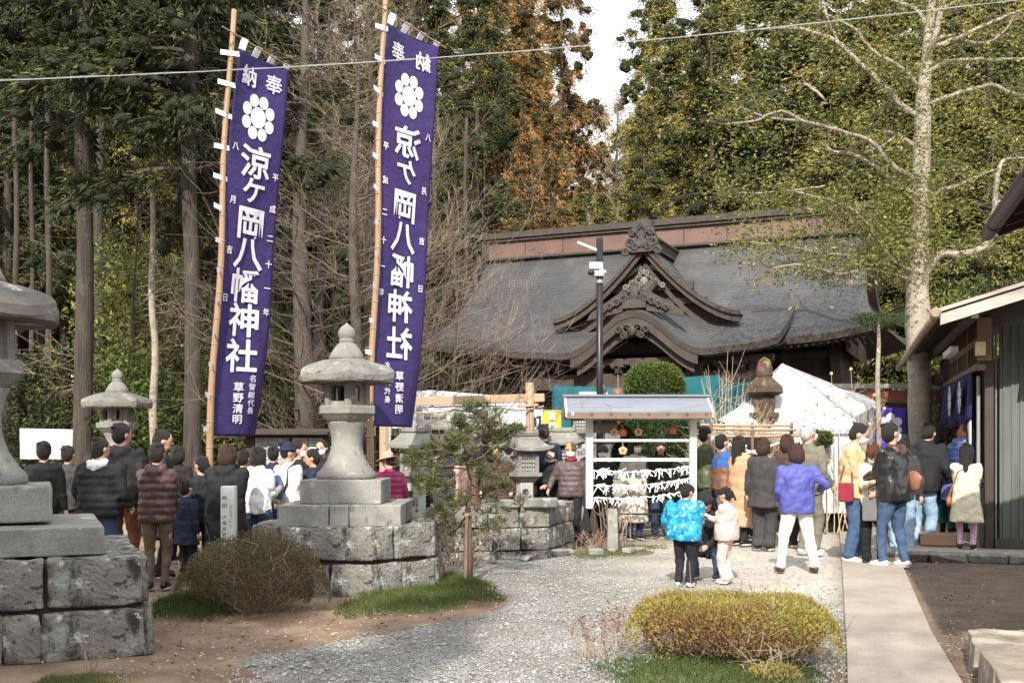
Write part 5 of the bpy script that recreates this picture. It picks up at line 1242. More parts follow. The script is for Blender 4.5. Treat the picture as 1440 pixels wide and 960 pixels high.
for i, (px, d_, h_, var, m_, wd) in enumerate(FOREST):
    lb = {id(CED_B): 'bronze-tinged tall cedar among the green ones behind the shrine', id(CED_O): 'olive-green tall cedar in the forest behind the shrine', id(CED_G): 'deep green tall cedar in the forest behind the shrine', id(CED_D): 'very dark tall cedar deep in the forest'}[id(m_)]
    gp = {id(CED_B): 'bronze cedars behind the shrine', id(CED_O): 'olive cedars behind the shrine', id(CED_G): 'deep green cedars behind the shrine', id(CED_D): 'dark cedars deep in the forest'}[id(m_)]
    cedar(lb, (px-720)*d_/F, d_, h_, var, m_, i*1.7, gp, wd)['px'] = px
ORD = 'first second third fourth fifth sixth seventh eighth ninth tenth eleventh twelfth thirteenth fourteenth fifteenth sixteenth seventeenth eighteenth nineteenth twentieth'.split()+['twenty-'+q for q in 'first second third fourth fifth sixth seventh eighth ninth'.split()]+['thirtieth']+['thirty-'+q for q in 'first second third fourth fifth'.split()]
def by_place(group, tail):
    os_ = sorted([o for o in bpy.data.objects if o.get('group') == group], key=lambda o: o.location.x/max(o.location.y, 1) if o.location.y > 15 else o.location.x)
    for k, o in enumerate(os_):
        o['label'] = ORD[k]+' from the left of the '+tail
        if 'px' in o: del o['px']
by_place('bronze cedars behind the shrine', 'bronze-tinged tall cedars behind the shrine')
by_place('olive cedars behind the shrine', 'olive-green tall cedars behind the shrine')
by_place('deep green cedars behind the shrine', 'deep green tall cedars behind the shrine')
by_place('dark cedars deep in the forest', 'very dark cedars deep in the forest')
# the far wood closes the view: one mass of trunks and dark foliage
def mass(name, n, xr, yr, zr0, ls, m_, seed):
    r = np.random.RandomState(seed)
    c = np.stack([r.uniform(*xr, n), r.uniform(*yr, n), r.uniform(*zr0, n)], -1)
    per = 16; P = (c[:, None, :]+r.normal(size=(n, per, 3))*np.array([.8, .8, .5])).reshape(-1, 3)
    D = r.normal(size=(n*per, 3))+np.array([0, -.3, -.3])
    T = np.clip(np.repeat(r.beta(2, 2.5, n), per)+r.normal(size=n*per)*.1, 0, 1)
    return leaves(P, D, r.uniform(.6, 1.3, n*per)*ls, r.uniform(.6, 1.3, n*per)*ls*.4, T, name, m_)
struct('far_wood', mass('far_wood', 1500, (-62, -4), (74, 88), (0, 22), .8, CED_D, 3), 'stuff')
struct('far_wood', mass('far_wood', 1600, (14, 70), (74, 88), (0, 26), .8, CED_O, 5), 'stuff')
# nearer trunks on the left
def trunk_tree(label, px, d_, wpx, htop, m_, lean=0, crown=None, seed=1, crmat=CED_D, name='cedar_tree'):
    x = (px-720)*d_/F; r_ = wpx*d_/F/2; t = thing(name, label, 'tree', (x, d_, 0))
    H = htop; n = 14; rr_ = random.Random(seed)
    pts = [Vector((lean*H*k/n+.03*math.sin(k*1.1+seed), .03*math.cos(k*1.7+seed), -.2+(H+.2)*k/n)) for k in range(n+1)]
    rad = [r_*(1.12 if k == 0 else 1)*(1.05-.55*k/n)*rr_.uniform(.97, 1.03)+(.10*r_*math.exp(-k*1.2)*3) for k in range(n+1)]
    mb = MB(); mb.tube(pts, rad, 18); part(t, 'trunk', mb, m_, smooth=True)
    if crown:
        z0, Rm, nb = crown
        cm, (br, co_) = crown_mesh('crown', cedar_crown(seed, H*1.02, z0, Rm, int(nb*1.3), 5, 52, .17, .036, droop=.42, top=.6), crmat)
        link('crown', cm, t); part(t, 'limbs', br, TWIGD); part(t, 'clump_shade_core', co_, COREM, smooth=True)
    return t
trunk_tree('straight grey cedar trunk rising behind the left lantern roof', 118, 22, 27, 16, BARK, -.0, (8.0, 3.0, 50), 3)
trunk_tree('tall cedar trunk just left of the first purple banner', 272, 20, 25, 15, BARK, -.008, (6.6, 3.0, 55), 4)
trunk_tree('thinner grey cedar trunk close to the right of the leftmost big trunk', 140, 28, 16, 18, BARK, 0, (10.5, 2.8, 40), 5)
trunk_tree('dark cedar whose drooping crown hangs between the two banners', 345, 26, 18, 18, BARK, 0, (9.0, 2.8, 50), 8)
trunk_tree('slender pale mottled trunk between the two big cedar trunks', 219, 21.3, 13, 6.6, PALEB, -.012, None, 6, name='pale_tree')
for i, (px, d_, w_, h_) in enumerate([(22, 30, 9, 18), (45, 33, 8, 18), (68, 29, 10, 18), (88, 36, 8, 18), (8, 36, 8, 18), (160, 38, 7, 18), (196, 36, 8, 18), (240, 38, 9, 18), (312, 36, 9, 18), (335, 34, 8, 18), (382, 30, 12, 16), (355, 40, 9, 18), (400, 44, 9, 18), (570, 36, 9, 14), (610, 38, 10, 14), (640, 40, 9, 14), (655, 34, 8, 12)]):
    t = trunk_tree('slim dark cedar trunk standing in the shaded forest on the left', px, d_, w_, h_, BARK, 0, None, 20+i); t['group'] = 'slim forest trunks'
by_place('slim forest trunks', 'slim dark trunks in the shaded forest')
# ---- understory leaf masses (bushy evergreens)
LEAF_Y = leafmat('understory_leaves', [(.02, .035, .008), (.08, .105, .025), (.19, .20, .045), (.32, .28, .08)], .5, .3)
def bush(name, label, px, d_, wpx, ztop, zbot, n, ls, m_, seed, depth=1.0, twig=True, group=None, tint=1.0):
    r = np.random.RandomState(seed); x = (px-720)*d_/F; w_ = wpx*d_/F/2
    t = thing(name, label, 'shrub' if name != 'understory_tree' else 'tree', (x, d_, 0), 0, group)
    nc = n//14; c = r.normal(size=(nc, 3)); c /= np.linalg.norm(c, axis=1, keepdims=True); c *= r.rand(nc, 1)**.4
    hz = (ztop-zbot)/2; c *= np.array([w_, depth, hz]); c[:, 2] += zbot+hz
    P = (c[:, None]+r.normal(size=(nc, 14, 3))*.13).reshape(-1, 3); D = r.normal(size=P.shape)+np.array([0, 0, .1])
    T = np.clip((np.repeat(r.beta(2, 2.3, nc), 14)+r.normal(size=len(P))*.12)*tint, 0, 1)
    link('foliage', leaves(P, D, r.uniform(.6, 1.3, len(P))*ls, r.uniform(.6, 1.3, len(P))*ls*.4, T, 'foliage', m_), t)
    if twig:
        mb = MB()
        for k in range(26):
            e = c[r.randint(nc)]; b0 = Vector((e[0]*.12, e[1]*.12, 0)); mid = Vector((e[0]*.5, e[1]*.5, e[2]*.55))
            mb.tube([b0, mid, Vector(e)], [.03, .018, .006], 4, cap=False)
        part(t, 'stems', mb, TWIGD)
    return t
bush('understory_tree', 'yellow-green bushy evergreen behind the pale mottled trunk', 200, 27, 190, 7.0, 2.2, 9000, .16, LEAF_Y, 1, 2.0)
bush('understory_tree', 'low green undergrowth shrub behind the distant left lantern', 190, 23, 130, 3.9, .4, 8000, .13, leafmat('undergrowth_green', [(.02, .035, .008), (.07, .10, .02), (.17, .21, .045)], .5, .3), 2, 1.2)
bush('understory_tree', 'dark undergrowth shrub at the left behind the white sheeting', 70, 27, 190, 4.2, .3, 6000, .16, CED_D, 3, 1.4)
bush('understory_tree', 'dark undergrowth shrub behind the first banner pole', 300, 24, 100, 3.4, .2, 5000, .13, CED_G, 4, 1.0)
bush('understory_tree', 'green shrub behind the bare trees by the banners', 360, 25, 150, 4.8, .4, 6000, .14, CED_G, 5, 1.2)
bush('understory_tree', 'sunlit green shrub beyond the large pale tree trunk', 1345, 27, 140, 5.5, .4, 9000, .15, LEAF_Y, 6, 1.4)
bush('understory_tree', 'small bright green shrub between the pale trunk and the shop', 1322, 22.5, 60, 2.6, .2, 4000, .09, LEAF_Y, 7, .6)
bush('understory_tree', 'dark evergreen undergrowth behind the shrine hall\'s left corner', 620, 34, 150, 4.6, .2, 6000, .18, CED_D, 8, 1.2)
bush('understory_tree', 'dark evergreen hanging over the shop roof', 1390, 30, 150, 6.5, 1.0, 7000, .18, CED_G, 9, 1.5)
# ---- clipped round bush and hedge
def clipped(name, label, px, d_, wpx, ytop, ybot, n, ls, m_, seed, flat=1.0, depth=None):
    r = np.random.RandomState(seed); x = (px-720)*d_/F; w_ = wpx*d_/F/2; zt_ = EYE+(HY-ytop)*d_/F; zb = max(0, EYE+(HY-ybot)*d_/F); hz = (zt_-zb)/2; dp = depth or w_
    t = thing(name, label, 'shrub', (x, d_, 0))
    c = r.normal(size=(n, 3)); c /= np.linalg.norm(c, axis=1, keepdims=True); e = 2.0/flat
    c = np.sign(c)*np.abs(c)**(.8)
    c /= (np.abs(c)**2.6).sum(1, keepdims=True)**(1/2.6)
    lum = vnoise(c[:, 0]*2+5, c[:, 2]*2+c[:, 1]+5, 1.7, seed)
    c *= (1-.22*r.rand(n, 1)**1.5)*(.95+.07*lum[:, None]); P = c*np.array([w_, dp, hz]); P[:, 2] += zb+hz
    D = c*.7+r.normal(size=P.shape)*.5
    link('foliage', leaves(P, D, r.uniform(.6, 1.3, n)*ls, r.uniform(.6, 1.3, n)*ls*.5, np.clip(r.beta(2, 2, n)*.8+lum*.3-.05+.15*c[:, 2], 0, 1), 'foliage', m_), t)
    mb = MB().ell((0, 0, zb+hz), (w_*.86, dp*.86, hz*.88)); part(t, 'inner_twigs', mb, mat('inner_twig_mass', (.018, .02, .01), (.03, .03, .015), 1, 14, .8, 20), smooth=True)
    part(t, 'trunk', MB().tube([(0, 0, -.05), (0, 0, zb+hz*.4)], .06, 8), TWIGD)
    return t
TOP_G = leafmat('topiary_green', [(.012, .03, .006), (.04, .07, .014), (.10, .13, .028), (.19, .2, .05)], .5, .3)
clipped('clipped_bush', 'neatly clipped round green bush standing before the shrine porch', 920, 21.5, 84, 510, 592, 16000, .06, TOP_G, 3)
clipped('hedge', 'dark green hedge seen through the white fortune rack', 925, 20.8, 170, 580, 735, 17000, .075, leafmat('hedge_dark', [(.008, .018, .005), (.022, .045, .01), (.05, .085, .02)], .5, .2), 4, depth=.6)
clipped('hedge', 'green hedge under the bamboo rail behind the queue', 1060, 19.6, 130, 611, 690, 8000, .075, TOP_G, 5, depth=.5)
clipped('hedge', 'small green shrub at the tent corner behind the grey-haired man', 1150, 19.2, 36, 606, 628, 1500, .06, TOP_G, 6, depth=.3)
# ---- azaleas near the camera
AZ_L = leafmat('azalea_autumn', [(.05, .034, .02), (.11, .075, .04), (.13, .10, .045), (.11, .115, .035), (.22, .17, .075)], .65, .25)
AZ_R = leafmat('azalea_sunny', [(.15, .065, .04), (.27, .14, .07), (.28, .20, .06), (.32, .29, .06), (.46, .38, .11)], .6, .35)
def azalea(label, c, rx, ry, zlo, zhi, n, m_, seed, stems, flat, tintfn, ls=.028, skirt=.55):
    r = np.random.RandomState(seed); t = thing('azalea_bush', label, 'shrub', tuple(c))
    hz = (zhi-zlo)
    th = r.uniform(0, 6.283, n); q = np.sqrt(r.rand(n)); x = rx*q*np.cos(th); y = ry*q*np.sin(th)
    lum = vnoise(x+9, y+9, 2.6, seed)
    q = q*(1+.10*(vnoise(np.cos(th)*2+5, np.sin(th)*2+5, 1.5, seed+9)-.5)); stray = (r.rand(n) < .05)*r.rand(n)*.09; topz = zlo+hz*np.clip(1-q**(flat*2), 0, 1)**.5*(.74+.42*lum)+.02+stray
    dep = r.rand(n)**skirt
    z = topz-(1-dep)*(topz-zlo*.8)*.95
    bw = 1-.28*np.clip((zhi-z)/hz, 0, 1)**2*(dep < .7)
    P = np.stack([x*bw, y*bw, z], -1)
    D = np.stack([x/rx*.5, y/ry*.5, np.full(n, .9)], -1)+r.normal(size=(n, 3))*.55
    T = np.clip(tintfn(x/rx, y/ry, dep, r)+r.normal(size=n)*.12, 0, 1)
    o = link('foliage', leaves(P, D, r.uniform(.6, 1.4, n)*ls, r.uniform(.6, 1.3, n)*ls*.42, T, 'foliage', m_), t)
    mb = MB()
    for k in range(stems):
        a = r.uniform(0, 6.283); q_ = r.uniform(.15, .97); e = Vector((rx*q_*math.cos(a), ry*q_*math.sin(a), zlo+hz*(.25+.55*r.rand())*(1-q_**4*.5)))
        b0 = Vector((e.x*.18+r.normal()*.03, e.y*.18, -.03)); m1 = b0.lerp(e, .4)+Vector((r.normal()*.05, r.normal()*.05, -.04)); m2 = b0.lerp(e, .75)+Vector((r.normal()*.04, r.normal()*.04, .0))
        mb.tube([b0, m1, m2, e], [.011, .008, .005, .002], 5, cap=False)
        for z_ in range(3):
            f_ = m1.lerp(e, r.rand()); mb.tube([f_, f_+Vector((r.normal()*.07, r.normal()*.07, abs(r.normal())*.09+.02)), f_+Vector((r.normal()*.1, r.normal()*.1, abs(r.normal())*.12+.07))], [.004, .003, .001], 3, cap=False)
    part(t, 'stems', mb, mat('azalea_stems', (.36, .28, .21), (.24, .18, .135), .85, 6, 0))
    return t
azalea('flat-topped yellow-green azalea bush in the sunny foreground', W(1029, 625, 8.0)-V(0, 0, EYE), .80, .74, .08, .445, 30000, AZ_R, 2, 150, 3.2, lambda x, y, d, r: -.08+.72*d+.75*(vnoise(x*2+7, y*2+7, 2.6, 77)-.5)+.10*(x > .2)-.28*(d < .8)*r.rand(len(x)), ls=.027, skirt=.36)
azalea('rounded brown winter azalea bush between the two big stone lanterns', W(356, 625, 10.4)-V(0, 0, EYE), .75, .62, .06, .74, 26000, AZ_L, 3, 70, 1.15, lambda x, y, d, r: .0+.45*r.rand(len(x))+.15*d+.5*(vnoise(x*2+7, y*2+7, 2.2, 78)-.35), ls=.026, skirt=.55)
azalea('low green seedling azalea at the foot of the sunny bush', W(1090, 625, 7.15)-V(0, 0, EYE), .18, .12, .0, .12, 1200, AZ_R, 6, 14, 1.5, lambda x, y, d, r: .6+.3*r.rand(len(x)), ls=.024)
# reddish dry shoots left of the sunny azalea, and dry stems elsewhere
def shoots(label, base, n, hh, spread, leafcol, seed, nleaf=10, name='dry_shoots', lsz=.03, rad=.004, curve=.3, m_=None):
    r = np.random.RandomState(seed); t = thing(name, label, 'plant', tuple(base)); mb = MB(); P = []; D = []
    for k in range(n):
        a = r.uniform(0, 6.28); b0 = Vector((r.normal()*spread*.25, r.normal()*spread*.25, -.02)); L_ = hh*r.uniform(.6, 1.1)
        e = b0+Vector((math.cos(a)*spread*r.rand(), math.sin(a)*spread*r.rand()*.6, L_)); mid = b0.lerp(e, .5)+Vector((r.normal(), r.normal(), 0))*L_*.06*curve*3
        mb.tube([b0, mid, e], [rad, rad*.8, rad*.35], 4, cap=False)
        for q in range(nleaf):
            f = r.uniform(.45, 1.02); p = mid.lerp(e, (f-.5)*2) if f > .5 else b0.lerp(mid, f*2); P.append(tuple(p)); D.append((r.normal()*.5, r.normal()*.5, .8))
        if r.rand() < .7:
            f = mid.lerp(e, .2); mb.tube([f, f+Vector((r.normal()*.12, r.normal()*.1, .14))*(hh), f+Vector((r.normal()*.2, r.normal()*.1, .32))*hh], [rad*.6, rad*.5, rad*.2], 3, cap=False)
    part(t, 'stems', mb, m_ or MATS['azalea_stems'])
    if nleaf: link('leaves', leaves(np.array(P), np.array(D), r.uniform(.5, 1.2, len(P))*lsz, r.uniform(.5, 1.2, len(P))*lsz*.45, r.rand(len(P)), 'leaves', leafcol), t)
    return t
REDL = leafmat('reddish_shoot_leaves', [(.10, .035, .03), (.2, .08, .06), (.28, .16, .1)], .6, .3)
shoots('reddish leafy shoots sprouting left of the sunny azalea', W(838, 625, 8.0)-V(0, 0, EYE), 20, .34, .22, REDL, 3, 12)
shoots('reddish upright shoots beside the gravel, near the sunny azalea', W(868, 625, 8.4)-V(0, 0, EYE), 12, .42, .16, REDL, 5, 12)
shoots('bare pale twigs in front of the left lantern base', W(128, 625, 7.5)-V(0, 0, EYE), 9, .26, .16, REDL, 7, 3, lsz=.02)
shoots('dry upright stems at the foot of the white fortune rack', W(868, 625, 16.8)-V(0, 0, EYE), 16, .8, .35, REDL, 8, 5, lsz=.05, rad=.008)
shoots('dry brown weeds at the left foot of the white rack', W(838, 625, 16.6)-V(0, 0, EYE), 22, .3, .3, REDL, 9, 8, lsz=.05, rad=.006)
shoots('low leafy weeds growing on the far end of the middle stone wall', W(648, 625, 14.2)-V(0, 0, EYE), 34, .55, .7, AZ_L, 10, 14, lsz=.05, rad=.006)
shoots('low yellow-green weeds between the lantern base and the stone pillar', W(600, 625, 13.6)-V(0, 0, EYE), 30, .6, .5, AZ_L, 11, 14, lsz=.05, rad=.005)
WST = mat('pale_dry_stems', (.50, .38, .26), (.38, .28, .19), .85, 3, 0)
HYL = leafmat('dry_hydrangea_heads', [(.45, .33, .2), (.6, .48, .33)], .7, .3)
def drybush(label, px, d_, ytop, wpx, n, seed, heads=0, zbase=0):
    r = np.random.RandomState(seed); t = thing('dry_shrub', label, 'shrub', tuple(W(px, 625, d_)-V(0, 0, EYE))); zt_ = EYE+(HY-ytop)*d_/F; w_ = wpx*d_/F/2; mb = MB(); hd = MB()
    for k in range(n):
        b0 = Vector((r.normal()*w_*.18, r.normal()*w_*.15, zbase)); a = r.uniform(-1, 1); h_ = zt_*r.uniform(.72, 1.0)*(1-.25*abs(a))
        if h_ < zbase+.2: h_ = zbase+.3
        e = Vector((a*w_, r.uniform(-.5, .5)*w_*.6, h_)); mid = b0.lerp(e, .55)+Vector((-a*w_*.18, r.normal()*.05, 0)); mb.tube([b0, mid, e], [.011, .008, .003], 5, cap=False)
        for q in range(6):
            f = mid.lerp(e, r.rand()*.7); g = f+Vector((r.normal()*.22, r.normal()*.15, abs(r.normal())*.2+.1)); mb.tube([f, f.lerp(g, .5)+Vector((r.normal()*.03, 0, .02)), g], [.0045, .0035, .0015], 3, cap=False)
        if heads and r.rand() < heads: hd.ell(e, (.025+.015*r.rand(), .028, .035), n=8, m=5); part(t, 'flower_head', hd, mat('dried_hydrangea', (.55, .43, .26), (.4, .27, .16), .8, 30, .5, 40), smooth=True); hd = MB()
    part(t, 'stems', mb, WST); return t
drybush('dry hydrangea stems with tan heads in front of the big white tent', 1185, 19.3, 500, 130, 14, 4, .8)
drybush('bare multi-stemmed bush in front of the slanting teal cloth', 1025, 20.2, 478, 120, 22, 5)
drybush('dense tangle of dry pale twigs above the bamboo rail', 1055, 19.0, 572, 200, 120, 6, zbase=.9)
drybush('dry twiggy shrub at the left end of the bamboo rail', 1000, 19.3, 585, 80, 40, 7, zbase=.7)
# rustic mossy stone figure above the dry twigs
km = thing('weathered_stone_lantern', 'brown mossy stone lantern half hidden by dry twigs before the white tent', 'stone lantern', tuple(W(1075, 625, 19.7)-V(0, 0, EYE)))
BRST = mat('brown_lichen_stone', (.085, .06, .042), (.045, .035, .022), .95, 5, .6, 20, spots=[(6, (.22, .18, .07), .55, .66, None), (4, (.2, .08, .06), .6, .7, None)])
zz2 = lambda y: EYE+(HY-y)*19.7/F
part(km, 'finial', MB().lathe([(.12, zz2(534)), (.16, zz2(528)), (.15, zz2(517)), (.1, zz2(506)), (.02, zz2(502))], 12), BRST)
part(km, 'roof', MB().lathe([(.28, zz2(556)), (.38, zz2(552)), (.36, zz2(543)), (.22, zz2(534)), (.12, zz2(528))], 6, ph=.2), BRST)
part(km, 'fire_box', MB().lathe([(.2, zz2(582)), (.22, zz2(556))], 6, ph=.2), BRST)
part(km, 'platform', MB().lathe([(.2, zz2(592)), (.3, zz2(586)), (.3, zz2(580))], 6, ph=.2), BRST)
part(km, 'shaft', MB().lathe([(.22, 0), (.16, .4), (.15, 1.1), (.2, zz2(592))], 14), BRST)
# ---- bare trees
def bare(label, px, d_, wpx, H, seed, nlimb, Lm, up, m_, zfrom=.25, name='bare_tree', side=0, trunkm=None, twl=.9, sub=5, tws=4, trad=.007):
    r = np.random.RandomState(seed); x = (px-720)*d_/F; t = thing(name, label, 'tree', (x, d_, 0)); r0 = wpx*d_/F/2
    pts = [Vector((.05*math.sin(k*.8+seed), .05*math.cos(k*.6), -.1+H*k/12)) for k in range(13)]
    part(t, 'trunk', MB().tube(pts, [r0*(1-.85*k/12) for k in range(13)], 12), trunkm or TWIGD, smooth=True)
    mb = MB(); tw = MB()
    for i in range(nlimb):
        f = zfrom+(1-zfrom)*((i+r.rand())/nlimb); z = H*f; a = r.uniform(0, 6.283)
        if side and r.rand() < .45: a = r.normal()*.6 if side > 0 else math.pi+r.normal()*.6
        L_ = Lm*(1.12-.75*f)*r.uniform(.6, 1.1)
        dx, dy = math.cos(a), math.sin(a); p = Vector((0, 0, z)); limb = [p.copy()]; n = 7; el = up*r.uniform(.3, .9)
        for k in range(n):
            el_ = el+(.9*up)*(k/n)**1.3; st = L_/n; p = p+Vector((dx*math.cos(el_), dy*math.cos(el_), math.sin(el_)))*st+Vector((r.normal(), r.normal(), r.normal()))*st*.10; limb.append(p.copy())
        rl = max(.008, r0*.115*(1-f*.6)); mb.tube(limb, [rl*(1-.85*k/n) for k in range(n+1)], 5, cap=False)
        for s_ in range(sub):
            k = r.randint(1, n); b0 = limb[k]; dirr = (limb[k+1]-limb[k]).normalized(); sd = dirr.cross(Vector((r.normal(), r.normal(), r.normal()))).normalized()
            v = (dirr*.8+sd*r.uniform(.4, .9)+Vector((0, 0, .25*up))).normalized(); L2 = L_*.42*twl*r.uniform(.5, 1.1); q = [b0]; p2 = b0.copy()
            for j in range(4): p2 = p2+v*L2/4+Vector((0, 0, L2*.02*j*up)); v = (v+Vector((r.normal(), r.normal(), r.normal()))*.12).normalized(); q.append(p2.copy())
            tw.tube(q, [trad*.8*(1-.2*j) for j in range(5)], 3, cap=False)
            for u_ in range(tws):
                b1 = q[r.randint(1, 5)]; v3 = (v+Vector((r.normal(), r.normal(), r.normal()))*.55).normalized(); L3 = L2*.5*r.uniform(.4, 1.1)
                tw.tube([b1, b1+v3*L3*.5+Vector((r.normal(), r.normal(), r.normal()))*L3*.04, b1+v3*L3+Vector((0, 0, L3*.1))], [trad*.5, trad*.4, trad*.2], 3, cap=False)
    part(t, 'limbs', mb, m_); part(t, 'twigs', tw, m_)
    return t
TAN_T = mat('light_tan_twigs', (.30, .225, .16), (.2, .15, .11), .85, 2, 0)
bare('bare tree with upswept tan branches directly behind the right banner', 500, 18.5, 24, 9.0, 5, 95, 4.3, .55, TWIG, .10, side=1, sub=8, tws=6, trad=.006)
bare('leafless larch with dense thin twigs between the two banners', 425, 20, 34, 11.5, 6, 85, 3.6, .35, TWIGD, .12, sub=7, tws=5, trad=.006)
bare('bare brown tree filling the space right of the second banner', 575, 24, 16, 9.0, 7, 60, 2.6, .6, TWIG, .1, sub=8, tws=6, trad=.007)
bare('tall leafless tan-twigged tree top above the second banner', 520, 30, 18, 15.5, 8, 70, 4.4, .7, TAN_T, .35, sub=7, tws=6, trad=.011)
bare('tan leafless tree top between the two banners', 450, 32, 18, 16.5, 9, 70, 4.6, .7, TAN_T, .4, sub=7, tws=6, trad=.011)
bare('thin leafless tree standing in the bright sky gap', 868, 50, 12, 17.5, 10, 60, 3.8, .9, TAN_T, .45, sub=6, tws=6, trad=.02)
bare('pale leafless sapling with arching twigs left of the first banner', 190, 24, 9, 8.0, 12, 30, 4.0, .3, TAN_T, .3, side=1, sub=6, tws=4, trad=.007)
bare('small bare sapling to the right of the middle lantern roof', 640, 27, 10, 6.5, 13, 40, 4.0, .5, TAN_T, .15, side=1, sub=6, tws=4, trad=.007)
# ---- the big pale tree on the right, limbs read from the photo
bt = thing('pale_barked_tree', 'big tree with pale mottled trunk and crooked white limbs at the right', 'tree', (W(1293, 600, 20.3).x, 20.3, 0))
def wl_(px, py, dd_=0): return W(px, py, 20.3+dd_)-bt.location
tp = [(1293, 745), (1294, 640), (1293, 540), (1291, 450), (1290, 395), (1292, 330), (1295, 250), (1297, 180), (1298, 130), (1303, 80), (1308, 30), (1312, -40), (1316, -120)]
tr_ = [.235, .215, .21, .24, .20, .175, .165, .15, .13, .10, .08, .065, .04]
rr = random.Random(2); dense = []; drad = []
for k in range(len(tp)-1):
    for q in range(4):
        u = q/4; a = Vector((tp[k][0], tp[k][1], 0)).lerp(Vector((tp[k+1][0], tp[k+1][1], 0)), u); dense.append(wl_(a.x+rr.uniform(-1, 1), a.y)); drad.append((tr_[k]*(1-u)+tr_[k+1]*u)*rr.uniform(.95, 1.06))
part(bt, 'trunk', MB().tube(dense, drad, 20), PALEB, smooth=True)
LIMBS = [
 [(1292, 400, 0, 9), (1320, 360, -.2, 8.5), (1350, 358, -.3, 8), (1375, 352, -.3, 7.5), (1392, 335, -.3, 7), (1398, 300, -.3, 6.5), (1400, 270, -.3, 5.5), (1404, 240, -.4, 5), (1412, 225, -.4, 3.5), (1440, 222, -.4, 2.5)],
 [(1400, 285, -.3, 4.5), (1420, 282, -.4, 3.5), (1450, 290, -.4, 2)],
 [(1294, 165, 0, 7), (1270, 150, .1, 6), (1240, 118, .2, 6), (1215, 95, .3, 5.5), (1180, 62, .5, 5), (1150, 48, .6, 4.5), (1120, 40, .7, 4), (1070, 42, .8, 3)],
 [(1292, 125, 0, 6), (1275, 105, -.2, 5), (1250, 85, -.4, 4.5), (1225, 70, -.5, 4), (1200, 40, -.6, 3), (1160, 20, -.8, 2)],
 [(1285, 205, 0, 5.5), (1262, 190, .3, 4.5), (1240, 185, .4, 3.5)],
 [(1284, 250, 0, 6), (1265, 240, -.3, 5.5), (1245, 222, -.4, 5), (1225, 200, -.5, 4.5), (1200, 190, -.6, 4), (1165, 180, -.8, 4), (1130, 170, -1, 3.5), (1100, 157, -1.1, 3), (1060, 170, -1.2, 2.5), (1020, 175, -1.3, 1.5)],
 [(1130, 170, -1, 3), (1080, 166, -1.1, 2.5), (1040, 150, -1.1, 1.5)],
 [(1282, 272, 0, 6), (1260, 260, .3, 5), (1245, 245, .3, 5), (1220, 228, .4, 4.5), (1195, 215, .5, 4), (1170, 213, .6, 3.5), (1155, 200, .6, 2.5)],
 [(1230, 235, .4, 3), (1225, 210, .4, 2.5), (1222, 190, .4, 1.5)],
 [(1290, 385, 0, 4), (1262, 370, -.4, 3.2), (1235, 340, -.7, 3), (1215, 310, -.9, 2.8), (1190, 290, -1.0, 2.6), (1160, 280, -1.1, 2.2), (1120, 270, -1.2, 1.6)],
 [(1288, 395, 0, 3.5), (1250, 385, -.6, 3), (1225, 378, -.9, 2.8), (1180, 385, -1.3, 2.2), (1130, 372, -1.6, 1.8), (1085, 378, -1.7, 1.2)],
 [(1288, 380, 0, 3.4), (1245, 372, -.5, 2.8), (1205, 360, -.8, 2.2), (1150, 355, -1.2, 1.8), (1100, 345, -1.5, 1.3), (1050, 340, -1.6, .9)],
 [(1293, 300, 0, 5), (1320, 270, -.1, 4.5), (1345, 262, -.2, 4), (1370, 250, -.2, 3.3), (1400, 238, -.2, 2)],
 [(1298, 150, 0, 5), (1330, 137, .2, 4.5), (1370, 125, .3, 4.5), (1395, 120, .3, 4.5), (1420, 130, .3, 4.5), (1445, 135, .3, 4)],
 [(1300, 105, 0, 5), (1330, 88, .2, 4.5), (1370, 83, .3, 4), (1400, 85, .3, 3.5), (1450, 82, .4, 2.5)],
 [(1301, 70, 0, 5), (1330, 60, -.2, 4.5), (1365, 45, -.3, 4), (1400, 30, -.4, 3.5), (1435, 15, -.4, 3)],
 [(1303, 60, 0, 4), (1335, 52, .3, 4), (1380, 62, .5, 3.5), (1410, 45, .5, 3), (1425, 25, .5, 2.5)],
 [(1302, 90, 0, 7), (1312, 60, -.3, 6.5), (1322, 20, -.4, 6), (1330, -30, -.5, 5.5), (1335, -90, -.5, 4)],
 [(1306, 40, 0, 5), (1290, 15, .3, 4.5), (1268, 5, .5, 4), (1235, -10, .6, 3), (1200, -40, .6, 2)],
 [(1308, 20, 0, 4), (1340, 5, -.2, 3.5), (1380, -15, -.3, 2.5)],
 [(1262, 190, .3, 3), (1240, 205, .2, 2.5), (1215, 215, .1, 1.5)],
 [(1180, 62, .5, 3), (1165, 30, .5, 2.5), (1155, -10, .6, 2)],
 [(1160, 140, -1, 2.6), (1135, 120, -1, 3), (1120, 118, -1, 2)],
 [(1160, 262, -.9, 2.2), (1110, 268, -1, 2), (1060, 272, -1, 1.5), (1030, 268, -1, 1)],
]
lmb = []
for li, lm in enumerate(LIMBS):
    pts = []; rad = []
    P_ = [wl_(a, b_, c_) for a, b_, c_, r_ in lm]; R_ = [r_*20.3/F*.66 for *_, r_ in lm]
    for k in range(len(P_)-1):
        p0 = P_[max(k-1, 0)]; p1 = P_[k]; p2 = P_[k+1]; p3 = P_[min(k+2, len(P_)-1)]
        for q in range(4):
            t_ = q/4; v = .5*((2*p1)+(p2-p0)*t_+(2*p0-5*p1+4*p2-p3)*t_**2+(3*p1-p0-3*p2+p3)*t_**3)
            pts.append(v+V(rr.uniform(-.012, .012), rr.uniform(-.012, .012), rr.uniform(-.012, .012))); rad.append(R_[k]*(1-t_)+R_[k+1]*t_)
    pts.append(P_[-1]); rad.append(R_[-1]*.6)
    part(bt, 'limb', MB().tube(pts, rad, 9), PALEB, smooth=True); lmb.append(pts)
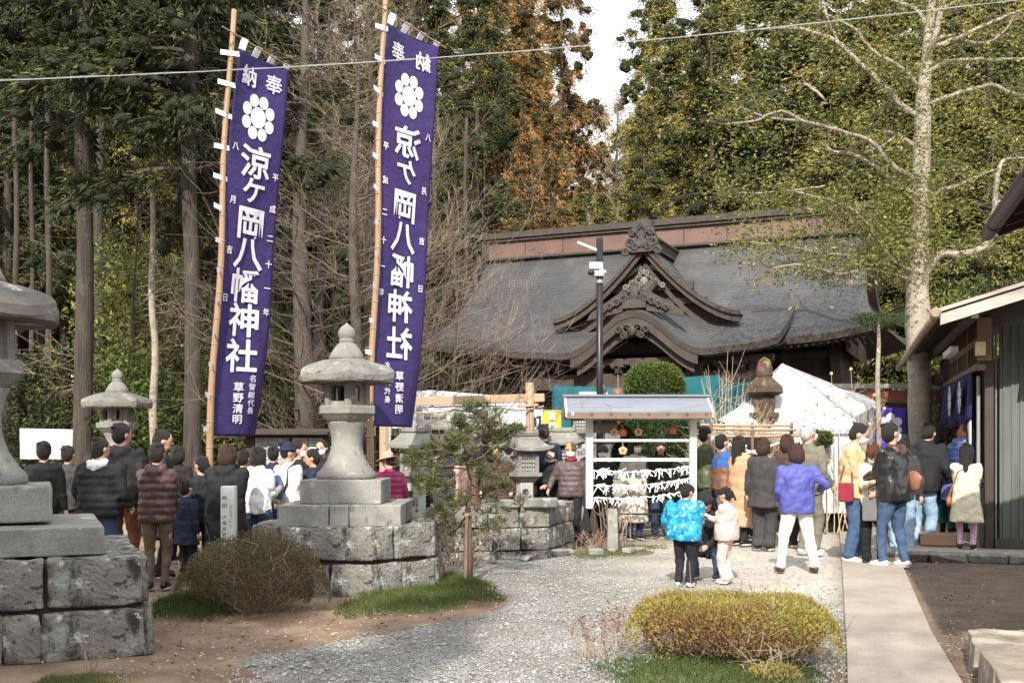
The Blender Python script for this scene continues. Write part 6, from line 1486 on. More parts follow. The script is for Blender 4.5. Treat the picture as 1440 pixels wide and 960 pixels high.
# twigs and leaf sprays on the limbs
r = np.random.RandomState(8); tw = MB(); LP = []; LD = []; LT = []
for li, pts in enumerate(lmb):
    low = li in (9, 10, 11, 23)
    for k in range(3, len(pts)):
        for s_ in range(4 if low else 2):
            if not low and r.rand() < .25: continue
            b0 = pts[k]; v = Vector((r.normal()*.8-(.5 if b0.x < 0 else -.4), r.normal()*.8, r.normal()*.45+(.1 if not low else -.12))).normalized(); L_ = r.uniform(.25, .8); m1 = b0+v*L_*.5+Vector((r.normal(), r.normal(), r.normal()))*.04; e = b0+v*L_
            tw.tube([b0, m1, e], [.008, .006, .003], 4, cap=False)
            nl = 16 if low else (8 if r.rand() < .6 else 0)
            for q in range(nl):
                f = r.uniform(.3, 1.1); p = b0.lerp(e, f); LP.append((p.x+r.normal()*.09, p.y+r.normal()*.09, p.z+r.normal()*.05)); LD.append((v.x*.4+r.normal()*.6, r.normal()*.6, -.3+r.normal()*.4)); LT.append(r.beta(2, 2))
# foliage hugging the trunk
for q in range(3600):
    py = r.uniform(190, 400); a = wl_(1268+r.normal()*20 if r.rand() < .72 else 1312+r.normal()*10, py+((r.rand()*60) if py < 270 else 0), r.normal()*.35); LP.append(tuple(a)); LD.append((r.normal(), r.normal(), -.2+r.normal()*.6)); LT.append(r.beta(2.4, 2))
# low hanging sprays over the hall roof
for (x0, y0, x1, y1, n_) in ((1110, 300, 1260, 330, 420), (1030, 335, 1130, 345, 170), (1130, 345, 1230, 375, 380), (1230, 310, 1275, 400, 380), (1180, 290, 1240, 320, 240), (1100, 385, 1190, 395, 120)):
    for q in range(n_//7):
        cx_, cy_ = r.uniform(x0, x1), r.uniform(y0, y1); c_ = wl_(cx_, cy_+r.normal()*8, r.uniform(-1.6, .2))
        for u_ in range(7): LP.append((c_.x+r.normal()*.14, c_.y+r.normal()*.12, c_.z+r.normal()*.05)); LD.append((r.normal(), r.normal(), r.normal()*.4-.2)); LT.append(r.beta(2, 2))
# sparse high leaves
for q in range(2300):
    cx_, cy_ = r.uniform(1000, 1480), r.uniform(-30, 370); cx_ = cx_ if r.rand() < .75 or cx_ > 1150 else cx_+200; c_ = wl_(cx_, cy_, r.normal()*1.0)
    for u_ in range(8): LP.append((c_.x+r.normal()*.17, c_.y+r.normal()*.15, c_.z+r.normal()*.07)); LD.append((r.normal(), r.normal(), r.normal()*.4-.2)); LT.append(r.beta(2, 2))
N_ = len(LP)
part(bt, 'twigs', tw, TWIG)
BTL = leafmat('glossy_green_leaves', [(.045, .055, .013), (.105, .12, .027), (.21, .21, .052), (.34, .29, .09)], .4, .35)
link('foliage', leaves(np.array(LP), np.array(LD), r.uniform(.06, .11, N_), r.uniform(.025, .042, N_), np.array(LT), 'foliage', BTL), bt)
# ---- small pruned garden tree right of the hall
st = thing('pruned_pine', 'small pruned pine with a flat tuft on a thin mossy stem beside the hall corner', 'tree', (W(1235, 600, 19.6).x, 19.6, 0))
w2 = lambda px, py, dd_=0: W(px, py, 19.6+dd_)-st.location
part(st, 'trunk', MB().tube([(0, 0, -.05), w2(1236, 600), w2(1234, 530), w2(1236, 480), w2(1235, 446)], [.055, .05, .045, .038, .02], 8), PALEB, smooth=True)
part(st, 'limbs', MB().tube([w2(1235, 470), w2(1220, 455), w2(1205, 448)], [.02, .014, .006], 5), TWIGD)
part(st, 'limbs', MB().tube([w2(1235, 465), w2(1250, 452), w2(1268, 450)], [.02, .014, .006], 5), TWIGD)
c_ = np.array([list(w2(r.uniform(1205, 1270), 447+abs(r.normal())*3, r.normal()*.25)) for _ in range(90)]); P = (c_[:, None]+r.normal(size=(90, 26, 3))*np.array([.07, .07, .04])).reshape(-1, 3)
PINE = leafmat('pine_needles', [(.015, .028, .010), (.04, .06, .02), (.09, .11, .03)], .6, .2)
link('needles', leaves(P, r.normal(size=P.shape)+np.array([0, 0, .5]), r.uniform(.07, .13, len(P)), np.full(len(P), .012), r.rand(len(P)), 'needles', PINE), st)
# ---- young pine with stake in the middle
yp = thing('young_pine', 'young pine with thin reddish stem and stake in front of the low stone wall', 'tree', (W(657, 700, 12.6).x, 12.6, 0))
w3 = lambda px, py, dd_=0: W(px, py, 12.6+dd_)-yp.location
part(yp, 'trunk', MB().tube([(0.03, 0, -.05), w3(660, 760), w3(658, 700), w3(662, 660), w3(664, 620), w3(668, 585)], [.04, .036, .03, .026, .018, .01], 9), mat('red_pine_bark', (.17, .105, .075), (.10, .065, .045), .85, 8, .4), smooth=True)
part(yp, 'stake', MB().tube([w3(655, 812)+V(0, -.06, 0), w3(657, 715)+V(0, -.06, 0)], .022, 8), mat('stake_bark', (.2, .135, .10), (.13, .09, .065), .85, 6))
part(yp, 'tie', MB().lathe([(.055, -.02), (.055, .02)], 10, c=tuple(w3(657, 722)+V(0, -.03, 0))), STRAW)
yl = MB(); P = []; D = []
PB = [(661, 700, 615, 735, -.2), (660, 705, 700, 722, .2), (659, 720, 630, 752, .2), (660, 725, 690, 750, -.1), (661, 690, 640, 720, -.3), (662, 680, 716, 700, .1), (661, 665, 690, 668, -.3), (664, 640, 612, 626, -.3), (662, 650, 700, 618, .2), (661, 660, 590, 640, .1), (662, 665, 712, 650, -.3), (664, 625, 640, 590, .2), (665, 615, 700, 592, 0), (660, 690, 604, 672, -.2), (660, 695, 700, 684, .3), (659, 705, 626, 700, .3), (666, 600, 668, 575, 0), (664, 640, 644, 612, -.4), (664, 630, 715, 608, .3), (661, 672, 655, 640, -.5), (663, 650, 570, 652, .0), (661, 655, 596, 690, -.2)]
for i, (a, b_, c1, d1, dp) in enumerate(PB):
    p0 = w3(a, b_); p1 = w3(c1, d1, dp); mid = p0.lerp(p1, .5)+V(0, 0, -.05); yl.tube([p0, mid, p1], [.014, .01, .005], 5, cap=False)
    for q in range(5):
        f = r.uniform(.3, 1); e = mid.lerp(p1, f)+V(r.normal()*.09, r.normal()*.09, .06+r.normal()*.05); yl.tube([mid.lerp(p1, f*.7), e], [.006, .003], 4, cap=False)
        red = (b_ > 660)
        for s_ in range(4 if not red else 2):
            cc_ = e+V(r.normal()*.05, r.normal()*.05, r.normal()*.03)
            for z_ in range(34): P.append(tuple(cc_)); D.append((r.normal()*.8, r.normal()*.8, .55+r.normal()*.5))
part(yp, 'limbs', yl, MATS['red_pine_bark']); P = np.array(P); N_ = len(P)
link('needles', leaves(P+r.normal(size=P.shape)*.015, np.array(D), r.uniform(.06, .12, N_), np.full(N_, .008), r.rand(N_), 'needles', leafmat('young_pine_needles', [(.02, .04, .012), (.05, .085, .02), (.12, .14, .045), (.2, .13, .07)], .55, .2)), yp)
# ---- branches reaching in from trees left and behind the camera: real trees that shade the left side
for i, (x, y, h, wd) in enumerate([(-4.9, -1.2, 11.5, 1.25), (-7.6, .2, 11.5, 1.4), (-10.6, -1.0, 13, 1.4), (-3.6, -4.5, 12.5, 1.05), (-14, 3.5, 15, 1.5), (-16, 10, 17, 1.6), (-6.4, -5, 13.5, 1.3)]):
    t = cedar('cedar standing behind the photographer, shading the left side', x, y, h, 1, CED_G, i*2.1, 'cedars behind the photographer', wd*1.1*24/h*.42)
by_place('cedars behind the photographer', 'cedars behind the photographer')
bare('leafless tree behind the photographer casting thin shadows over the path', 720, -6.5, -24, 11.5, 77, 60, 4.6, .35, TWIGD, .45, sub=6, tws=4, trad=.012)
# ---------------------------------------------------------------- people
SKIN = mat('skin', (.52, .31, .22), (.47, .27, .19), .5, 6, .05, 60, spec=.4)
HAIRB = mat('black_hair', (.012, .010, .009), (.022, .017, .014), .5, 20, .9, 60, stretch=(4, 4, .35), dist=.02)
HAIRR = mat('auburn_hair', (.12, .032, .016), (.07, .022, .012), .6, 20, .9, 60, stretch=(4, 4, .35), dist=.02)
HAIRN = mat('brown_hair', (.06, .027, .017), (.035, .017, .012), .6, 20, .9, 60, stretch=(4, 4, .35), dist=.02)
HAIRG = mat('grey_hair', (.42, .41, .40), (.28, .27, .26), .6, 20, .4, 120, stretch=(3, 3, .4))
MASKM = mat('white_face_mask', (.75, .77, .79), (.7, .72, .74), .9, 8, .05)
EYEM = mat('dark_eye', (.015, .012, .012), rough=.3, bump=0)
LIPM = mat('lips', (.4, .15, .13), rough=.6, bump=0)
def cl(name, c, rough=.85, bump=.35, sc=9, var=.8, **k): return mat('cloth_'+name, c, tuple(x*var for x in c), rough, 5, bump, sc, dist=.03, **k)
K = dict(
 black=cl('black', (.014, .014, .016)), charcoal=cl('charcoal', (.045, .043, .045)), navy=cl('navy', (.018, .022, .045)), grey=cl('grey', (.16, .155, .15)),
 brownp=cl('brown_puffer', (.075, .04, .032), .4), brownk=cl('khaki_brown', (.12, .085, .055)), rust=cl('rust_trousers', (.22, .085, .035)), jeans=cl('blue_jeans', (.05, .09, .165), sc=14), djeans=cl('dark_jeans', (.028, .045, .085), sc=14), ljeans=cl('pale_jeans', (.28, .40, .52)),
 white=cl('white', (.74, .72, .7)), cream=cl('cream', (.70, .64, .47)), yellow=cl('butter_yellow', (.58, .42, .23)), magenta=cl('magenta_puffer', (.28, .02, .09), .45), pinkh=cl('pink_felt', (.62, .32, .24)),
 plum=cl('plum_grey_puffer', (.10, .068, .068), .5), beige=cl('pale_beige_coat', (.50, .46, .40)), tan=cl('tan_coat', (.52, .30, .17)), olive=cl('olive', (.085, .10, .05), .5), blue=cl('bright_blue', (.03, .115, .34)), vest=cl('russet_vest', (.20, .09, .05), .5),
 royal=cl('royal_blue_jacket', (.085, .09, .33), .6), offw=cl('off_white_trousers', (.78, .73, .66)), moss=cl('grey_olive_jacket', (.15, .14, .10)), pink=cl('pale_pink', (.72, .50, .44), .7), peach=cl('peach_beige', (.55, .36, .28)),
 leather=mat('black_leather', (.012, .012, .013), (.02, .02, .02), .28, 6, .4, 14, dist=.02, spec=.6), bpuff=cl('navy_shiny_puffer', (.022, .035, .11), .35), peri=cl('periwinkle_wool', (.16, .17, .42)), leg=cl('pink_leggings', (.62, .36, .50)), brown=cl('chocolate', (.07, .04, .03)), teal=cl('teal_skirt', (.03, .17, .17)),
 lblue=cl('light_blue_hood', (.50, .58, .68)), red=cl('red', (.24, .02, .035)), camo=mat('cloth_cyan_camouflage', (.012, .17, .33), (.02, .34, .48), .45, 9, .3, 10, dist=.03, lo=.45, hi=.55, spots=[(13, (.55, .75, .8), .60, .63, None), (8, (.005, .12, .33), .60, .63, None)]),
 stripe=cl('white_stripe', (.55, .55, .57)))
SHW = mat('white_shoe', (.72, .72, .7), rough=.5, bump=.05); SHB = mat('black_shoe', (.015, .015, .015), rough=.4, bump=.05); SHBR = mat('brown_shoe', (.10, .05, .03), rough=.5, bump=.05)
def ik(S_, T_, a, b, pole):
    d_ = T_-S_; L_ = d_.length
    if L_ > (a+b)*.995: T_ = S_+d_*((a+b)*.995/L_); d_ = T_-S_; L_ = d_.length
    u = d_.normalized(); x = (a*a-b*b+L_*L_)/(2*L_); h = math.sqrt(max(0, a*a-x*x)); p = Vector(pole); p = (p-u*p.dot(u)).normalized(); return S_+u*x+p*h, T_
def loft(mb, rings, X, n=20):
    """rings: (z, rx, ry, y) each an ellipse; X maps to pose"""
    m = len(rings); vs = []
    for z, rx, ry, y in rings:
        for k in range(n):
            a = 2*math.pi*k/n; c_, s_ = math.cos(a), math.sin(a); vs.append(X((rx*math.copysign(abs(c_)**.85, c_), y+ry*math.copysign(abs(s_)**.85, s_), z)))
    fs = [(i*n+k, i*n+(k+1) % n, (i+1)*n+(k+1) % n, (i+1)*n+k) for i in range(m-1) for k in range(n)]
    fs.append(tuple(range(n-1, -1, -1))); fs.append(tuple((m-1)*n+k for k in range(n))); mb.add(vs, fs)
def rem(root, name, mb, m_, vox, sm=3, label=None):
    o = link(name, mb.mesh(name, m_, True), root)
    r_ = o.modifiers.new('skin', 'REMESH'); r_.mode = 'VOXEL'; r_.voxel_size = vox; r_.use_smooth_shade = True
    if sm: s_ = o.modifiers.new('soften', 'SMOOTH'); s_.iterations = sm; s_.factor = .5
    if label: o['label'] = label
    if name in FOLDS:
        d_ = o.modifiers.new('folds', 'DISPLACE'); d_.texture = FT; d_.strength = FOLDS[name]*(.5 if m_.name == 'black_leather' else 1); d_.mid_level = .5; d_.texture_coords = 'LOCAL'
    return o
FT = bpy.data.textures.new('cloth_folds', 'MARBLE'); FT.noise_scale = .16; FT.noise_depth = 2; FT.turbulence = 9; FT.marble_type = 'SOFT'
FOLDS = dict(jacket=.022, coat=.022, trousers=.02, skirt=.02, hoodie=.022, hood=.03, padded_jacket=.016, vest=.015)
ARM = dict(down=(.27, .02, .80), pocket=(.24, .13, .93), phone=(.06, .33, 1.16), clasp=(.035, .25, 1.02), face=(.07, .20, 1.42), reach=(.10, .45, 1.10), low=(.13, .25, .85), out=(.34, .12, .95))
def person(label, px, d_, ytop, yaw, top, tc_, bottom, bc_, hair='short', hc=HAIRB, L='down', Rr='down', lean=0, hp=0, ht=0, mask=False, shoes=SHB, base=0.0, hip=None, feet=((.10, 0), (.10, 0)), fat=1.0, hood=None, hoodc=None, child=False, extra=None, Hm=None, group=None, collar=None, legsp=1.0):
    x = (px-720)*d_/F; H = (EYE+(HY-ytop)*d_/F-base) if Hm is None else Hm; s = H/1.73
    t = thing('person', label, 'person', (x, d_, base), R(yaw), group); t.scale = (s, s, s)
    vb = .0165 if d_ < 15 else .019; vx = .0175 if d_ < 16 else .022
    hy, hz = hip or (0, .90); la = R(lean)
    def X(p):
        v = Vector(p)
        if v.z > .86:
            q = Matrix.Rotation(-la*min(1, (v.z-.86)/.12), 3, 'X') @ (v-Vector((0, 0, .88))); v = q+Vector((0, 0, .88))
        return v+Vector((0, hy, (hz-.90) if True else 0))
    hs = 1.2 if child else 1.10; piv = Vector((0, 0, 1.475))
    HR = Matrix.Rotation(R(ht), 3, 'Z') @ Matrix.Rotation(-R(hp), 3, 'X'); HC = Matrix.Rotation(-la, 3, 'X')
    pp = X(piv)
    def Y(p): return pp+HC @ (HR @ ((Vector(p)-piv)*hs))
    def yell(mb, c_, r_): mb.ell(Y(c_), tuple(q*hs for q in r_), M=HC @ HR)
    # skeleton points
    sh = [X((sx*.165*fat, 0, 1.385)) for sx in (-1, 1)]; arms = []
    for sx, nm, s0 in ((-1, L, sh[0]), (1, Rr, sh[1])):
        a = ARM[nm] if isinstance(nm, str) else nm
        tgt = X((0, 0, 1.0))-X((0, 0, 1.0))+Vector((sx*a[0]*(fat if a[0] > .2 else 1), a[1], a[2]))
        tgt = tgt+(X((0, 0, 1.15))-Vector((0, 0, 1.15)))
        e, w_ = ik(s0, tgt, .285, .245, (sx*.45, -1, -.35)); arms.append((s0, e, w_, sx))
    legs = []
    for (fx, fy), sx in zip(feet, (-1, 1)):
        h0 = Vector((sx*.095, hy, hz-.02)); an = Vector((sx*fx, fy, .085)); kn, an2 = ik(h0, an, .405, .405, (sx*.12, 1, 0)); legs.append((h0, kn, an2, sx))
    # body, one continuous skin
    b_ = MB(); loft(b_, [(.82, .13, .09, 0), (.92, .145, .1, 0), (1.08, .12, .085, .0), (1.25, .145, .1, 0), (1.38, .14, .08, 0), (1.43, .07, .06, 0)], X, 14)
    b_.caps(X((0, -.005, 1.40)), .058, Y((0, .0, 1.54)), .054)
    yell(b_, (0, .008, 1.615), (.074, .093, .105)); yell(b_, (0, .03, 1.553), (.056, .066, .058)); b_.caps(Y((0, .098, 1.615)), .010, Y((0, .113, 1.585)), .014, 8)
    for sx in (-1, 1): yell(b_, (sx*.077, .0, 1.595), (.012, .022, .032))
    for s0, e, w_, sx in arms:
        b_.caps(s0, .048, e, .038, 10); b_.caps(e, .038, w_, .027, 10)
        f = (w_-e).normalized(); side = f.cross(Vector((0, 0, 1))); side = side.normalized() if side.length > .1 else Vector((sx, 0, 0)); inn = side*(-1 if side.dot(Vector((sx, 0, 0))) > 0 else 1)
        up = f.cross(side).normalized(); pc_ = w_+f*.055; b_.caps(w_+f*.02, .027, w_+f*.075, .033, 10)
        for q, (off, ln) in enumerate(((-.030, .062), (-.010, .074), (.010, .070), (.028, .055))):
            k0 = w_+f*.085+up*off; k1 = k0+f*ln*.55+inn*.010; k2 = k1+f*ln*.35+inn*.028; b_.caps(k0, .0105, k1, .0098, 8); b_.caps(k1, .0098, k2, .0085, 8)
        th = w_+f*.035-up*.024; b_.caps(th, .013, th+f*.035+inn*.035-up*.01, .011, 8); b_.caps(th+f*.035+inn*.035-up*.01, .011, th+f*.065+inn*.042, .009, 8)
    for h0, kn, an, sx in legs:
        b_.caps(h0, .085, kn, .052, 10); b_.caps(kn, .052, an, .036, 10); b_.caps(an-Vector((0, .02, .03)), .036, an+Vector((sx*.01, .13, -.055)), .026, 8)
    rem(t, 'body', b_, SKIN, vb, 1)
    # face
    fc = MB()
    for sx in (-1, 1): fc.ell(Y((sx*.030, .094, 1.613)), (.0115*hs, .006*hs, .0055*hs), M=HC @ HR, n=8, m=5); fc.caps(Y((sx*.016, .098, 1.634)), .0035, Y((sx*.046, .090, 1.636)), .0028, 6)
    part(t, 'eyes', fc, EYEM, kind='stuff')
    if mask:
        g = []
        for i in range(8):
            ph = R(-62+i*76/7); g.append([Y((math.sin(a)*.079*math.cos(ph*.8), .016+math.cos(a)*(.100+(.014 if i > 5 else 0)*math.exp(-(a*3)**2))*math.cos(ph*.8), 1.575+.070*math.sin(ph))) for a in [R(-72+144*j/12) for j in range(13)]])
        mk = MB().sheet(g)
        for sx in (-1, 1): mk.tube([Y((sx*.072, .045, 1.60)), Y((sx*.082, .0, 1.615))], .003, 4)
        part(t, 'face_mask', mk, MASKM, smooth=True, solid=.004)
    else:
        part(t, 'mouth', MB().ell(Y((0, .096, 1.548)), (.02, .006, .006), M=HC @ HR, n=8, m=5), LIPM)
    # trousers or skirt
    if bottom in ('trousers', 'slim', 'wide'):
        w0, w1, w2_ = {'trousers': (.102, .074, .066), 'slim': (.092, .060, .047), 'wide': (.105, .092, .088)}[bottom]
        p_ = MB(); loft(p_, [(.84, .16*fat, .115, 0), (.9, .165*fat, .12, 0), (1.02, .145*fat, .11, 0)], X, 16)
        for h0, kn, an, sx in legs:
            p_.caps(h0, w0*legsp, kn, w1*legsp, 14); end = an+Vector((0, -.005, -.015)); p_.caps(kn, w1*legsp, end.lerp(kn, .06), w2_*legsp, 14); p_.lathe([(w2_*.8*legsp, -.03), (w2_*1.12*legsp, -.02), (w2_*1.1*legsp, .04)], 14, c=tuple(end+Vector((0, 0, .015))))
        rem(t, 'trousers', p_, K[bc_] if isinstance(bc_, str) else bc_, vx, 2)
    elif bottom == 'skirt':
        p_ = MB(); loft(p_, [(.30, .21, .19, 0), (.5, .19, .165, 0), (.8, .165, .12, 0), (1.0, .14, .1, 0)], X, 18); rem(t, 'skirt', p_, K[bc_], vx, 2)
        for h0, kn, an, sx in legs: rem(t, 'stocking', MB().caps(kn, .056, an, .042, 12), K['black'], vx, 1)
    sm_ = MB()
    for h0, kn, an, sx in legs:
        for_ = MB(); for_.caps(an+Vector((0, -.04, -.038)), .044, an+Vector((sx*.012, .085, -.045)), .043, 12); for_.caps(an+Vector((0, -.01, -.01)), .044, an+Vector((0, .0, .0)), .042, 10); for_.caps(an+Vector((sx*.012, .06, -.047)), .042, an+Vector((sx*.015, .135, -.052)), .034, 10)
        for_.v = [(a, b2, max(c2, .002)) for a, b2, c2 in for_.v]; o = rem(t, 'shoe', for_, shoes, .013, 1)
        so = MB().lathe([(.046, 0), (.048, .018)], 16, c=(0, 0, 0), sx=1.0, sy=2.25).xf(Matrix.Translation((an.x+sx*.01, an.y+.048, .0))); part(o, 'sole', so, SHW if shoes is not SHBR else SHBR)
    # top
    j = MB(); c_ = K[tc_] if isinstance(tc_, str) else tc_
    hem = dict(jacket=.80, puffer=.80, hoodie=.84, coat=.46, longcoat=.30, shirt=.9, midcoat=.66, cape=.70)[top]
    f = fat; slv = 1.0
    thick = dict(jacket=1.04, puffer=1.16, hoodie=1.05, coat=1.07, longcoat=1.08, shirt=1.0, midcoat=1.10, cape=1.2)[top]
    rings = []
    if hem < .8: rings += [(hem, .245*f*(1.0 if hem > .5 else 1.08), .185*f, 0), (hem+.02, .25*f, .19*f, 0), ((hem+.86)/2, .222*f, .16*f, 0)]
    else: rings += [(hem, .178*f*thick, .128*f*thick, 0)]
    rings += [(.90, .186*f*thick, .134*f*thick, 0), (1.0, .182*f*thick, .135*f*thick, 0), (1.1, .178*f*thick, .13*f*thick, 0), (1.2, .186*f*thick, .132*f*thick, 0), (1.30, .192*f*thick, .13*f*thick, -.005), (1.38, .178*f*thick, .115*thick, -.008), (1.43, .12*f, .085, -.005), (1.465, .078, .07, 0), (1.49, .070, .066, 0)]
    if top == 'puffer':
        rr2 = []; zz_ = hem; k = 0
        import bisect
        zs_ = [q[0] for q in rings]
        def at_(z):
            i = min(max(bisect.bisect(zs_, z)-1, 0), len(rings)-2); a, b2 = rings[i], rings[i+1]; u = min(1, max(0, (z-a[0])/(b2[0]-a[0]))); return [a[q]*(1-u)+b2[q]*u for q in range(4)]
        while zz_ < 1.40:
            for u, sc_ in ((0, -.011), (.25, .003), (.5, .007), (.75, .003)):
                q = at_(zz_+u*.092); rr2.append((zz_+u*.092, q[1]+sc_, q[2]+sc_, q[3]))
            zz_ += .092
        rings = rr2+[q for q in rings if q[0] > zz_-.01]
    loft(j, rings, X, 22)
    for s0, e, w_, sx in arms:
        w2_ = w_.lerp(e, .06); r0, r1, r2 = .070*thick*f**.5, .060*thick, .047*thick
        if top == 'puffer':
            for (p0, p1, ra, rb, n_) in ((s0, e, r0, r1, 4), (e, w2_, r1, r2+.006, 3)):
                for k in range(n_): a, b2 = p0.lerp(p1, k/n_), p0.lerp(p1, (k+1)/n_); rq = ra+(rb-ra)*(k+.5)/n_; j.caps(a.lerp(b2, .38), rq*1.04, a.lerp(b2, .62), rq*1.04, 12); j.caps(a, rq*.80, b2, rq*.80, 10)
        else: j.caps(s0, r0, e, r1, 14); j.caps(e, r1, w2_, r2, 14)
    if hood == 'down':
        hc_ = MB() if hoodc else j
        hc_.caps(X((-.075, -.075, 1.44)), .055, X((.075, -.075, 1.44)), .055, 12); hc_.caps(X((-.085, -.02, 1.47)), .042, X((-.05, -.11, 1.40)), .05); hc_.caps(X((.085, -.02, 1.47)), .042, X((.05, -.11, 1.40)), .05); hc_.ell(X((0, -.11, 1.37)), (.085, .055, .085))
        if hoodc: rem(t, 'hood', hc_, K[hoodc], vx, 2)
    rem(t, {'hoodie': 'hoodie', 'coat': 'coat', 'longcoat': 'coat', 'midcoat': 'coat', 'puffer': 'padded_jacket', 'cape': 'jacket'}.get(top, 'jacket'), j, c_, vx, 2 if top != 'puffer' else 1)
    if collar: rem(t, 'scarf', MB().tube([X((.085*math.cos(a), .075*math.sin(a)+.01, 1.47+.01*math.sin(3*a))) for a in [2*math.pi*k/14 for k in range(15)]], .032, 8), K[collar], .014, 2)
    # hair or hat
    h_ = MB()
    if hair in ('short', 'bob', 'long', 'pony', 'bowl', 'bald'):
        yell(h_, (0, -.014, 1.636), (.086, .100, .098)); yell(h_, (0, -.038, 1.60), (.082, .076, .10))
        if hair in ('bob', 'bowl', 'long', 'pony'):
            yell(h_, (0, .006, 1.652), (.088, .098, .078))
        if hair in ('bob', 'long'):
            yell(h_, (0, -.035, 1.565), (.098, .082, .115))
            for sx in (-1, 1): h_.caps(Y((sx*.078, .012, 1.64)), .032, Y((sx*.078, .014, 1.52)), .026, 10)
        if hair == 'long':
            h_.caps(Y((0, -.06, 1.60)), .075, X((0, -.10, 1.32)), .055, 12); h_.caps(Y((-.05, -.05, 1.58)), .05, X((-.07, -.07, 1.34)), .035); h_.caps(Y((.05, -.05, 1.58)), .05, X((.07, -.07, 1.34)), .035)
        if hair == 'pony': h_.caps(Y((0, -.11, 1.63)), .035, Y((0, -.15, 1.50)), .02)
        rr3 = random.Random(int(px)+3)
        for k in range(7): a = rr3.uniform(0, 6.28); e_ = rr3.uniform(.2, 1.3); p = (.07*math.cos(a)*math.cos(e_*.6), -.015+.085*math.sin(a)*math.cos(e_*.6)-.012, 1.65+.07*math.sin(e_)); h_.caps(Y(p), .018, Y((p[0]*1.06, p[1]*1.06-.01, p[2]+.0)), .014, 6)
        rem(t, 'hair', h_, hc, .0125, 1)
    elif hair in ('beanie', 'pompom'):
        yell(h_, (0, -.006, 1.655), (.090, .104, .092)); h_.tube([Y((.088*math.cos(a), -.004+.10*math.sin(a), 1.640)) for a in [2*math.pi*k/18 for k in range(19)]], .019, 8)
        if hair == 'pompom': yell(h_, (0, -.085, 1.735), (.045, .045, .045))
        rem(t, 'beanie', h_, hc, .0125, 1)
        rem(t, 'hair', MB().ell(Y((0, -.035, 1.60)), (.08, .07, .08)), HAIRB, .0125, 1)
    elif hair == 'hat':
        yell(h_, (0, -.006, 1.665), (.094, .105, .085)); rem(t, 'hat', h_, hc, .0125, 1)
        g = [[Y((r_*math.cos(a), r_*1.05*math.sin(a), 1.655-(r_-.08)*.35)) for a in [2*math.pi*k/24 for k in range(24)]] for r_ in (.085, .11, .145, .165)]
        part(t, 'hat_brim', MB().sheet(g, close=True), hc, smooth=True, solid=.008); rem(t, 'hair', MB().ell(Y((0, -.035, 1.59)), (.084, .07, .09)), HAIRB, .0125, 1)
    elif hair == 'hoodup':
        yell(h_, (0, -.03, 1.625), (.112, .118, .135)); h_.caps(X((0, -.04, 1.43)), .10, Y((0, -.03, 1.56)), .10); rem(t, 'hood', h_, hc, .014, 2)
    t['s'] = s
    return t, X, Y, s, arms
def clean(t):
    if 's' in t: del t['s']
def bagat(name, label, cat, t, fn):
    b_ = thing(name, label, cat, tuple(t.location), t.rotation_euler.z); b_.scale = t.scale; fn(b_); return b_
ALLP = []
def P_(*a, **k): r_ = person(*a, **k); ALLP.append(r_[0]); return r_
# --- left group
P_('dark-coated person half hidden by the big lantern at the far left', 62, 13.0, 622, 10, 'jacket', 'black', 'trousers', 'black')
P_('person in wide black padded jacket with white hood and blue jeans', 142, 12.3, 617, -12, 'puffer', 'black', 'trousers', 'jeans', fat=1.28, hood='down', hoodc='white', ht=-25, Rr='pocket', L='pocket')
P_('tall person in charcoal jacket and rust-brown trousers, seen from behind', 172, 13.2, 597, -5, 'jacket', 'charcoal', 'trousers', 'rust', fat=1.15, hood='down', ht=-35)
P_('person in shiny brown padded jacket, khaki trousers and black shoes', 221, 11.8, 624, 4, 'puffer', 'brownp', 'slim', 'brownk', hair='short', Rr='low', L='clasp', hood='down', feet=((.085, 0), (.075, .03)))
P_('tall person in dark coat standing close beyond the brown padded jacket', 226, 12.9, 606, -70, 'coat', 'black', 'trousers', 'black', hp=10, hc=HAIRB)
P_('small child in dark patterned coat between the brown padded jacket and the dark-coated teenager', 262, 12.4, 678, -30, 'midcoat', 'navy', 'trousers', 'black', child=True, hair='bowl')
t, X, Y, s, arms = P_('teenager in black jacket with a white-striped sleeve beside the signpost', 283, 12.8, 643, 30, 'jacket', 'black', 'trousers', 'black', ht=30, Rr='clasp', L='phone')
a = arms[0]; rem(t, 'sleeve_stripe', MB().caps(a[0].lerp(a[1], .45), .083, a[0].lerp(a[1], .72), .08), K['stripe'], .016, 1)
P_('person in long black hooded coat right behind the white signpost', 319, 12.2, 626, -8, 'longcoat', 'black', 'trousers', 'black', fat=1.22, hood='down', hc=HAIRN, hair='bob', L='low', Rr='clasp')
P_('person in white hoodie and navy trousers with a thin black bag strap, seen from behind', 364, 13.1, 630, -30, 'hoodie', 'white', 'wide', 'djeans', hood='down', hair='bob', Rr='phone', L='clasp')
t, X, Y, s, arms = P_('person in white jacket and navy pompom beanie wearing a blue backpack', 405, 13.7, 625, -38, 'hoodie', 'white', 'wide', 'brown', hair='pompom', hc=K['navy'], L='phone', Rr='clasp', fat=1.12, ht=-20)
def f_(b_):
    part_ = MB(); part_.ell(X((0, -.20, 1.13)), (.125, .075, .19)); part_.ell(X((0, -.26, 1.05)), (.09, .04, .10)); rem(b_, 'bag_body', part_, mat('metallic_blue_bag', (.06, .12, .22), (.10, .17, .28), .3, 4, .1, metal=.3), .014, 1)
    part(b_, 'zip', MB().tube([X((-.12, -.255, 1.13)), X((0, -.285, 1.13)), X((.12, -.255, 1.13))], .006, 6), BLACK)
    for sx in (-1, 1): part(b_, 'strap', MB().tube([X((sx*.07, -.17, 1.02)), X((sx*.15, -.15, 1.2)), X((sx*.12, -.10, 1.40)), X((sx*.11, 0, 1.465)), X((sx*.12, .12, 1.38)), X((sx*.14, .15, 1.25))], .013, 6), BLACK)
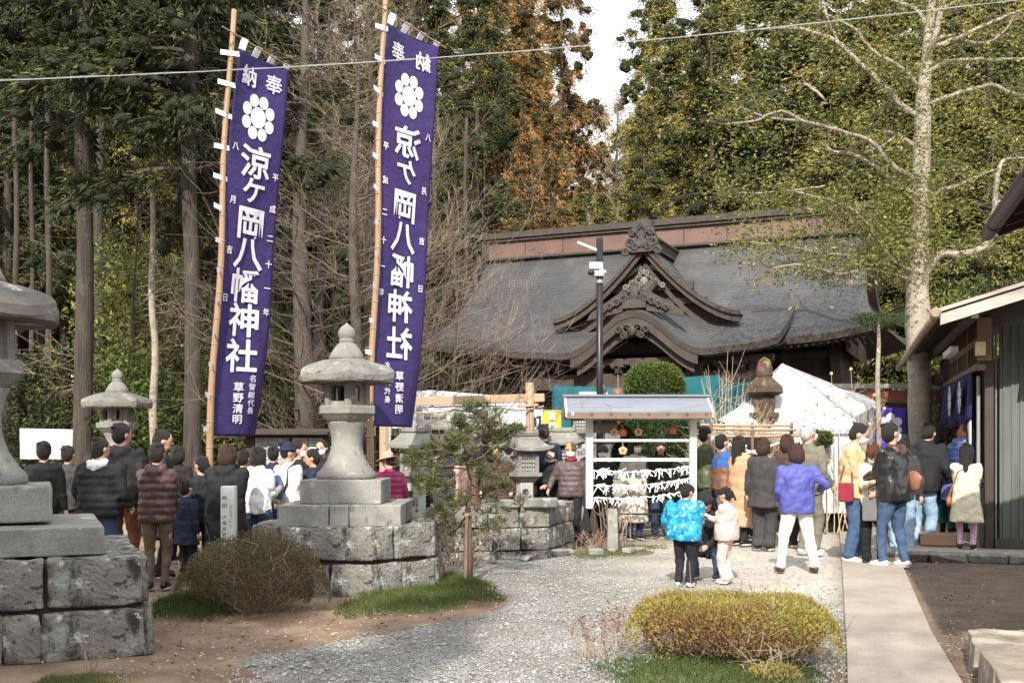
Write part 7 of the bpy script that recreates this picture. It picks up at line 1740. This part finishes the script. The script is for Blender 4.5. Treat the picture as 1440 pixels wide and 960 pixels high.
bagat('backpack', 'blue-grey backpack worn on the white jacket by the pompom beanie wearer', 'backpack', t, f_)
P_('person in dark coat half hidden behind the pompom beanie wearer', 421, 14.6, 622, -100, 'jacket', 'black', 'trousers', 'black', mask=True, Rr='face')
P_('shorter person in dark navy jacket facing the notice board beside the middle lantern', 441, 14.0, 633, 60, 'jacket', 'navy', 'trousers', 'black', ht=40, hp=10)
P_('person with black hair behind the navy jacket wearer, left of the middle lantern shaft', 452, 15.2, 620, 170, 'jacket', 'black', 'trousers', 'black', mask=True)
P_('person in magenta padded jacket and pink brimmed hat right of the middle lantern', 548, 14.6, 637, 25, 'puffer', 'magenta', 'trousers', 'black', hair='hat', hc=K['pinkh'], hp=15, ht=30, L='pocket', Rr='pocket')
t, X, Y, s, arms = P_('person in dark clothes with a pale pink bag beside the white stone pillar', 597, 16.4, 640, -60, 'jacket', 'black', 'trousers', 'black', ht=10, hair='bob')
def f_(b_): rem(b_, 'bag_body', MB().ell(X((-.22, .05, .95)), (.05, .13, .15)), K['pink'], .016, 1); part(b_, 'strap', MB().tube([X((-.22, -.04, 1.0)), X((-.17, 0, 1.44)), X((-.23, .12, 1.0))], .008, 5), K['pink'])
bagat('shoulder_bag', 'pale pink shoulder bag beside the white stone pillar', 'bag', t, f_)
# --- centre, behind pine and low wall
P_('person in pinkish beige coat behind the young pine', 657, 17.9, 634, 10, 'midcoat', 'peach', 'trousers', 'djeans', hair='bob', L='clasp', Rr='clasp', fat=1.1)
P_('person in brown coat with grey scarf ends behind the pine, left of the gate lantern', 700, 17.7, 628, 170, 'midcoat', 'brown', 'trousers', 'black', fat=1.2, hair='short', L='pocket', Rr='pocket', hp=15)
P_('person with pale blue hood up, left of the wooden gate post', 724, 19.4, 601, 20, 'puffer', 'lblue', 'trousers', 'black', hair='hoodup', hc=K['lblue'], fat=1.1)
P_('person with dark hair and navy coat just right of the wooden gate post', 765, 19.2, 598, 10, 'jacket', 'navy', 'trousers', 'black', fat=1.15, hp=12)
P_('dark-haired person in black coat left of the wooden gate post, deep in the queue', 683, 19.6, 606, 0, 'coat', 'black', 'trousers', 'black')
P_('person in dark clothing under the yellow flag', 785, 20.0, 604, -10, 'jacket', 'black', 'trousers', 'black', fat=1.1)
P_('person in dark green jacket behind the small lanterns, left of the gate post', 640, 20.0, 612, 5, 'jacket', 'olive', 'trousers', 'black')
P_('person in black coat with pink scarf and mask left of the tan beanie', 776, 17.9, 628, 150, 'coat', 'black', 'trousers', 'black', hair='bob', hc=K['black'], mask=True, collar='pink', L='clasp', Rr='clasp')
P_('person in tan beanie, red scarf and plum-grey padded jacket left of the rack', 803, 17.5, 625, 172, 'puffer', 'plum', 'trousers', 'black', hair='beanie', hc=mat('cloth_tan_knit', (.42, .29, .15), (.33, .22, .11), .9, 20, .4, 60), mask=True, collar='red', fat=1.12, L='down', Rr='out')
P_('person in black with grey cap and mask, left inside the white rack', 848, 18.3, 628, 168, 'jacket', 'black', 'trousers', 'black', hair='beanie', hc=K['charcoal'], mask=True, L='clasp', Rr='clasp')
t, X, Y, s, arms = P_('person in long pale beige coat and white mask behind the middle of the white rack', 892, 18.1, 618, -150, 'longcoat', 'beige', 'trousers', 'djeans', mask=True, hair='bob', L='clasp', Rr='pocket', fat=1.08, ht=15, hp=5)
P_('person in black coat with long dark hair at the right inside the white rack', 929, 18.5, 620, 178, 'jacket', 'black', 'trousers', 'djeans', hair='long', L='clasp', Rr='clasp')
def f_(b_): rem(b_, 'bag_body', MB().box((0, .30, .93), (.26, .09, .2)), K['brown'], .016, 2); part(b_, 'handle', MB().tube([Vector((-.09, .3, 1.02)), Vector((-.05, .3, 1.14)), Vector((.05, .3, 1.14)), Vector((.09, .3, 1.02))], .010, 6), K['brown'])
bagat('handbag', 'brown handbag held before the black coat inside the white rack', 'bag', ALLP[-1], f_)
# --- queue right of the rack
P_('person in olive bomber jacket and white mask just right of the white rack', 993, 17.9, 601, -75, 'jacket', 'olive', 'trousers', 'charcoal', mask=True, L='pocket', Rr='low', fat=1.08)
t, X, Y, s, arms = P_('person in russet padded vest over bright blue sleeves, white mask', 1017, 17.4, 612, -70, 'shirt', 'blue', 'trousers', 'grey', mask=True, L='clasp', Rr='low', fat=1.15, hair='short', hp=-5)
v_ = MB(); loft(v_, [(.86, .215, .16, 0), (.92, .225, .165, 0), (1.0, .212, .155, 0), (1.04, .222, .163, 0), (1.12, .208, .153, 0), (1.16, .218, .16, 0), (1.25, .206, .15, 0), (1.34, .19, .14, 0), (1.42, .12, .10, 0), (1.46, .09, .085, 0)], X, 20); rem(t, 'vest', v_, K['vest'], .018, 1)
P_('person with long dark hair in tan coat at the middle of the right-hand queue', 1040, 17.1, 614, -60, 'longcoat', 'tan', 'trousers', 'black', hair='long', mask=True, L='clasp', Rr='clasp')
P_('person with auburn bob in black jacket and black trousers, standing side-on in the sun', 1073, 16.3, 616, -35, 'midcoat', 'charcoal', 'wide', 'charcoal', hair='bob', hc=HAIRN, L='down', Rr='down', hp=-3, feet=((.09, 0), (.09, .02)))
P_('person in royal blue jacket and off-white trousers with legs apart, seen from behind', 1121, 13.45, 625, 6, 'jacket', 'royal', 'trousers', 'offw', hair='bob', hc=HAIRN, L=(.20, .18, .96), Rr=(.31, .14, 1.12), hp=18, ht=-8, feet=((.24, -.02), (.22, -.06)), fat=1.22, shoes=SHBR)
P_('grey-haired person in grey-olive jacket behind the royal blue jacket', 1137, 15.6, 597, -55, 'jacket', 'moss', 'trousers', 'moss', hair='short', hc=HAIRG, mask=True, L='clasp', Rr='pocket', shoes=SHW, fat=1.1, ht=-15)
P_('person with brown hair in dark coat half hidden behind the royal blue jacket', 1107, 16.9, 612, -50, 'coat', 'brown', 'trousers', 'black', hair='bob', hc=HAIRN)
# --- children by the rack
P_('boy in cyan camouflage padded jacket and black trousers, seen from behind', 962, 12.1, 683, -32, 'jacket', 'camo', 'trousers', 'black', child=True, fat=1.62, hood='down', L='pocket', Rr=(.16, .34, 1.02), lean=6, hp=15, ht=-25, shoes=SHW, hair='bowl', legsp=1.1)
P_('crouching long-haired person in black jacket and blue jeans between the two children', 991, 12.75, 705, 150, 'jacket', 'black', 'slim', 'jeans', hair='long', hip=(-.30, .34), feet=((.13, -.10), (.13, -.02)), lean=22, hp=20, ht=20, L=(.12, .42, 1.02), Rr=(.1, .40, 1.0), Hm=1.62, shoes=SHB, legsp=1.05)
P_('small girl in pale pink jacket and pink trousers facing the crouching adult', 1022, 12.4, 688, 62, 'jacket', 'pink', 'wide', 'pink', child=True, hair='pony', fat=1.5, L=(.06, .33, 1.22), Rr=(.10, .32, 1.16), hp=12, shoes=SHW, legsp=1.05)
# --- by the shop
t, X, Y, s, arms = P_('person in butter-yellow jacket, jeans and white shoes looking down, white mask', 1201, 14.6, 596, -118, 'jacket', 'yellow', 'trousers', 'jeans', hair='short', mask=True, L='phone', Rr=(.12, .28, 1.05), hp=25, shoes=SHW, fat=1.3, ht=8, feet=((.15, .0), (.15, -.04)), legsp=1.12)
def f_(b_): rem(b_, 'bag_body', MB().box((.25, -.05, .88), (.08, .18, .24)), K['red'], .018, 2); part(b_, 'strap', MB().tube([Vector((.27, -.12, 1.02)), Vector((.2, -.02, 1.43)), Vector((.27, .03, 1.02))], .01, 6), K['red'])
bagat('shoulder_bag', 'red shoulder bag at the left hip of the butter-yellow jacket', 'bag', t, f_)
t, X, Y, s, arms = P_('short person with auburn hair bent over a phone between the yellow and leather jackets', 1229, 14.35, 622, 160, 'jacket', 'cream', 'trousers', 'black', hair='bob', hc=HAIRR, hp=48, L='clasp', Rr='phone', mask=True)
def f_(b_): rem(b_, 'bag_body', MB().box((0, .28, .80), (.30, .07, .34)), K['grey'], .018, 1); part(b_, 'handle', MB().tube([Vector((-.1, .28, .96)), Vector((-.06, .28, 1.10)), Vector((.06, .28, 1.10)), Vector((.1, .28, .96))], .009, 6), K['grey'])
bagat('tote_bag', 'plain grey tote bag held in front of the auburn-haired visitor', 'bag', t, f_)
MATS['cloth_grey'].node_tree.nodes  # keep
t, X, Y, s, arms = P_('person in black leather jacket, jeans and bright white shoes', 1258, 13.95, 596, 35, 'jacket', 'leather', 'slim', 'jeans', hair='short', mask=True, ht=-105, L=(.05, .36, 1.08), Rr='clasp', hood='down', hoodc='brownp', shoes=SHW, fat=1.15, lean=4, feet=((.10, .10), (.12, -.06)), legsp=1.15)
rem(t, 'shirt_hem', MB().ell(Vector((0, 0, .86)), (.215, .165, .11)), K['black'], .018, 1)
def f_(b_): rem(b_, 'bag_body', MB().ell(X((.24, -.10, 1.03)), (.06, .16, .13)), mat('tan_leather_bag', (.30, .15, .09), (.22, .11, .07), .35, 5, .2), .016, 1); part(b_, 'strap', MB().tube([X((.24, -.22, 1.1)), X((.12, -.14, 1.42)), X((.05, .08, 1.47)), X((.18, .12, 1.2))], .010, 6), K['brown'])
bagat('shoulder_bag', 'tan leather bag slung behind the leather jacket', 'bag', t, f_)
def f_(b_): part(b_, 'case', MB().box(X((.0, .44, 1.12)), (.075, .012, .15)), BLACK)
bagat('phone', 'dark phone held low by the leather jacket wearer', 'phone', t, f_)
P_('person in black hooded top and pale jeans leaning to the shop counter', 1296, 16.0, 594, -48, 'jacket', 'black', 'trousers', 'ljeans', hair='short', L='phone', Rr='pocket', hood='down', fat=1.28, lean=14, base=.0, hp=10)
P_('person in shiny navy padded jacket and periwinkle skirt at the shop counter', 1346, 15.95, 594, -52, 'puffer', 'bpuff', 'trousers', 'djeans', hair='bob', hc=HAIRR, mask=True, L='phone', Rr='phone', lean=16, base=.285, hood='down', fat=1.05, hp=15, shoes=SHB)
rem(ALLP[-1], 'skirt', (lambda q: (loft(q, [(.52, .24, .19, -.02), (.7, .225, .175, -.02), (.9, .19, .14, 0)], lambda p: Vector(p), 18), q)[1])(MB()), K['peri'], .018, 1)
t, X, Y, s, arms = P_('girl with long dark hair in cream coat and pink leggings at the shop corner', 1359, 15.3, 627, -28, 'coat', 'cream', 'slim', 'leg', hair='long', L='phone', Rr='phone', base=.10, fat=1.06, hp=10, child=True)
def f_(b_): rem(b_, 'bag_body', MB().ell((-.27, .02, .80), (.05, .12, .10)), mat('orange_tan_leather', (.42, .16, .06), rough=.45), .016, 1); part(b_, 'strap', MB().tube([Vector((-.27, -.05, .88)), X((-.12, -.14, 1.3)), X((.10, -.10, 1.43)), X((.1, .1, 1.38))], .014, 6), MATS['orange_tan_leather'])
bagat('shoulder_bag', 'orange-tan shoulder bag on the girl in the cream coat', 'bag', t, f_)
P_('person in dark coat and pale jeans mostly hidden behind the leather jacket', 1268, 15.6, 612, -20, 'jacket', 'charcoal', 'trousers', 'ljeans', hair='bob')
P_('person in dark coat and teal skirt behind the navy padded jacket', 1316, 16.7, 606, -40, 'midcoat', 'black', 'skirt', 'teal', hair='bob', base=.10)
P_('person in charcoal coat in the crowd just left of the young pine', 632, 18.6, 618, 30, 'coat', 'charcoal', 'trousers', 'black', hair='bob')
P_('person in grey jacket in the crowd right of the brown coat', 716, 18.6, 622, -20, 'jacket', 'grey', 'trousers', 'black')
P_('person in black jacket standing between the small lanterns left of the tan beanie', 757, 20.4, 612, 15, 'jacket', 'black', 'trousers', 'black')
P_('person in dark navy coat deep in the crowd behind the pompom beanie wearer', 385, 15.6, 628, -10, 'coat', 'navy', 'trousers', 'black')
P_('person in black coat deep in the crowd, left of the banner pole', 250, 14.6, 628, -20, 'coat', 'black', 'trousers', 'black', hair='bob')
P_('person in black jacket between the white hoodie and the long black hooded coat', 343, 14.6, 634, -15, 'jacket', 'black', 'trousers', 'black')
P_('masked person in dark coat between the tan coat and the black jacket', 1056, 18.6, 614, -70, 'coat', 'charcoal', 'trousers', 'black', hair='bob', mask=True)
P_('person in charcoal jacket at the far left beside the wide black padded jacket', 96, 14.4, 628, -10, 'jacket', 'charcoal', 'trousers', 'black', hair='short')
for q in ALLP: clean(q)
